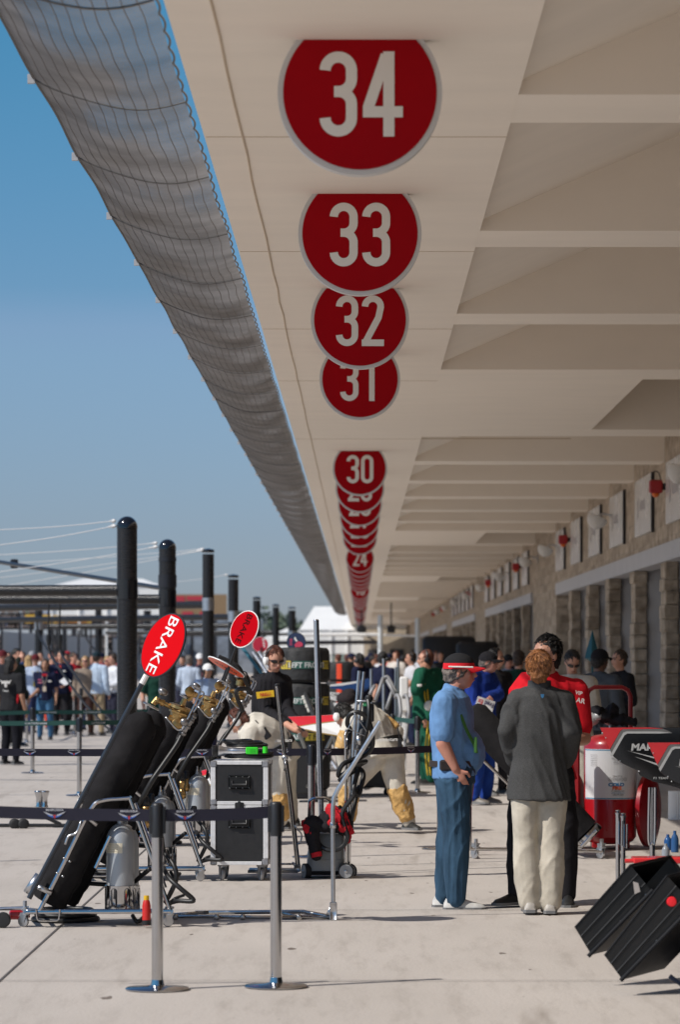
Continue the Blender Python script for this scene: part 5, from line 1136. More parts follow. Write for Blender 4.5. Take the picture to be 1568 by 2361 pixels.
m = MB(); m.prism([(-.03, .05), (-.015, .02), (.0, .005), (.02, .015), (.005, .035), (-.01, .07)], c, (1, 0, 0), (0, 0, 1), (0, .002, 0)); m.build('horn_emblem', white, p5, smooth=False)
m = MB()
for k in range(5): m.lathe(P(697 + k * 4.2, 1592 + k * 9.6, 42.1 - k * .12), P(703, 1606, 42) - P(697, 1592, 42), [(0, .03), (.008, .042), (.045, .044), (.052, .03)], 16)
m.build('ribbed_grip', M('grip_white', (.6, .58, .52), .5), p5)
for (x0, y0, x1, y1, D, r_, mm, lab) in ((555, 1487, 600, 1548, 56, .03, M('teal_tube', (.02, .13, .18), .4), 'teal pole leaning behind the headphones man'), (584, 1503, 612, 1545, 55, .03, steel, 'pair of pale steel poles behind the headphones man')):
    m = MB(); a = P(x0, y0, D); b = P(x1, y1, D - .3); e_ = b + (b - a) * (b.z / (a.z - b.z)); m.tube([a, e_], r_, 10)
    if 'pair' in lab: m.tube([a + Vector((.09, 0, .0)), e_ + Vector((.09, 0, 0))], r_, 10)
    tag(m.build('leaning_pole', mm), lab, 'pole')

# ------------------------------------------------------------------ flight case
fc = thing('flight_case', 'black flight case with aluminium edges on castors beside the gas trolley', 'equipment case', G(552, 2031))
FD = fc.location.y; MM = Matrix.Translation(fc.location) @ Matrix.Rotation(R(-2.0), 4, 'Z')
W2 = .222; z0, z1 = .125, .925; dp = .52; blk = M('case_laminate', (.016, .016, .0175), .5, var=.2, sc_=30, bump=.1, bs=150)
m = MB(); m.rbox((-W2 + .008, .008, z0 + .008), (W2 - .008, dp - .008, z1 - .008), .004, 0, MM); m.build('case_panel', blk, fc, smooth=False)
m = MB(); e_ = .038; zs = .585
for x in (-W2, W2 - e_):
    for y_ in (0, dp - e_):
        m.rbox((x, y_, z0 + .05), (x + e_, y_ + e_, zs - .015), .003, 0, MM); m.rbox((x, y_, zs + .015), (x + e_, y_ + e_, z1 - .05), .003, 0, MM)
for zz in (z0, zs - .030, zs + .002, z1 - .030):
    for y_ in (0, dp - .03): m.rbox((-W2 + .05, y_, zz), (W2 - .05, y_ + .03, zz + .028), .003, 0, MM)
    for x in (-W2, W2 - .03): m.rbox((x, .05, zz), (x + .03, dp - .05, zz + .028), .003, 0, MM)
m.rbox((-W2 + .01, .01, z1 - .004), (W2 - .01, dp - .01, z1), .002, 0, MM)
m.build('edge_trim', alu, fc, smooth=False)
m = MB()
for zz in (z0, z1 - .05, zs - .05, zs):
    for x in (-W2 - .003, W2 - .047):
        for y_ in (-.003, dp - .047): m.rbox((x, y_, zz - (.003 if zz in (z0,) else 0)), (x + .05, y_ + .05, zz + .05), .008, 0, MM)
m.build('corner_cap', M('corner_steel', (.38, .38, .40), .45, .8, var=.2), fc)
for zz in (.76, .46):
    m = MB(); m.rbox((-.085, -.006, zz - .052), (.085, .004, zz + .052), .01, 0, MM); m.rbox((-.062, -.009, zz - .033), (.062, -.002, zz + .033), .004, 0, MM); o = m.build('handle_dish', M('dish_black', (.01, .01, .01), .3), fc)
    m = MB(); m.tube([MM @ Vector((-.055, -.010, zz + .01)), MM @ Vector((-.055, -.022, zz - .018)), MM @ Vector((.055, -.022, zz - .018)), MM @ Vector((.055, -.010, zz + .01))], .009, 8, 0); m.build('handle', blackpl, o)
    m = MB()
    for x, q in ((-.075, .043), (-.025, .043), (.025, .043), (.075, .043), (-.075, -.043), (-.025, -.043), (.025, -.043), (.075, -.043)): m.lathe(MM @ Vector((x, -.006, zz + q)), (0, -1, 0), [(0, .004), (.003, .003), (.004, 0)], 8)
    m.build('rivets', steel, o)
m = MB(); m.rbox((-.035, -.010, zs - .05), (.035, .004, zs + .02), .006, 0, MM); m.rbox((-.012, -.018, zs - .035), (.012, -.008, zs + .03), .003, 0, MM); m.build('latch', blackpl, fc)
for x in (-.14, .16):
    for y_ in (.09, .43):
        m = MB(); castor(m, MM @ Vector((x, y_, 0)), .05, 1.25); m.build('castor', M('castor_grey', (.30, .30, .31), .45, .4, var=.2), fc)
# air gun with hose on the case
ag = thing('wheel_gun', 'steel and bright green wheel gun lying in a coiled black hose on the case', 'wheel gun', (fc.location.x, FD + .2, z1))
def F3(zx, zy, dy=0): return P(439 + .36 * zx, 1379.8 + .36 * zy, FD + .12 + dy)
m = MB(); m.lathe(F3(138, 975), (1, 0, 0), [(0, .02), (.006, .045), (.035, .045), (.045, .038), (.05, .03)], 24); m.build('socket', blackpl, ag)
m = MB(); m.lathe(F3(180, 972), (1, 0, -.02), [(0, .042), (.015, .040), (.04, .028), (.10, .024), (.105, .026), (.16, .025), (.21, .025)], 24); m.build('barrel', steel, ag)
grn = M('gun_green', (.04, .65, .03), .4); m = MB(); a = F3(355, 972); m.rbox((a.x, a.y - .035, a.z - .027), (a.x + .095, a.y + .035, a.z + .027), .006); m.cyl((a.x + .15, a.y, a.z - .02), (a.x + .15, a.y, a.z + .03), .02)
for i in range(4):
    for j in range(3): m.box((a.x + .03 + .012 * i, a.y - .038, a.z - .015 + .012 * j), (a.x + .038 + .012 * i, a.y - .034, a.z - .008 + .012 * j))
m.build('body', grn, ag)
m = MB()
for k, (zz, rx, cx) in enumerate(((1008, 150, 370), (1012, 130, 365), (990, 140, 380), (940, 125, 360), (925, 115, 340), (915, 90, 300))):
    c = F3(cx, zz); m.tube([Vector((c.x + rx * .36 / 299 * math.cos(a), c.y + .11 + .12 * math.sin(a), c.z + .004 * math.sin(a * 2))) for a in [i * .32 + k for i in range(21)]], .0145, 8)
m.build('hose', hosem, ag)

# ------------------------------------------------------------------ floor machine
VD = 27.0
def C(zx, zy, dy=0): return P(658.6 + .2125 * zx, 1536.6 + .2125 * zy, VD + dy)
vm = thing('floor_machine', 'grey wheeled vacuum machine with chrome handle and tangled black hose', 'machine', C(460, 2296))
gry = M('machine_grey', (.20, .215, .225), .4, var=.06); m = MB()
def rring(zx0, zx1, zy, d0, d1, n=24, p=4):
    a = C(zx0, zy); b = C(zx1, zy); cx = (a.x + b.x) / 2; hx = (b.x - a.x) / 2; hy = (d1 - d0) / 2; cy = VD + (d0 + d1) / 2
    return [Vector((cx + hx * abs(math.cos(q)) ** (2/p) * (1 if math.cos(q) > 0 else -1), cy + hy * abs(math.sin(q)) ** (2/p) * (1 if math.sin(q) > 0 else -1), a.z)) for q in [2*math.pi*i/n for i in range(n)]]
m.ring_loft([rring(222, 640, 2215, 0, .36), rring(228, 638, 2096, 0, .36), rring(236, 634, 2092, .005, .35), rring(250, 636, 1840, .02, .33), rring(268, 625, 1815, .03, .32), rring(320, 590, 1800, .06, .28)])
m.build('tank', gry, vm)
m = MB(); m.ring_loft([rring(222, 590, 2262, .02, .34), rring(220, 600, 2216, -.01, .36)]); m.cyl(C(245, 2262, .1), C(245, 2296, .1), .02); m.build('base', blackpl, vm)
for zx, dy, yw in ((655, -.02, 0), (690, .30, 0), (192, .05, 1.2)):
    m = MB(); c = C(zx, 2218, dy); ax_ = Vector((math.sin(yw), math.cos(yw), 0)); m.lathe(c, ax_, [(0, .02), (0.002, .052), (.004, .052)], 28, 0); m.lathe(c + ax_ * .002, ax_, [(0, .053), (.001, .062), (.045, .062), (.046, .05)], 28, 1); m.lathe(c - ax_ * .008, ax_, [(0, .006), (.002, .012), (.01, .012)], 12, 2)
    m.build('wheel', [M('wheel_grey', (.33, .34, .35), .4), rubber, steel], vm)
m = MB(); m.tube([C(252, 1800, .1), C(258, 1500, .1), C(280, 1440, .1), C(330, 1424, .1), C(430, 1424, .1), C(475, 1450, .1), C(488, 1500, .1), C(490, 1800, .1)], .012, 8, 0, 4)
m.tube([C(655, 2150, .05), C(655, 900, .0), C(650, 740, 0), C(662, 695, .02), C(690, 700, .04), C(700, 760, .05), C(690, 2150, .1)], .0125, 10)
m.build('push_handle', chrome, vm)
m = MB(); H_ = [(665, 900, 0), (700, 700, .05), (670, 620, 0), (690, 530, -.03), (770, 492, -.05), (860, 530, -.05), (915, 620, -.03), (945, 760, 0), (935, 880, .03), (850, 965, .06), (720, 1010, 0), (620, 1060, -.06), (575, 1150, -.06), (590, 1185, -.04), (700, 1120, .03), (850, 1040, .05), (860, 1028, 0), (760, 1050, -.05), (640, 1170, -.07), (590, 1230, -.05), (700, 1160, .02), (800, 1110, .05), (845, 1170, .03), (820, 1300, 0), (790, 1395, -.03), (740, 1330, -.05), (780, 1150, .02), (800, 1080, .05)]
m.tube([C(*q) for q in H_], .0185, 8, 0, 5)
m.tube([C(800, 1300, .03), C(740, 1400, -.05), (C(640, 1530, -.08)), C(610, 1620, -.1), C(650, 1760, -.1), C(672, 1850, -.1), C(620, 1950, -.1), C(520, 1990, -.1), C(420, 1970, -.08), C(360, 1920, -.04)], .0185, 8, 0, 6)
m.tube([C(770, 1400, 0), C(735, 1560, -.02), C(715, 1660, 0)], .017, 8, 0, 4); m.tube([C(890, 320, 0), C(905, 480, -.05), C(880, 700, -.05), C(830, 860, -.02), C(790, 1080, 0)], .016, 8, 0, 6)
m.build('hose', hosem, vm)
m = MB(); m.rbox(tuple(C(835, 600, 0)), tuple(C(960, 400, .1)), .01); m.cyl(C(870, 600, .05), C(790, 900, .0), .045, .035); m.lathe(C(905, 330, .0), (0, 0, 1), [(-.04, .03), (0, .032), (.015, .02), (.02, 0)], 14); m.build('motor', blackpl, vm)
m = MB(); q = [(680, 670), (752, 512), (872, 690), (845, 745)]
for (a, b), w__ in zip((((680, 670), (752, 512)), ((752, 512), (872, 690)), ((680, 670), (845, 745))), (1, 1, 1)):
    pa, pb = C(*a, -.08), C(*b, -.08); m.cap(pa, pb, .012, .012, 10, 0, .35, (0, 1, 0))
m.rbox(tuple(C(775, 385, -.02)), tuple(C(975, 360, .12)), .004); m.cyl(C(800, 745, 0), C(800, 850, 0), .03); m.build('bracket', steel, vm)
m = MB(); m.rbox(tuple(C(842, 430, -.012)), tuple(C(882, 385, .0)), .002); m.build('green_tag', M('tag_green', (.05, .3, .12), .5), vm)
tp = thing('twin_steel_posts', 'two slim steel posts side by side behind the stooping cream suit', 'posts', (X(820, 28.6), 28.6, 0))
for (a, b) in (((798, 45), (765, 480)), ((850, 55), (812, 440))):
    p0 = P(658.6 + .2125 * a[0], 1536.6 + .2125 * a[1], 28.6); p1_ = P(658.6 + .2125 * b[0], 1536.6 + .2125 * b[1], 28.6); m = MB(); e_ = p1_ + (p1_ - p0) * (p1_.z / (p0.z - p1_.z)); m.tube([p0, e_], .0135, 10); m.build('post', steel, tp)
# jacket
jk = MB()
for (x, y_, dy, rx, rz) in ((560, 1580, .0, .075, .05), (480, 1650, -.02, .09, .06), (360, 1700, -.02, .085, .045), (290, 1700, -.03, .07, .06), (500, 1730, -.05, .12, .05), (620, 1700, 0, .08, .09), (300, 1800, -.05, .05, .06)):
    jk.ell(C(x, y_, dy), rx, .09, rz)
jk.cap(C(280, 1780, -.08), C(335, 2040, -.09), .05, .036)
jt_ = thing('draped_jacket', 'black and red team jacket draped over the grey floor machine', 'jacket', C(480, 1650))
put(remesh(jk, 'jk', .009, 2, .012, 22, 3), 'cloth', cloth((.016, .015, .017)), jt_)
jk = MB(); jk.cap(C(500, 1560, -.07), C(560, 1640, -.09), .05, .045); jk.cap(C(500, 1690, -.10), C(640, 1760, -.09), .035, .03); jk.cap(C(600, 1600, -.06), C(690, 1780, -.05), .04, .03); jk.cap(C(685, 1780, -.04), C(690, 1900, -.03), .02, .012); jk.cap(C(215, 1690, -.06), C(230, 1770, -.09), .03, .03); jk.cap(C(230, 1790, -.09), C(290, 1800, -.1), .02, .015)
put(remesh(jk, 'jk', .008, 2, .010, 26, 6), 'red_panels', cloth((.50, .015, .03)), jt_)
m = MB(); m.loft([C(330, 2015, -.09), C(340, 2062, -.095)], [.041, .041], [.041, .041], (1, 0, 0), 16); m.build('red_cuff', cloth((.50, .015, .03)), jt_)

# poles and jacks
sp_ = thing('steel_pole', 'tall polished steel pole standing behind the grey floor machine', 'pole', (X(741, 27.6), 27.6, 0))
m = MB(); a = P(729, 1430, 27.6); b = Vector((X(744, 27.6), 27.6, .02)); m.tube([b, a], .0225, 20); m.lathe(a, a - b, [(0, .0225), (.008, .018), (.01, 0)], 20); m.build('tube', M('mirror_tube', (.62, .66, .72), .16, 1.0), sp_)
m = MB(); m.lathe(b, (0, 0, 1), [(-.015, .12), (0, .12), (.01, .04), (.06, .03)], 24); m.build('foot', dkmetal, sp_)
def F(zx, zy, D): return P(439 + .36 * zx, 1379.8 + .36 * zy, D)
lj = thing('lifting_jack', 'slanting steel jack handle pivoted on low bars beside the flight case', 'jack', F(695, 1760, 27.3))
m = MB(); m.tube([F(556, 560, 27.2), F(604, 1010, 27.2)], .0165, 14); m.tube([F(604, 1000, 27.2), F(640, 1270, 27.2), F(692, 1738, 27.2)], .0195, 14); m.build('handle', M('dark_chrome', (.42, .40, .38), .22, 1.0), lj)
m = MB(); m.lathe(F(556, 560, 27.2), (-.1, 0, 1), [(0, .019), (.012, .019), (.02, .012), (.022, 0)], 14); m.build('end_cap', blackpl, lj)
m = MB(); m.lathe(F(607, 1020, 27.18), (0, -1, 0), [(0, .025), (.03, .025), (.032, .01)], 12); m.tube([F(604, 1030, 27.15), F(612, 1060, 27.13), F(600, 1100, 27.15)], .008, 6); m.rbox(tuple(F(665, 1745, 27.25)), tuple(F(706, 1705, 27.15)), .006); m.cyl(F(650, 1690, 27.2), F(690, 1712, 27.2), .012)
m.tube([F(668, 1450, 27.15), F(690, 1480, 27.1), F(712, 1510, 27.1), F(705, 1560, 27.1), F(690, 1570, 27.12)], .006, 6, 0, 4); m.build('pivot', steel, lj)
m = MB(); m.tube([F(380, 1733, 27.5), F(700, 1733, 27.3)], .014, 8); m.tube([F(380, 1745, 27.1), F(690, 1745, 27.1)], .012, 8); m.tube([F(560, 1697, 27.3), F(650, 1697, 27.3)], .008, 8); m.rbox(tuple(F(370, 1750, 27.3)), tuple(F(415, 1738, 27.2)), .003); m.build('ground_bars', steel, lj)
bj = thing('bent_jack', 'low trolley jack with long bent steel lever, front centre', 'jack', P(768, 2118, 22.8))
m = MB(); m.tube([P(877, 1663, 22.75), P(800, 1786, 22.78), P(780, 1818, 22.8), P(770, 1838, 22.8), P(767.5, 1862, 22.8), P(767.5, 1905, 22.8), P(768.5, 2100, 22.8)], .0148, 14); m.build('lever', steel, bj)
m = MB(); m.lathe(P(767.5, 1902, 22.8), (0, 0, 1), [(-.02, .015), (-.018, .019), (.018, .019), (.02, .015)], 16); m.rbox(tuple(P(760, 2118, 22.83)), tuple(P(777, 2080, 22.77)), .006); m.prism([(0, 0), (.055, 0), (.055, .09), (.04, .09)], P(748, 2116, 22.8), (1, 0, 0), (0, 0, 1), (0, .02, 0)); m.build('clamp', steel, bj)
m = MB(); m.tube([P(397, 2112, 22.8), P(762, 2114, 22.8)], .012, 10); m.tube([P(450, 2103, 23.1), P(700, 2101, 23.1), P(762, 2112, 22.9)], .014, 10); m.tube([P(397, 2108, 22.9), P(480, 2102, 23.0)], .012, 10); m.tube([P(640, 2102, 23.0), P(690, 2112, 22.8)], .010, 8)
for px in (405, 500, 560, 690): m.lathe(P(px, 2113, 22.78), (0, -1, 0), [(0, .02), (.03, .02), (.031, .008)], 12)
m.build('low_bars', M('dull_chrome', (.45, .44, .43), .25, 1.0, var=.2, sc_=15), bj)
m = MB(); m.lathe(G(12, 2140), (0, 0, 1), [(0, 0.001)] * 2, 4); 
wb = thing('trolley_wheel_set', 'red hub with black ribbed wheel at the left foot of the nearest trolley', 'wheel', G(10, 2136))
c = G(9, 2136); m = MB(); m.lathe(c + Vector((0, -.1, .05)), (0, 1, 0), [(0, .02), (0.003, .045), (.01, .05), (.05, .05), (.056, .044)], 24); m.build('wheel', rubber, wb)
m = MB(); m.lathe(c + Vector((.07, .05, .075)), (1, 0, 0), [(-.04, .02), (-.03, .032), (.03, .032), (.05, .02), (.09, .02)], 16); m.build('hub', redp, wb)
m = MB(); m.tube([c + Vector((-.2, 0, .11)), c + Vector((.1, 0, .12)), c + Vector((.25, 0, .10))], .012, 8); m.build('arm', steel, wb)
# socket pair behind
so_ = thing('socket_holder', 'two upright steel sockets on a low pipe at the left', 'tool', G(97, 1905))
m = MB()
for px in (90, 103): m.lathe(P(px, 1868, 35), (0, 0, 1), [(0, .03), (.04, .035), (.06, .028), (.13, .03), (.17, .042), (.19, .048), (.2, .044)], 18)
m.build('socket', chrome, so_)
m = MB(); m.tube([P(-40, 1902, 35), P(150, 1902, 35), P(210, 1903, 35)], .018, 8); m.tube([P(90, 1868, 35), P(110, 1885, 35), P(140, 1900, 35)], .02, 8); m.build('pipe', hosem, so_)
m = MB()
for px in (33, 53): m.lathe(P(px, 1898, 34.9), (.2, -1, 0), [(0, .03), (.01, .055), (.08, .055), (.085, .03)], 20)
m.build('rollers', rubber, so_)
for (x0, y0, D, lab) in ((112, 1478, 60, 'left'), (138, 1478, 60, 'right')):
    m = MB(); m.tube([P(x0, y0, D), P(x0 + 4, y0 + 30, D), P(x0 + 30, y0 + 70, D - 1), P(x0 + 80, y0 + 140, D - 2), P(x0 + 150, y0 + 215, D - 3)], .02, 8, 0, 6); m.lathe(P(x0, y0 - 4, D), (0, 0, 1), [(-.1, .03), (0, .045), (.08, .04), (.1, 0)], 12)
    m.cyl(P(x0, y0, D), (P(x0, 0, D).x, D, 2.7), .015); tag(m.build('hanging_air_hose', hosem), 'black air hose hanging in front of the spectators, %s of the pair' % lab, 'hose')
# ------------------------------------------------------------------ noses, tyres, racks
nw = M('nose_white', (.78, .78, .77), .3, coat=.4); nr = M('nose_red', (.62, .02, .035), .3, coat=.4); ngold = M('nose_gold', (.35, .24, .08), .4)
def nose(label, D, top, red, bot, th, stand):
    # outlines in photo units, given thickness th and tapered sides
    t = thing('nose_cone', label, 'car nose', P(top[0][0], bot[0][1], D))
    def ring(x, y, i, k): return P(x, y, D)
    m = MB(); rings = []
    for (a, b, c) in zip(top, red, bot):
        pa, pb, pc = P(*a, D), P(*b, D), P(*c, D); rings.append([pa + Vector((0, -th*.02, 0)), pb + Vector((0, -th*.30, 0)), pc + Vector((0, -th*1.0, 0)), pc + Vector((0, th*.5, 0)), pb + Vector((0, th*.5, 0)), pa + Vector((0, th*.25, 0))])
    n = len(rings); v = [p for r in rings for p in r]
    for k in range(n - 1):
        for j in range(6):
            q = (j + 1) % 6; m.add([rings[k][j], rings[k][q], rings[k+1][q], rings[k+1][j]], [(0, 3, 2, 1)], 1 if j in (0, 4) else 0)
    m.add(rings[0], [(0, 1, 2, 3, 4, 5)]); m.add(rings[-1], [(5, 4, 3, 2, 1, 0)])
    m.build('shell', [nw, nr], t, smooth=False)
    m = MB(); m.tube([P(*b, D) + Vector((0, -th*.3 - .003, 0)) for b in red], .006, 5); m.tube([P(*b, D) + Vector((0, -th*1.0, .0)) for b in bot], .008, 5); m.build('gold_line', ngold, t)
    m = MB()
    for (x0, y0, x1, y1) in stand:
        a = P(x0, y0, D); b = P(x1, y1, D + .1); b.z = max(b.z, .03); m.tube([a, b], .018, 8)
    if stand: m.build('stand', M('stand_grey', (.36, .38, .38), .45, .5), t)
    return t
nose('red and white car nose held between the crew, right of the black jacket', 34.45, [(664, 1652), (720, 1650), (780, 1647), (860, 1644)], [(690, 1674), (725, 1668), (790, 1660), (860, 1656)], [(705, 1680), (740, 1688), (800, 1698), (860, 1706)], .3, [(690, 1690, 738, 1815), (768, 1690, 790, 1812), (770, 1690, 708, 1815), (800, 1690, 812, 1812)])
nose('white car wing with red upper edge between trolley and flight case', 33.0, [(400, 1794), (440, 1783), (484, 1771), (560, 1760)], [(405, 1806), (440, 1797), (484, 1783), (560, 1774)], [(412, 1806), (440, 1808), (484, 1807), (560, 1805)], .25, [(430, 1806, 425, 1900), (475, 1806, 480, 1905)])
bn = thing('nose_cone', 'blue and white car nose with ORIS lettering farther down the pits', 'car nose', P(800, 1600, 50))
m = MB(); th = Vector((0, .4, 0)); m.prism([(0, 0), (1, 0), (1, 1), (0, 1)], P(762, 1583, 50), P(856, 1583, 50) - P(762, 1583, 50), Vector((0, 0, .001)), th)
pl = [(762, 1581), (800, 1574), (850, 1564), (856, 1575), (845, 1592), (826, 1597), (790, 1590), (762, 1586)]; m = MB(); m.prism([(P(x, y_, 50).x, P(x, y_, 50).z) for x, y_ in reversed(pl)], (0, 50, 0), (1, 0, 0), (0, 0, 1), th); m.build('shell', M('nose_blue', (.015, .06, .20), .2, coat=.5), bn, smooth=False)
pl = [(760, 1582), (762, 1578), (800, 1573), (830, 1569), (830, 1573), (790, 1580)]; m = MB(); m.prism([(P(x, y_, 49.9).x, P(x, y_, 49.9).z) for x, y_ in reversed(pl)], (0, 49.9, 0), (1, 0, 0), (0, 0, 1), (0, .05, 0)); pl = [(760, 1595), (796, 1598), (776, 1616), (762, 1612)]; m.prism([(P(x, y_, 49.9).x, P(x, y_, 49.9).z) for x, y_ in reversed(pl)], (0, 49.9, 0), (1, 0, 0), (0, 0, 1), (0, .05, 0)); pl = [(768, 1620), (824, 1620), (824, 1632), (774, 1633)]; m.prism([(P(x, y_, 49.9).x, P(x, y_, 49.9).z) for x, y_ in reversed(pl)], (0, 49.9, 0), (1, 0, 0), (0, 0, 1), (0, .3, 0)); m.build('white_panel', nw, bn, smooth=False)
m = MB(); m.text('ORIS', P(774, 1605, 49.88), (1, 0, 0), (0, 0, 1), .045, 0, 'CENTER', .01, 1.1); m.build('lettering', dkmetal, bn, smooth=False)
m = MB(); m.ell(P(800, 1610, 49.5), .16, .2, .10); m.ell(P(806, 1596, 49.6), .09, .15, .05); m.cyl(P(795, 1620, 50), (P(795, 0, 50).x, 50, .01), .02); m.cyl(P(845, 1600, 50), (P(845, 0, 50).x, 50, .01), .02); put(remesh(m, 'c', .02, 2, .01), 'cover_and_legs', cloth((.03, .024, .026)), bn)

tyc = M('tyre_blanket', (.016, .016, .017), .7, var=.25, sc_=7, bump=.5, bs=20)
bgreen = M('blanket_green_band', (.02, .09, .07), .7); byel = M('blanket_yellow_label', (.55, .42, .05), .7)
def tyre_stack(label, px, D, n, r, h, deco, tilt=0):
    x = X(px, D); t = thing('tyre_stack', label, 'tyres', (x, D, 0))
    for k in range(n):
        z = .10 + k * h; m = MB(); prof = [(0.0, r * .5), (.004, r * .9), (.04, r), (h * .5, r * 1.015), (h - .05, r * .99), (h - .012, r * .9), (h - .002, r * .5)]
        m.lathe((x, D, z), (0, 0, 1), prof, 40); rs = random.Random(k + 5)
        for i, v in enumerate(m.v):
            q = 1 + .012 * math.sin(v[0] * 40 + k * 3) * math.sin(v[2] * 50 + k) + rs.uniform(-.004, .004); m.v[i] = (x + (v[0] - x) * q, D + (v[1] - D) * q, v[2])
        o = m.build('tyre', tyc, t)
        for (dk, body, w0, w1, hh, mm, ink, bg) in deco:
            if dk != k: continue
            b = MB(); n0 = 0
            for i in range(8):
                xa = w0 + (w1 - w0) * i / 8; xb = w0 + (w1 - w0) * (i + 1) / 8; b.add([(x + xa, D - r * 1.028, z + h * .5 - hh / 2), (x + xb, D - r * 1.028, z + h * .5 - hh / 2), (x + xb, D - r * 1.028, z + h * .5 + hh / 2), (x + xa, D - r * 1.028, z + h * .5 + hh / 2)], [(0, 1, 2, 3)])
            curvex(b, 0, r * 1.02, x, D); b.build('band', mm, o, smooth=False)
            if body:
                b = MB(); b.text(body, (x + (w0 + w1) / 2, D - r * 1.034, z + h * .5 - hh * .34), (1, 0, 0), (0, 0, 1), hh * .68, 0, 'CENTER', .02, .95); curvex(b, 0, r * 1.02, x, D); b.build('lettering', ink, o, smooth=False)
    m = MB(); m.rbox((x - r * .9, D - r * .9, 0), (x + r * .9, D + r * .9, .1), .02); m.build('dolly', dkmetal, t)
wt = M('blanket_white_ink', (.62, .64, .62), .6); bk = M('blanket_black_ink', (.05, .045, .02), .6)
tyre_stack('tall stack of tyres in black blankets lettered LEFT FRONT behind the headphones man', 699, 42.3, 4, .325, .435,
    [(3, 'LEFT FRONT', -.12, .24, .095, bgreen, wt, 0), (3, 'INTER', .27, .40, .10, byel, bk, 0), (3, 'INTER', -.30, -.15, .10, byel, bk, 0), (2, 'LEFT FRONT', -.12, .24, .085, bgreen, wt, 0), (2, 'INTER', .27, .40, .10, byel, bk, 0), (2, 'INTER', -.30, -.15, .10, byel, bk, 0),
     (1, 'PRIMARY', -.30, .02, .09, bgreen, wt, 0), (1, 'LEFT FRONT', .03, .30, .09, byel, bk, 0)])
orr = M('band_orange_red', (.80, .07, .02), .6); prr = M('band_red', (.45, .02, .05), .6)
tyre_stack('black blanketed tyres with an orange-red vertical stripe', 788, 68, 4, .33, .38, [(3, '', -.10, .0, .30, orr, bk, 0), (2, '', -.10, .0, .36, orr, bk, 0), (1, '', -.10, .0, .36, orr, bk, 0)])
tyre_stack('black blanketed tyres with dark red bands, right of the orange stripe', 822, 72, 4, .33, .38, [(3, '', -.15, .12, .09, prr, bk, 0), (1, '', -.15, .12, .14, prr, bk, 0), (2, '', -.1, .1, .1, prr, bk, 0)])

# steel trestle rack between crews
tr = thing('steel_trestle', 'cluster of slim steel posts and bent tube handles between the crews', 'rack', (X(905, 46.8), 46.8, 0))
def pst(px, y0, y1, D, r=.022, mt=steel):
    a = P(px, y0, D); b = P(px, y1, D); b.z = max(.01, b.z) if y1 < 1780 else .01; m = MB(); m.tube([b, a], r, 10); m.build('post', mt, tr)
pst(885, 1518, 1900, 46.8); pst(918, 1518, 1900, 47.2, .02); pst(913, 1538, 1900, 46.9, .02); pst(856, 1542, 1900, 47.5, .02)
m = MB()
for a, b, c, d in ((884, 1562, 865, 1616), (864, 1580, 853, 1600), (906, 1590, 891, 1634), (892, 1567, 915, 1608)): m.tube([P(a, b, 46.5), P(c, d, 46.4)], .024, 8)
for x0 in (912, 931): m.tube([P(x0, 1607, 46.3), P(x0 + 4, 1602, 46.2), P(x0 + 9, 1610, 46.1), P(x0 + 12, 1640, 46), P(x0 + 10, 1655, 46), P(x0 + 6, 1668, 46)], .026, 8, 0, 3)
m.tube([P(888, 1562, 46.7), P(896, 1563, 46.7), P(918, 1605, 46.6)], .026, 8, 0, 3)
m.tube([P(925, 1660, 46.2), P(906, 1800, 46.5)], .02, 8); m.tube([P(940, 1660, 46.2), P(925, 1810, 46.5)], .02, 8)
m.build('bent_tubes', M('dull_tube', (.30, .30, .31), .6, .3), tr)
m = MB(); a = P(922, 1560, 52); b = P(942, 1640, 52); m.rbox((a.x, 52, b.z), (b.x, 52.4, a.z), .02); m.cyl((a.x + .05, 52.2, b.z), (a.x + .05, 52.2, .01), .02); m.cyl((b.x - .05, 52.2, b.z), (b.x - .05, 52.2, .01), .02); tag(m.build('white_cabinet', white), 'plain white upright panel behind the bent steel tubes', 'cabinet')
tx = thing('dark_tool_cabinet', 'low black tool chest behind the stooping crew in the pit', 'tool chest', G(770, 1790))
m = MB(); a = G(640, 1795); b = G(760, 1795); m.rbox((a.x, a.y + 3, .12), (b.x, a.y + 3.7, .95), .03); m.build('body', blackpl, tx)
for q in (.1, .9):
    m = MB(); castor(m, (a.x * (1 - q) + b.x * q, a.y + 3.2, 0), .05); m.build('castor', dkmetal, tx)
hc_ = thing('cable_bundle', 'short black cables lying on the concrete behind the stooping legs', 'cables', G(870, 1820))
m = MB()
for k in range(4): m.tube([G(840 + k * 8, 1820 - k * 3) + Vector((0, 0, .03)), G(862 + k * 6, 1808 - k * 2) + Vector((0, 0, .05)), G(890 + k * 4, 1800) + Vector((0, 0, .12))], .025, 7, 0, 4)
m.build('cable', hosem, hc_)
wt_ = thing('jack_trolley', 'low steel wheel trolley with orange rimmed wheels beneath the nose', 'trolley', G(712, 1822))
m = MB(); c = G(700, 1822)
for dx in (0, .25): m.tube([c + Vector((-.4 + dx, 0, .08)), c + Vector((.7 + dx, .1, .06))], .02, 8); m.tube([c + Vector((-.2, 0, .08)), c + Vector((.1, 0, .38))], .015, 8)
m.build('frame', steel, wt_)
for dx in (.05, .62):
    m = MB(); m.lathe(c + Vector((dx, -.06, .1)), (0, 1, 0), [(0, .07), (.002, .09), (.04, .09), (.042, .07)], 24, 0); m.lathe(c + Vector((dx, -.062, .1)), (0, 1, 0), [(0, .0), (.001, .068), (.04, .068)], 20, 1); m.build('wheel', [M('wheel_orange', (.30, .14, .06), .5), M('wheel_dark', (.03, .03, .03), .4)], wt_)

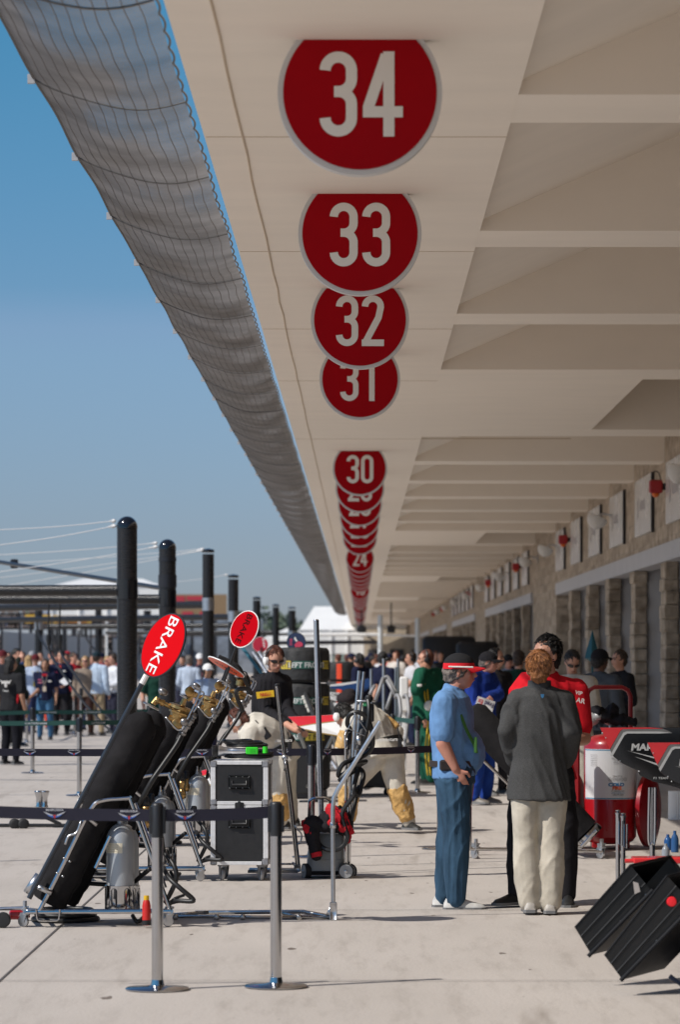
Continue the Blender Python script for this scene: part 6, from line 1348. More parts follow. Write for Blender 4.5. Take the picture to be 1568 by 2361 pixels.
# leaning covered bottles behind the youth
lc = thing('covered_bottle_trolley', 'black covered gas bottles on a chrome frame leaning behind the grey pullover', 'gas trolley', P(1200, 1975, 29.6))
LD = 29.8
def Z4(zx, zy, dy=0): return P(940.8 + .4 * zx, 1411.2 + .4 * zy, LD + dy)
for dy in (0, .28):
    a = Z4(1020, 1270, dy); b = Z4(345, 560, dy); m = MB(); Lb = (b - a).length; m.lathe(a, b - a, [(0, .1), (.01, .135), (.5, .138), (Lb - .08, .136), (Lb - .02, .10), (Lb, .04)], 36); m.build('bottle_cover', fabric, lc)
m = MB(); m.tube([Z4(395, 815, -.2), Z4(590, 1000, -.2), Z4(960, 1345, -.2), Z4(1000, 1350, -.2), Z4(1085, 1255, -.2)], .015, 8); m.lathe(Z4(1035, 1290), Z4(1060, 1315) - Z4(1035, 1290), [(-.03, .14), (0, .145), (.03, .145)], 36)
m.tube([Z4(835, 935, -.22), Z4(850, 930, -.24), Z4(865, 950, -.24), Z4(860, 965, -.22)], .006, 6)
for dy in (-.2, .4): m.tube([Z4(355, 1362, dy), Z4(1120, 1378, dy)], .015, 8)
m.tube([Z4(358, 1120, -.2), Z4(358, 1360, -.2)], .014, 8); m.tube([Z4(358, 1120, -.2), Z4(395, 815, -.2)], .012, 8); m.tube([Z4(355, 1362, -.2), Z4(355, 1362, .4)], .014, 8); m.tube([Z4(1120, 1378, -.2), Z4(1120, 1378, .4)], .014, 8)
m.build('frame', chrome, lc)
for zx, dy in ((385, -.18), (1110, -.18), (385, .38), (1110, .38)):
    m = MB(); c = Z4(zx, 1400, dy); castor(m, (c.x, c.y, 0), .042, .8); m.build('castor', steel, lc)

# ------------------------------------------------------------------ wheeled extinguisher
ED = 31.2
def E4(zx, zy, dy=0): return P(940.8 + .4 * zx, 1411.2 + .4 * zy, ED + dy)
ex = thing('wheeled_extinguisher', 'large red wheeled fire extinguisher with a white Cold Fire label', 'extinguisher', (E4(1165, 0).x, ED, 0))
rr_ = .235; cx = E4(1165, 0).x; zb = E4(0, 1335).z; zt = E4(0, 700).z; m = MB()
m.lathe((cx, ED, 0), (0, 0, 1), [(zb, .05), (zb + .005, .15), (zb + .03, .205), (zb + .07, rr_), (zt - .10, rr_), (zt - .05, .21), (zt - .015, .15), (zt, .06), (zt + .03, .05), (zt + .035, .03)], 56); m.build('tank', redp, ex)
m = MB(); n0 = 0; zl0, zl1 = E4(0, 1072).z, E4(0, 785).z
def strip(x0, x1, z0_, z1_, off, mi=0, k=24):
    for i in range(k):
        a = x0 + (x1 - x0) * i / k; b = x0 + (x1 - x0) * (i + 1) / k; m.add([(cx + a, ED - rr_ - off, z0_), (cx + b, ED - rr_ - off, z0_), (cx + b, ED - rr_ - off, z1_), (cx + a, ED - rr_ - off, z1_)], [(0, 1, 2, 3)], mi)
strip(-.30, .33, zl0, zl1, .002, 0); strip(-.30, .33, zl1 - .012, zl1 - .004, .0035, 1); strip(-.30, .33, zl0 + .004, zl0 + .012, .0035, 1)
curvex(m, 0, rr_, cx, ED); lb = m.build('label', [M('label_plain_white', (.70, .70, .71), .4), M('label_blue', (.03, .25, .42), .4)], ex, smooth=False)
m = MB(); z_ = zl1 - .03; rs = random.Random(4)
def tx_(s, x, z, h, sx=1.0, off=.004, o=.012): m.text(s, (cx + x, ED - rr_ - off, z), (1, 0, 0), (0, 0, 1), h, 0, 'CENTER', o, sx)
tx_('OPERATION', .09, zl1 - .035, .014, 1, o=.02)
lines = ['Remove pin and open the valve on the tank', 'Aim hose at the base of the fire', 'Squeeze the lever and sweep side to side', 'Keep back from the flames and wind', 'Watch the area until it is cold', 'Recharge at once after any use', 'Do not use on live equipment']
for i, s in enumerate(lines): tx_(s, .07, zl1 - .055 - .013 * i, .0065, 1.0); tx_(s[:20], -.17, zl1 - .055 - .016 * i, .006, 1.0); tx_(s[:18], .25, zl0 + .05 + .018 * i, .006)
tx_('Classes of Fires', .05, zl0 + .205, .010)
for i, ch in enumerate('ABDKC'):
    x = -.02 + .036 * i; tx_(ch, x, zl0 + .172, .013, 1, .004, .01)
    ribbon(m, [(.015 * math.cos(a), .015 * math.sin(a)) for a in [i_ * .314 for i_ in range(21)]], .0022, Vector((cx + x, ED - rr_ - .004, zl0 + .179)), Vector((1, 0, 0)), Vector((0, 0, 1)), Vector((0, -1, 0)))
tx_('Fire Suppressing Agent', .055, zl0 + .072, .0095); tx_('1-800-741-0021', .055, zl0 + .036, .012, 1, .004, .012)
curvex(m, 0, rr_, cx, ED); m.build('label_print', M('print_grey', (.05, .05, .055), .5), lb, smooth=False)
m = MB(); tx_('COLD', .04, zl0 + .118, .030, 1.25, .005, .06); tx_('coldfiresoutheast.com', .055, zl0 + .054, .010, 1, .005); curvex(m, 0, rr_, cx, ED); m.build('cold_lettering', M('print_blue', (.015, .16, .36), .5), lb, smooth=False)
m = MB(); tx_('FIRE', .045, zl0 + .088, .030, 1.1, .006, .06); curvex(m, 0, rr_, cx, ED); m.build('fire_lettering', M('print_orange', (.65, .10, .02), .5), lb, smooth=False)
m = MB(); m.tube([E4(1032, 1100, .26), E4(1032, 480, .26), E4(1045, 448, .26), E4(1075, 432, .26), E4(1235, 432, .26), E4(1268, 450, .26), E4(1283, 485, .26), E4(1286, 1100, .26)], .021, 10)
m.rbox((cx - .17, ED - .12, .01), (cx - .08, ED + .12, zb + .03), .01); m.rbox((cx + .08, ED - .12, .01), (cx + .17, ED + .12, zb + .03), .01); m.cyl((cx - .55, ED + .3, .33), (cx + .42, ED + .3, .33), .02); m.build('frame', M('dark_red_tube', (.30, .008, .012), .35), ex)
for (x, yw, wd) in ((E4(1392, 0).x, R(24), .055), (E4(952, 0).x, R(78), .07)):
    m = MB(); ax_ = Vector((math.cos(yw * .0 + R(22)), -math.sin(R(22)), 0)); c = Vector((x, ED + .1, .345)); 
    m.lathe(c - ax_ * wd / 2, ax_, [(0, .06), (.002, .30), (.01, .335), (wd - .01, .335), (wd - .002, .30), (wd, .06)], 40); m.build('wheel', redp, ex)
    m = MB()
    for rr2 in (.30, .20): m.tube([c - ax_ * (wd / 2 + .002) + (ax_.orthogonal().normalized() * math.cos(q) + ax_.cross(ax_.orthogonal().normalized()) * math.sin(q)) * rr2 for q in [i * .21 for i in range(31)]], .006, 5)
    m.build('wheel_rim_groove', M('dark_red_tube', ()), ex)
m = MB(); m.lathe((cx, ED, zt), (0, 0, 1), [(0, .03), (.04, .03), (.05, .012), (.09, .012)], 12); m.tube([(cx, ED, zt + .08), (cx - .12, ED - .05, zt + .12), (cx - .2, ED, zt + .02)], .012, 6, 0, 4); m.build('valve', steel, ex)
bgx = MB()
for (zx, zy, rx, rz) in ((1130, 600, .09, .06), (1220, 620, .11, .05), (1280, 630, .06, .03), (1090, 570, .05, .05), (1180, 560, .06, .05)): bgx.ell(E4(zx, zy, -.02), rx, .12, rz)
bt_ = thing('cloth_bundle', 'black cloth bag heaped on top of the red extinguisher', 'bag', E4(1165, 640)); put(remesh(bgx, 'b', .011, 2, .012, 22, 8), 'cloth', cloth((.012, .011, .011)), bt_)
m = MB(); m.ell(E4(1060, 615, -.05), .07, .06, .06, 12, 8); m.ell(E4(1095, 600, -.08), .05, .05, .04, 12, 8); m.build('clear_bag', M('clear_plastic', (.35, .34, .33), .15), bt_)
rc = thing('red_cabinet', 'tall red panel standing between the red polo and the extinguisher', 'cabinet', E4(962, 0, -.6))
m = MB(); a = E4(936, 1160, -.6); b = E4(985, 745, -.6); m.rbox((a.x, a.y, .02), (b.x + .01, a.y + .3, b.z), .015); m.build('panel', redp, rc)

# ------------------------------------------------------------------ wing endplates at the right
blkg = M('endplate_black', (.010, .010, .011), .18, coat=.6); erd = M('endplate_red', (.66, .025, .03), .3, coat=.5); egr = M('endplate_grey', (.16, .155, .15), .4); ewh = M('endplate_white', (.50, .50, .49), .4)
def R5(zx, zy): return (1160.3 + .26 * zx, 1411.2 + .26 * zy)
def endplate(label, D, dx, dy, k=1.0):
    def q(zx, zy): return R5(860 + (zx - 860) * k + dx, 1022 + (zy - 1022) * k + dy)
    t = thing('wing_endplate', label, 'car part', P(*q(1500, 1022), D))
    def pl(pts, off, mt, nm, th=.012, par=None):
        m = MB(); m.prism([(P(*q(*p), D).x, P(*q(*p), D).z) for p in reversed(pts)], (0, D - off, 0), (1, 0, 0), (0, 0, 1), (0, th, 0)); return m.build(nm, mt, par or t, smooth=False)
    o = pl([(860, 1022), (1700, 1022), (2050, 1040), (2050, 1700), (1800, 1640), (1560, 1560), (1480, 1535), (1330, 1500), (1210, 1445), (1190, 1400), (1110, 1365), (1040, 1330), (975, 1275)], 0, blkg, 'plate', .02)
    pl([(860, 1022), (1300, 1020.5), (1420, 1030), (1060, 1036), (1038, 1052), (945, 1215)], .002, erd, 'red_corner', .002, o)
    pl([(1062, 1037), (1420, 1032), (1490, 1062), (1085, 1056), (1068, 1068), (975, 1262), (948, 1218), (1040, 1054)], .0025, egr, 'grey_chevron', .002, o)
    pl([(1090, 1056), (1380, 1056), (1505, 1068), (1380, 1074), (1100, 1074), (1075, 1090), (972, 1272), (958, 1250), (1066, 1066)], .004, ewh, 'white_chevron', .002, o)
    pl([(1098, 1225), (1340, 1282), (1338, 1295)], .003, ewh, 'streak', .002, o); pl([(1165, 1278), (1400, 1350), (1395, 1368)], .003, ewh, 'streak', .002, o)
    m = MB(); a = P(*q(1132, 1222), D); m.text('MARUSSIA', Vector((a.x, D - .005, a.z)), (1, 0, 0), (.12, 0, 1), .042 * k * D / 22, 0, 'LEFT', .045, 1.15); a = P(*q(1330, 1478), D); m.text('F1 TEAM', Vector((a.x, D - .005, a.z)), (1, 0, 0), (.12, 0, 1), .014, 0, 'LEFT', .02, 1.3); m.build('lettering', ewh, o, smooth=False)
    m = MB()
    for zx, zy in ((910, 1112), (880, 1070), (1037, 1318), (1205, 1408), (1495, 1500)): m.lathe(P(*q(zx, zy), D) + Vector((0, 0, 0)), (0, -1, 0), [(0, .005), (.004, .004), (.005, 0)], 8)
    m.build('screws', steel, o); return t
e1 = endplate('black endplate with red corner and MARUSSIA lettering, the farther of the two', 22.3, 0, 0)
e2 = endplate('black endplate with red corner at the right edge, nearer and lower', 21.0, 420, 133, 1.02)
m = MB()
for px, y0, y1 in ((1504, 1815, 2108),): m.tube([P(px, y0, 22.45), Vector((P(px, 0, 22.45).x, 22.45, .01))], .018, 12)
m.tube([P(1498, 1815, 22.42), P(1496, 1935, 22.42), P(1504, 1942, 22.42), P(1510, 1935, 22.42), P(1511, 1815, 22.42)], .009, 8, 0, 3); m.build('support_post', chrome, e1)
m = MB(); m.tube([P(1580, 1840, 21.2), Vector((P(1580, 0, 21.2).x, 21.2, .01))], .018, 12); m.build('support_post', chrome, e2)
lp = thing('chrome_stand', 'pair of short chrome posts with hooked tops right of the youth', 'stand', (X(1431, 21.4), 21.4, 0))
for px, y0 in ((1425, 1873), (1437, 1880)):
    m = MB(); a = P(px, y0, 21.4 + (px - 1425) * .01); m.tube([Vector((a.x, a.y, .01)), a], .0145, 12); m.lathe(a, (0, 0, 1), [(-.01, .018), (0, .018), (.004, .006), (.012, .016), (.016, .016), (.018, 0)], 14)
    m.tube([a + Vector((.0, -.02, -.03)), a + Vector((.0, -.02, -.19)), a + Vector((.02, -.02, -.20)), a + Vector((.022, -.02, -.05))], .006, 6); m.build('post', chrome, lp)
m = MB(); a = P(1441, 1984, 20.6); b = P(1580, 1980, 20.6); m.cyl(a, b, .013); m.rbox((a.x + .05, a.y - .03, a.z - .015), (b.x, b.y + .2, b.z + .008), .006); q_ = m.build('red_shelf', erd, None); tag(q_, 'bright red bar above the black tubs at the right edge', 'bar')

# black tubs
def RB(zx, zy): return (1003.5 + .36 * zx, 1881.6 + .36 * zy)
tub_m = M('tub_black', (.009, .009, .0095), .42, var=.2, bump=.05)
def tub(label, pts, D, wv, rod):
    t = thing('black_tub', label, 'tub', P(*RB(*pts[0]), D)); A0 = [P(*RB(*p), D) for p in pts]; wv = Vector(wv)
    m = MB(); n = 4; B0 = [p + wv for p in A0]
    c = sum(A0, Vector()) / 4
    # walls with thickness: outer shell open on the upper right face (edge 1-2)
    ins = lambda L: [p + (c + wv * .5 - p).normalized() * .018 for p in L]
    Ai, Bi = ins(A0), ins(B0)
    def quad(a, b, c_, d): m.add([a, b, c_, d], [(0, 1, 2, 3)])
    quad(A0[0], A0[1], A0[2], A0[3]); quad(B0[3], B0[2], B0[1], B0[0]); quad(A0[1], A0[0], B0[0], B0[1]); quad(A0[0], A0[3], B0[3], B0[0]); quad(A0[3], A0[2], B0[2], B0[3])
    quad(Ai[3], Ai[2], Ai[1], Ai[0]); quad(Bi[0], Bi[1], Bi[2], Bi[3]); quad(Ai[0], Ai[1], Bi[1], Bi[0]); quad(Ai[3], Ai[0], Bi[0], Bi[3]); quad(Ai[2], Ai[3], Bi[3], Bi[2])
    quad(A0[1], Ai[1], Ai[2], A0[2]); quad(B0[2], Bi[2], Bi[1], B0[1]); quad(A0[1], B0[1], Bi[1], Ai[1]); quad(A0[2], Ai[2], Bi[2], B0[2])
    m.build('shell', tub_m, t, smooth=False)
    m = MB(); ra, rb = P(*RB(*rod[0]), D - .02), P(*RB(*rod[1]), D - .02); m.tube([ra, rb], .011, 10); m.tube([A0[0], A0[1], A0[1] + wv], .005, 8); m.tube([A0[2], A0[2] + wv], .006, 8); m.build('edge_rail', M('rail_dark', (.012, .013, .016), .7, spec=.2), t)
    fn = (A0[1] - A0[0]).cross(A0[3] - A0[0]).normalized(); fn = fn if fn.y < 0 else -fn
    for q in (.34, .68):
        m = MB(); m.tube([A0[0].lerp(A0[3], q) + fn * .002, A0[1].lerp(A0[2], q) + fn * .002], .005, 6); m.build('stiffening_rib', tub_m, t)
    for q in (.08, .5, .92):
        m = MB(); m.lathe(A0[3].lerp(A0[2], q) * .94 + A0[0].lerp(A0[1], q) * .06 + fn * .001, fn, [(0, .007), (.003, .006), (.004, 0)], 10); m.build('bolt', steel, t)
    return t
t1 = tub('nearer pair of tilted black tubs at lower right, the left one', [(895, 710), (1250, 310), (1390, 480), (1000, 885)], 18.2, (.24, .30, .03), ((1395, 470), (980, 895)))
t2 = tub('nearer pair of tilted black tubs at lower right, the one with a red spot', [(1085, 890), (1485, 378), (1660, 570), (1200, 1045)], 17.7, (.24, .30, .03), ((1665, 560), (1187, 1050)))
m = MB(); c = P(*RB(1515, 545), 17.66); m.lathe(c, (0, -1, 0), [(0, .026), (.008, .022), (.01, 0)], 20); m.build('red_spot', M('red_reflector', (.85, .02, .03), .3), t2)
m = MB(); m.prism([(-.014, -.03), (.016, -.025), (.014, .02), (-.01, .035)], P(*RB(1288, 455), 18.18), (1, 0, .3), (-.2, 0, 1), (0, .003, 0)); m.build('light_patch', M('pale_light_patch', (.5, .45, .42), .5), t1)  # pale patch laid on the shell for light showing through a hole
st = thing('tub_stand', 'dark steel stand under the black tubs at the right edge', 'stand', (1.75, 17.9, 0))
m = MB(); c = Vector((1.72, 17.9, 0))
for x, y_ in ((1.62, 17.7), (2.2, 17.7), (1.72, 18.3), (2.3, 18.3)): m.tube([(x + .05, y_, .33), (x + .12, y_, .02)], .014, 8)
m.tube([(1.58, 17.7, .10), (1.64, 17.7, .055), (2.3, 17.7, .05)], .012, 8); m.tube([(1.5, 18.0, .34), (2.4, 18.0, .36)], .02, 8); m.tube([(1.6, 18.2, .36), (2.4, 18.2, .5)], .02, 8); m.tube([(1.9, 17.8, .3), (2.4, 17.8, .75)], .02, 8)
m.rbox((1.7, 17.95, .02), (2.4, 18.3, .16), .02); m.build('frame', M('blue_black_steel', (.02, .03, .06), .3, .5), st)
# bottles at the right edge
for i, (px, py, cc, lab) in enumerate(((1540, 1945, (.03, .12, .35), 'small blue drink can at the right edge beyond the endplates'), (1556, 1950, (.04, .12, .3), 'blue water bottle at the right edge, taller'), (1535, 1968, (.35, .38, .42), 'clear small bottle in front of the blue can'))):
    t = thing('drink_bottle', lab, 'bottle', G(px, py + 14)); c = t.location; m = MB(); h = .14 if i != 1 else .19
    m.lathe(c, (0, 0, 1), [(.002, .03), (.006, .034), (h * .6, .034), (h * .75, .026), (h * .85, .014), (h, .014), (h + .001, 0)], 20); m.build('body', M('bottle_%d' % i, cc, .15), t)
wc = thing('white_ribbed_bin', 'white ribbed container in the shade at the right edge', 'container', G(1566, 1888)); c = wc.location; m = MB(); n = 60
m.ring_loft([[Vector((c.x + (.11 + .006 * (i % 2)) * math.cos(2*math.pi*i/n), c.y + (.11 + .006 * (i % 2)) * math.sin(2*math.pi*i/n), z)) for i in range(n)] for z in (.0, .3)]); m.build('body', white, wc, smooth=False)
m = MB(); m.lathe(P(1366, 1497, 41), (0, 0, 1), [(-1.8, .012), (-.15, .012), (-.1, .09), (0, .07), (.12, .03), (.22, .005)], 5); tag(m.build('folded_parasol', M('teal_fabric', (.01, .09, .12), .6), smooth=False), 'folded dark teal pointed parasol above the charcoal shirt', 'parasol')
dm = thing('dark_screens', 'row of black equipment screens in the shade beyond the white posts', 'equipment', (3.4, 110, 0))
m = MB(); m.rbox((1.95, 108, 0.1), (3.6, 109, 2.35), .1); m.rbox((2.8, 100, .1), (4.0, 101, 2.15), .1); m.build('screen_block', M('screen_black', (.012, .012, .014), .6), dm)
# car and trestle clutter behind the blue suit
cl = thing('green_covered_car_part', 'dark green car part on trestles between blue suit and pullover', 'car part', P(1170, 1620, 44))
m = MB(); m.loft([P(1120, 1625, 44), P(1160, 1612, 44), P(1215, 1600, 44)], [.12, .16, .12], [.10, .12, .10], (0, 1, 0), 14); m.build('shell', M('dark_green_gloss', (.01, .05, .04), .25), cl)
m = MB()
for a, b, c_, d in ((1150, 1550, 1215, 1640), (1135, 1620, 1150, 1760), (1165, 1640, 1150, 1760), (1140, 1640, 1200, 1640)): 
    e_ = P(c_, d, 43.8); m.tube([P(a, b, 43.8), e_], .018, 8)
m.build('trestle', steel, cl)

for (x0, x1, D, h, lab) in ((668, 742, 41.0, .52, 'low black equipment case behind the black jacket'), (800, 905, 43.0, .42, 'long low black trolley seen between the stooping legs'), (436, 486, 39.5, .62, 'black case behind the second gas trolley')):
    t = thing('low_equipment_case', lab, 'equipment case', (X((x0 + x1) / 2, D), D, 0)); a, b = X(x0, D), X(x1, D)
    m = MB(); m.rbox((a, D, .10), (b, D + .6, .10 + h), .02); m.build('body', blk, t)
    m = MB(); m.rbox((a - .004, D - .004, .10 + h - .03), (b + .004, D + .02, .10 + h + .004), .004); m.build('edge_trim', alu, t)
    for q in (.12, .88):
        m = MB(); castor(m, (a * (1 - q) + b * q, D + .1, 0), .045); m.build('castor', dkmetal, t)
# ------------------------------------------------------------------ far background
pw = thing('pit_wall', 'long grey panelled pit wall running away behind the spectators', 'wall', (-17, 60, 0))
m = MB(); m.box((-17.2, 95, 0), (-17, 420, 1.15)); m.build('concrete_base', M('pale_barrier', (.42, .42, .42), .8, var=.1), pw, smooth=False)
y = 130; k = 0
while y < 400:
    if k % 4 != 3:
        m = MB(); m.box((-16.97, y, 1.15), (-16.9, y + 7.6, 2.9)); m.build('panel', M('blue_grey_panel', (.24, .28, .33), .5, var=.12, sc_=.6), pw, smooth=False)
    m = MB(); m.box((-17.0, y - .2, 1.15), (-16.88, y, 3.3 + (k % 3) * .3)); m.build('post', dkmetal, pw, smooth=False)
    y += 8.4 + k * .1; k += 1
for (x0, x1, y0, y1, D, cc, lab) in ((120, 372, 1330, 1350, 260, 0, 'long white marquee roof beyond the track, left of the second pole'), (690, 838, 1396, 1452, 320, 1, 'big white marquee under the far end of the canopy')):
    t = thing('marquee', lab, 'tent', (X((x0 + x1) / 2, D), D, 0)); a, b = X(x0, D), X(x1, D); zt = CH + (VY - y0) * D / FP; ze = CH + (VY - y1) * D / FP; dp_ = 12
    wm_ = M('marquee_white', (.80, .79, .76), .6, var=.03, sc_=.5)
    m = MB(); ins = (b - a) * .22; m.add([(a, D, ze), (b, D, ze), (b, D + dp_, ze), (a, D + dp_, ze), (a + ins, D + dp_ / 2, zt), (b - ins * (.3 if cc else 1), D + dp_ / 2, zt)], [(0, 1, 5, 4), (1, 2, 5), (2, 3, 4, 5), (3, 0, 4), (3, 2, 1, 0)]); m.build('roof', wm_, t, smooth=False)
    m = MB(); m.box((a + .1, D + .1, ze - 2.2), (b - .1, D + dp_ - .1, ze)); m.build('side_wall', wm_, t, smooth=False)
    m = MB()
    for i in range(5): m.cyl((a + (b - a) * i / 4, D, 0), (a + (b - a) * i / 4, D, ze), .08, None, 8)
    m.build('leg', white, t)
# second smaller marquee
t = thing('marquee', 'small white tent peak left of the big marquee', 'tent', (X(640, 330), 330, 0)); m = MB(); a, b = X(608, 330), X(700, 330); z0_ = CH + 42 * 330 / FP; z1_ = CH + 66 * 330 / FP
m.add([(a, 330, z0_), (b, 330, z0_), (b, 338, z0_), (a, 338, z0_), (a * .4 + b * .6, 334, z1_)], [(0, 1, 4), (1, 2, 4), (2, 3, 4), (3, 0, 4), (3, 2, 1, 0)]); m.build('roof', M('marquee_white', ()), t, smooth=False)
m = MB(); m.box((a, 330, 0), (b, 338, z0_)); m.build('side_wall', M('marquee_white', ()), t, smooth=False)
# banner boards
def banner(label, x0, x1, y0, y1, D, base, blocks):
    t = thing('banner_board', label, 'billboard', (X((x0 + x1) / 2, D), D, 0)); a, b = X(x0, D), X(x1, D); z1_ = CH + (VY - y0) * D / FP; z0_ = CH + (VY - y1) * D / FP
    m = MB(); m.box((a, D, z0_), (b, D + .4, z1_)); m.build('board', base, t, smooth=False)
    for (p, q, r, s, mt) in blocks:
        m = MB(); m.box((X(p, D), D - .05, CH + (VY - s) * D / FP), (X(q, D), D - .01, CH + (VY - r) * D / FP)); m.build('printed_block', mt, t, smooth=False)
    m = MB()
    for i in range(6): m.cyl((a + (b - a) * (i + .5) / 6, D + .2, 0), (a + (b - a) * (i + .5) / 6, D + .2, z0_), .15, None, 8)
    m.build('leg', dkmetal, t)
brn = M('banner_brown', (.26, .17, .09), .7); bred = M('banner_red', (.45, .03, .05), .6); byl = M('banner_yellow', (.70, .42, .05), .6); bor = M('banner_orange', (.65, .15, .03), .6)
banner('brown billboard with dark red printing between the gantry poles', 200, 523, 1370, 1424, 300, brn, [(430, 480, 1374, 1384, bred), (400, 426, 1374, 1386, bred)] + [(300 + 40 * i, 325 + 40 * i, 1410, 1419, bred) for i in range(5)])
banner('yellow billboard with orange lettering at the left', 58, 210, 1417, 1436, 280, byl, [(70, 110, 1428, 1434, bor), (130, 200, 1429, 1434, bor)])
banner('white billboard with blue lettering above the yellow one', 85, 196, 1408, 1416, 282, M('banner_white', (.65, .66, .68), .6), [(92 + 14 * i, 101 + 14 * i, 1410, 1415, M('banner_blue', (.05, .12, .30), .6)) for i in range(7)])
# grandstand
gs_ = thing('grandstand', 'distant grandstand tiers with a pale roof beam across the track', 'grandstand', (X(300, 330), 330, 0))
m = MB(); a, b = X(-40, 340), X(600, 340)
for i in range(9): m.box((a, 340 + i * 1.2, 0), (b, 341.2 + i * 1.2, 1.4 + .5 * i))
m.build('tiers', M('stand_grey_blue', (.20, .22, .25), .8, var=.4, sc_=.8), gs_, smooth=False)
m = MB(); m.box((a, 339, 3.8), (b, 339.5, 4.3)); m.build('front_rail', M('pale_rail', (.45, .48, .50), .6), gs_, smooth=False)
# crowd in the stand: nobody could count it
cr = MB(); rs = random.Random(11)
for i in range(900):
    r_ = rs.randint(0, 8); x = rs.uniform(a, X(330, 340)); z = 1.4 + .5 * r_; y_ = 340.6 + 1.2 * r_; k = rs.randint(0, 5); w_ = .22
    cr.box((x - w_, y_ - .1, z), (x + w_, y_ + .1, z + .6), k); cr.ell((x, y_, z + .75), .12, .12, .15, 5, 4, 6)
o = cr.build('seated_crowd', [cloth(c_) for c_ in ((.35, .36, .38), (.05, .05, .07), (.14, .10, .10), (.1, .13, .2), (.24, .23, .22), (.15, .16, .18))] + [M('far_heads', (.20, .15, .13), .7)], smooth=False); tag(o, 'far-off crowd seated in the grandstand', 'crowd', kind='stuff')
# horizon trees
def tree(px, D, h, wd, seed, lab):
    rs = random.Random(seed); x = X(px, D); t = thing('tree', lab, 'tree', (x, D, 0), 'trees on the horizon')
    m = MB(); m.cyl((x, D, 0), (x + .3, D, h * .55), .3, .14, 8); 
    for k in range(5):
        a = rs.uniform(0, 6.28); m.cyl((x, D, h * .3), (x + wd * .3 * math.cos(a), D + wd * .3 * math.sin(a), h * .7), .12, .05, 6)
    m.build('trunk', M('bark', (.12, .09, .07), .9), t)
    m = MB(); cl_ = [(rs.uniform(-.42, .42) * wd, rs.uniform(-.3, .3) * wd, h * rs.uniform(.35, .88), rs.uniform(.12, .2) * wd) for _ in range(14)]
    for i in range(900):
        cx_, cy_, cz_, cr_ = rs.choice(cl_); d = Vector((rs.gauss(0, 1), rs.gauss(0, 1), rs.gauss(0, .8))).normalized() * cr_ * rs.uniform(.5, 1.1); c = Vector((x + cx_, D + cy_, cz_)) + d
        u = Vector((rs.gauss(0, 1), rs.gauss(0, 1), rs.gauss(0, 1))).normalized(); v = u.orthogonal().normalized(); s = rs.uniform(.25, .5); m.add([c - u*s - v*s, c + u*s - v*s, c + u*s + v*s, c - u*s + v*s], [(0, 1, 2, 3)])
    m.build('crown', M('foliage_haze_green', (.09, .12, .08), .8, var=.4, sc_=.6), t, smooth=False)
for i, (px, D, h, wd) in enumerate(((20, 700, 11, 16), (70, 720, 9, 18), (235, 700, 9, 17), (330, 720, 9.5, 18), (410, 700, 8.5, 16), (555, 640, 8, 14), (604, 640, 9, 13), (640, 660, 9.5, 14), (668, 650, 8, 12), (700, 700, 8, 14), (585, 700, 7.5, 15))):
    tree(px, D, h, wd, i + 3, 'hazy tree on the horizon, %s from the left' % ordn[i])
hl = MB(); pts = []
N = 60; prev = None; vs = []; 
for i in range(N + 1):
    x = -700 + 1400 * i / N; h = 5 + 2.5 * math.sin(i * .7) + 1.5 * math.sin(i * 1.9 + 1); vs += [(x, 900, 0), (x, 960, h), (x, 1100, h * .9), (x, 1200, 0)]
hl.add(vs, [(4*i + j, 4*i + j + 4, 4*i + j + 5, 4*i + j + 1) for i in range(N) for j in range(3)]); tag(hl.build('hills', M('hill_green', (.16, .19, .15), .9, var=.3, sc_=.02)), kind='structure')
# lamp/flood mast
fm = thing('floodlight_mast', 'thin distant mast behind the left gantry beams', 'mast', (X(48, 320), 320, 0)); m = MB(); m.cyl((X(48, 320), 320, 0), P(48, 1400, 320), .15, .1, 8); m.build('mast', lg, fm)
m = MB(); c = P(48, 1400, 320); m.rbox((c.x - .6, c.y - .2, c.z - .2), (c.x + .6, c.y + .2, c.z + .5), .05); m.build('lamp_head', lg, fm)

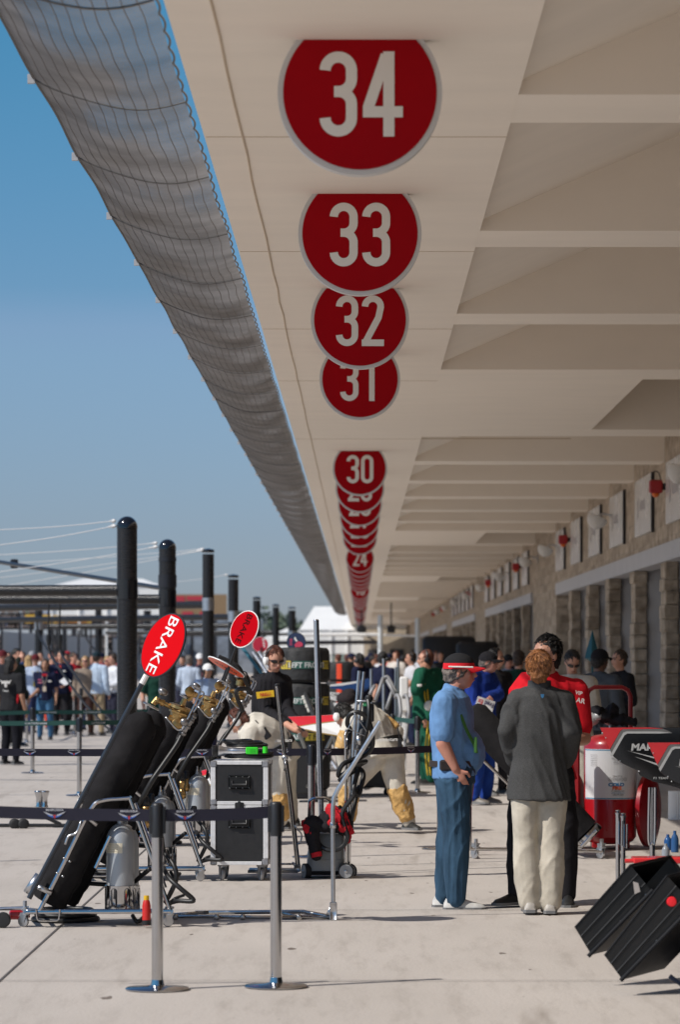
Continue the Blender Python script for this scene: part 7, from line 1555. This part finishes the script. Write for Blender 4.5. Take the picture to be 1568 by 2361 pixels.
# ------------------------------------------------------------------ separate look-alike pieces of one part
def split_loose(o):
    me = o.data; n = len(me.vertices); par = list(range(n))
    def fd(a):
        while par[a] != a: par[a] = par[par[a]]; a = par[a]
        return a
    for p in me.polygons:
        v = p.vertices; a = fd(v[0])
        for b in v[1:]: par[fd(b)] = a
    isl = {}
    for p in me.polygons: isl.setdefault(fd(p.vertices[0]), []).append(p)
    if len(isl) < 2 or len(isl) > 40: return
    co = [v.co.copy() for v in me.vertices]; first = True; mats = list(me.materials); res = []
    for k, ps in isl.items():
        mp = {}; vs = []; fs = []; mi = []; sm = []
        for p in ps:
            f = []
            for v in p.vertices:
                if v not in mp: mp[v] = len(vs); vs.append(co[v])
                f.append(mp[v])
            fs.append(f); mi.append(p.material_index); sm.append(p.use_smooth)
        m2 = bpy.data.meshes.new(o.name.split('.')[0]); m2.from_pydata(vs, [], fs)
        for m_ in mats: m2.materials.append(m_)
        m2.polygons.foreach_set('material_index', mi); m2.polygons.foreach_set('use_smooth', sm); m2.update(); res.append(m2)
    o.data = res[0]
    for m2 in res[1:]:
        c = bpy.data.objects.new(o.name.split('.')[0], m2); col.objects.link(c); c.parent = o.parent; c.location = o.location
SPL = {'small_regulator': 'small_regulator', 'pivot': 'pivot', 'screen_block': 'screen', 'regulator_knob': 'regulator_knob', 'clamp': 'clamp', 'rivets': 'rivet', 'screws': 'screw', 'gauge': 'gauge', 'gauge_face': 'gauge_face', 'socket': 'socket', 'rollers': 'roller', 'eyes': 'eye', 'eyebrows': 'eyebrow', 'cup_slots': 'cup_slot', 'cable': 'cable', 'coiled_hose': 'coiled_hose', 'hose_coupling': 'hose_coupling', 'black_hose': 'black_hose', 'supply_hose': 'supply_hose', 'wire_guard': 'wire_guard', 'bent_tubes': 'bent_tube', 'low_bars': 'low_bar', 'ground_bars': 'ground_bar', 'yellow_piping': 'yellow_piping', 'gold_leg_panels': 'gold_leg_panel', 'belt_and': 'x', 'slab_joint': 'slab_joint', 'pole_cap': 'pole_cap', 'sponsor_patches': 'sponsor_patch', 'bracket': 'bracket'}
for o in list(col.objects):
    b = o.name.split('.')[0]
    if o.type == 'MESH' and b in SPL and o.parent and not (b == 'bracket' and o.parent.name.startswith('debris')):
        if SPL[b] != b: o.name = SPL[b]
        split_loose(o)
for o in col.objects: o.hide_render = False
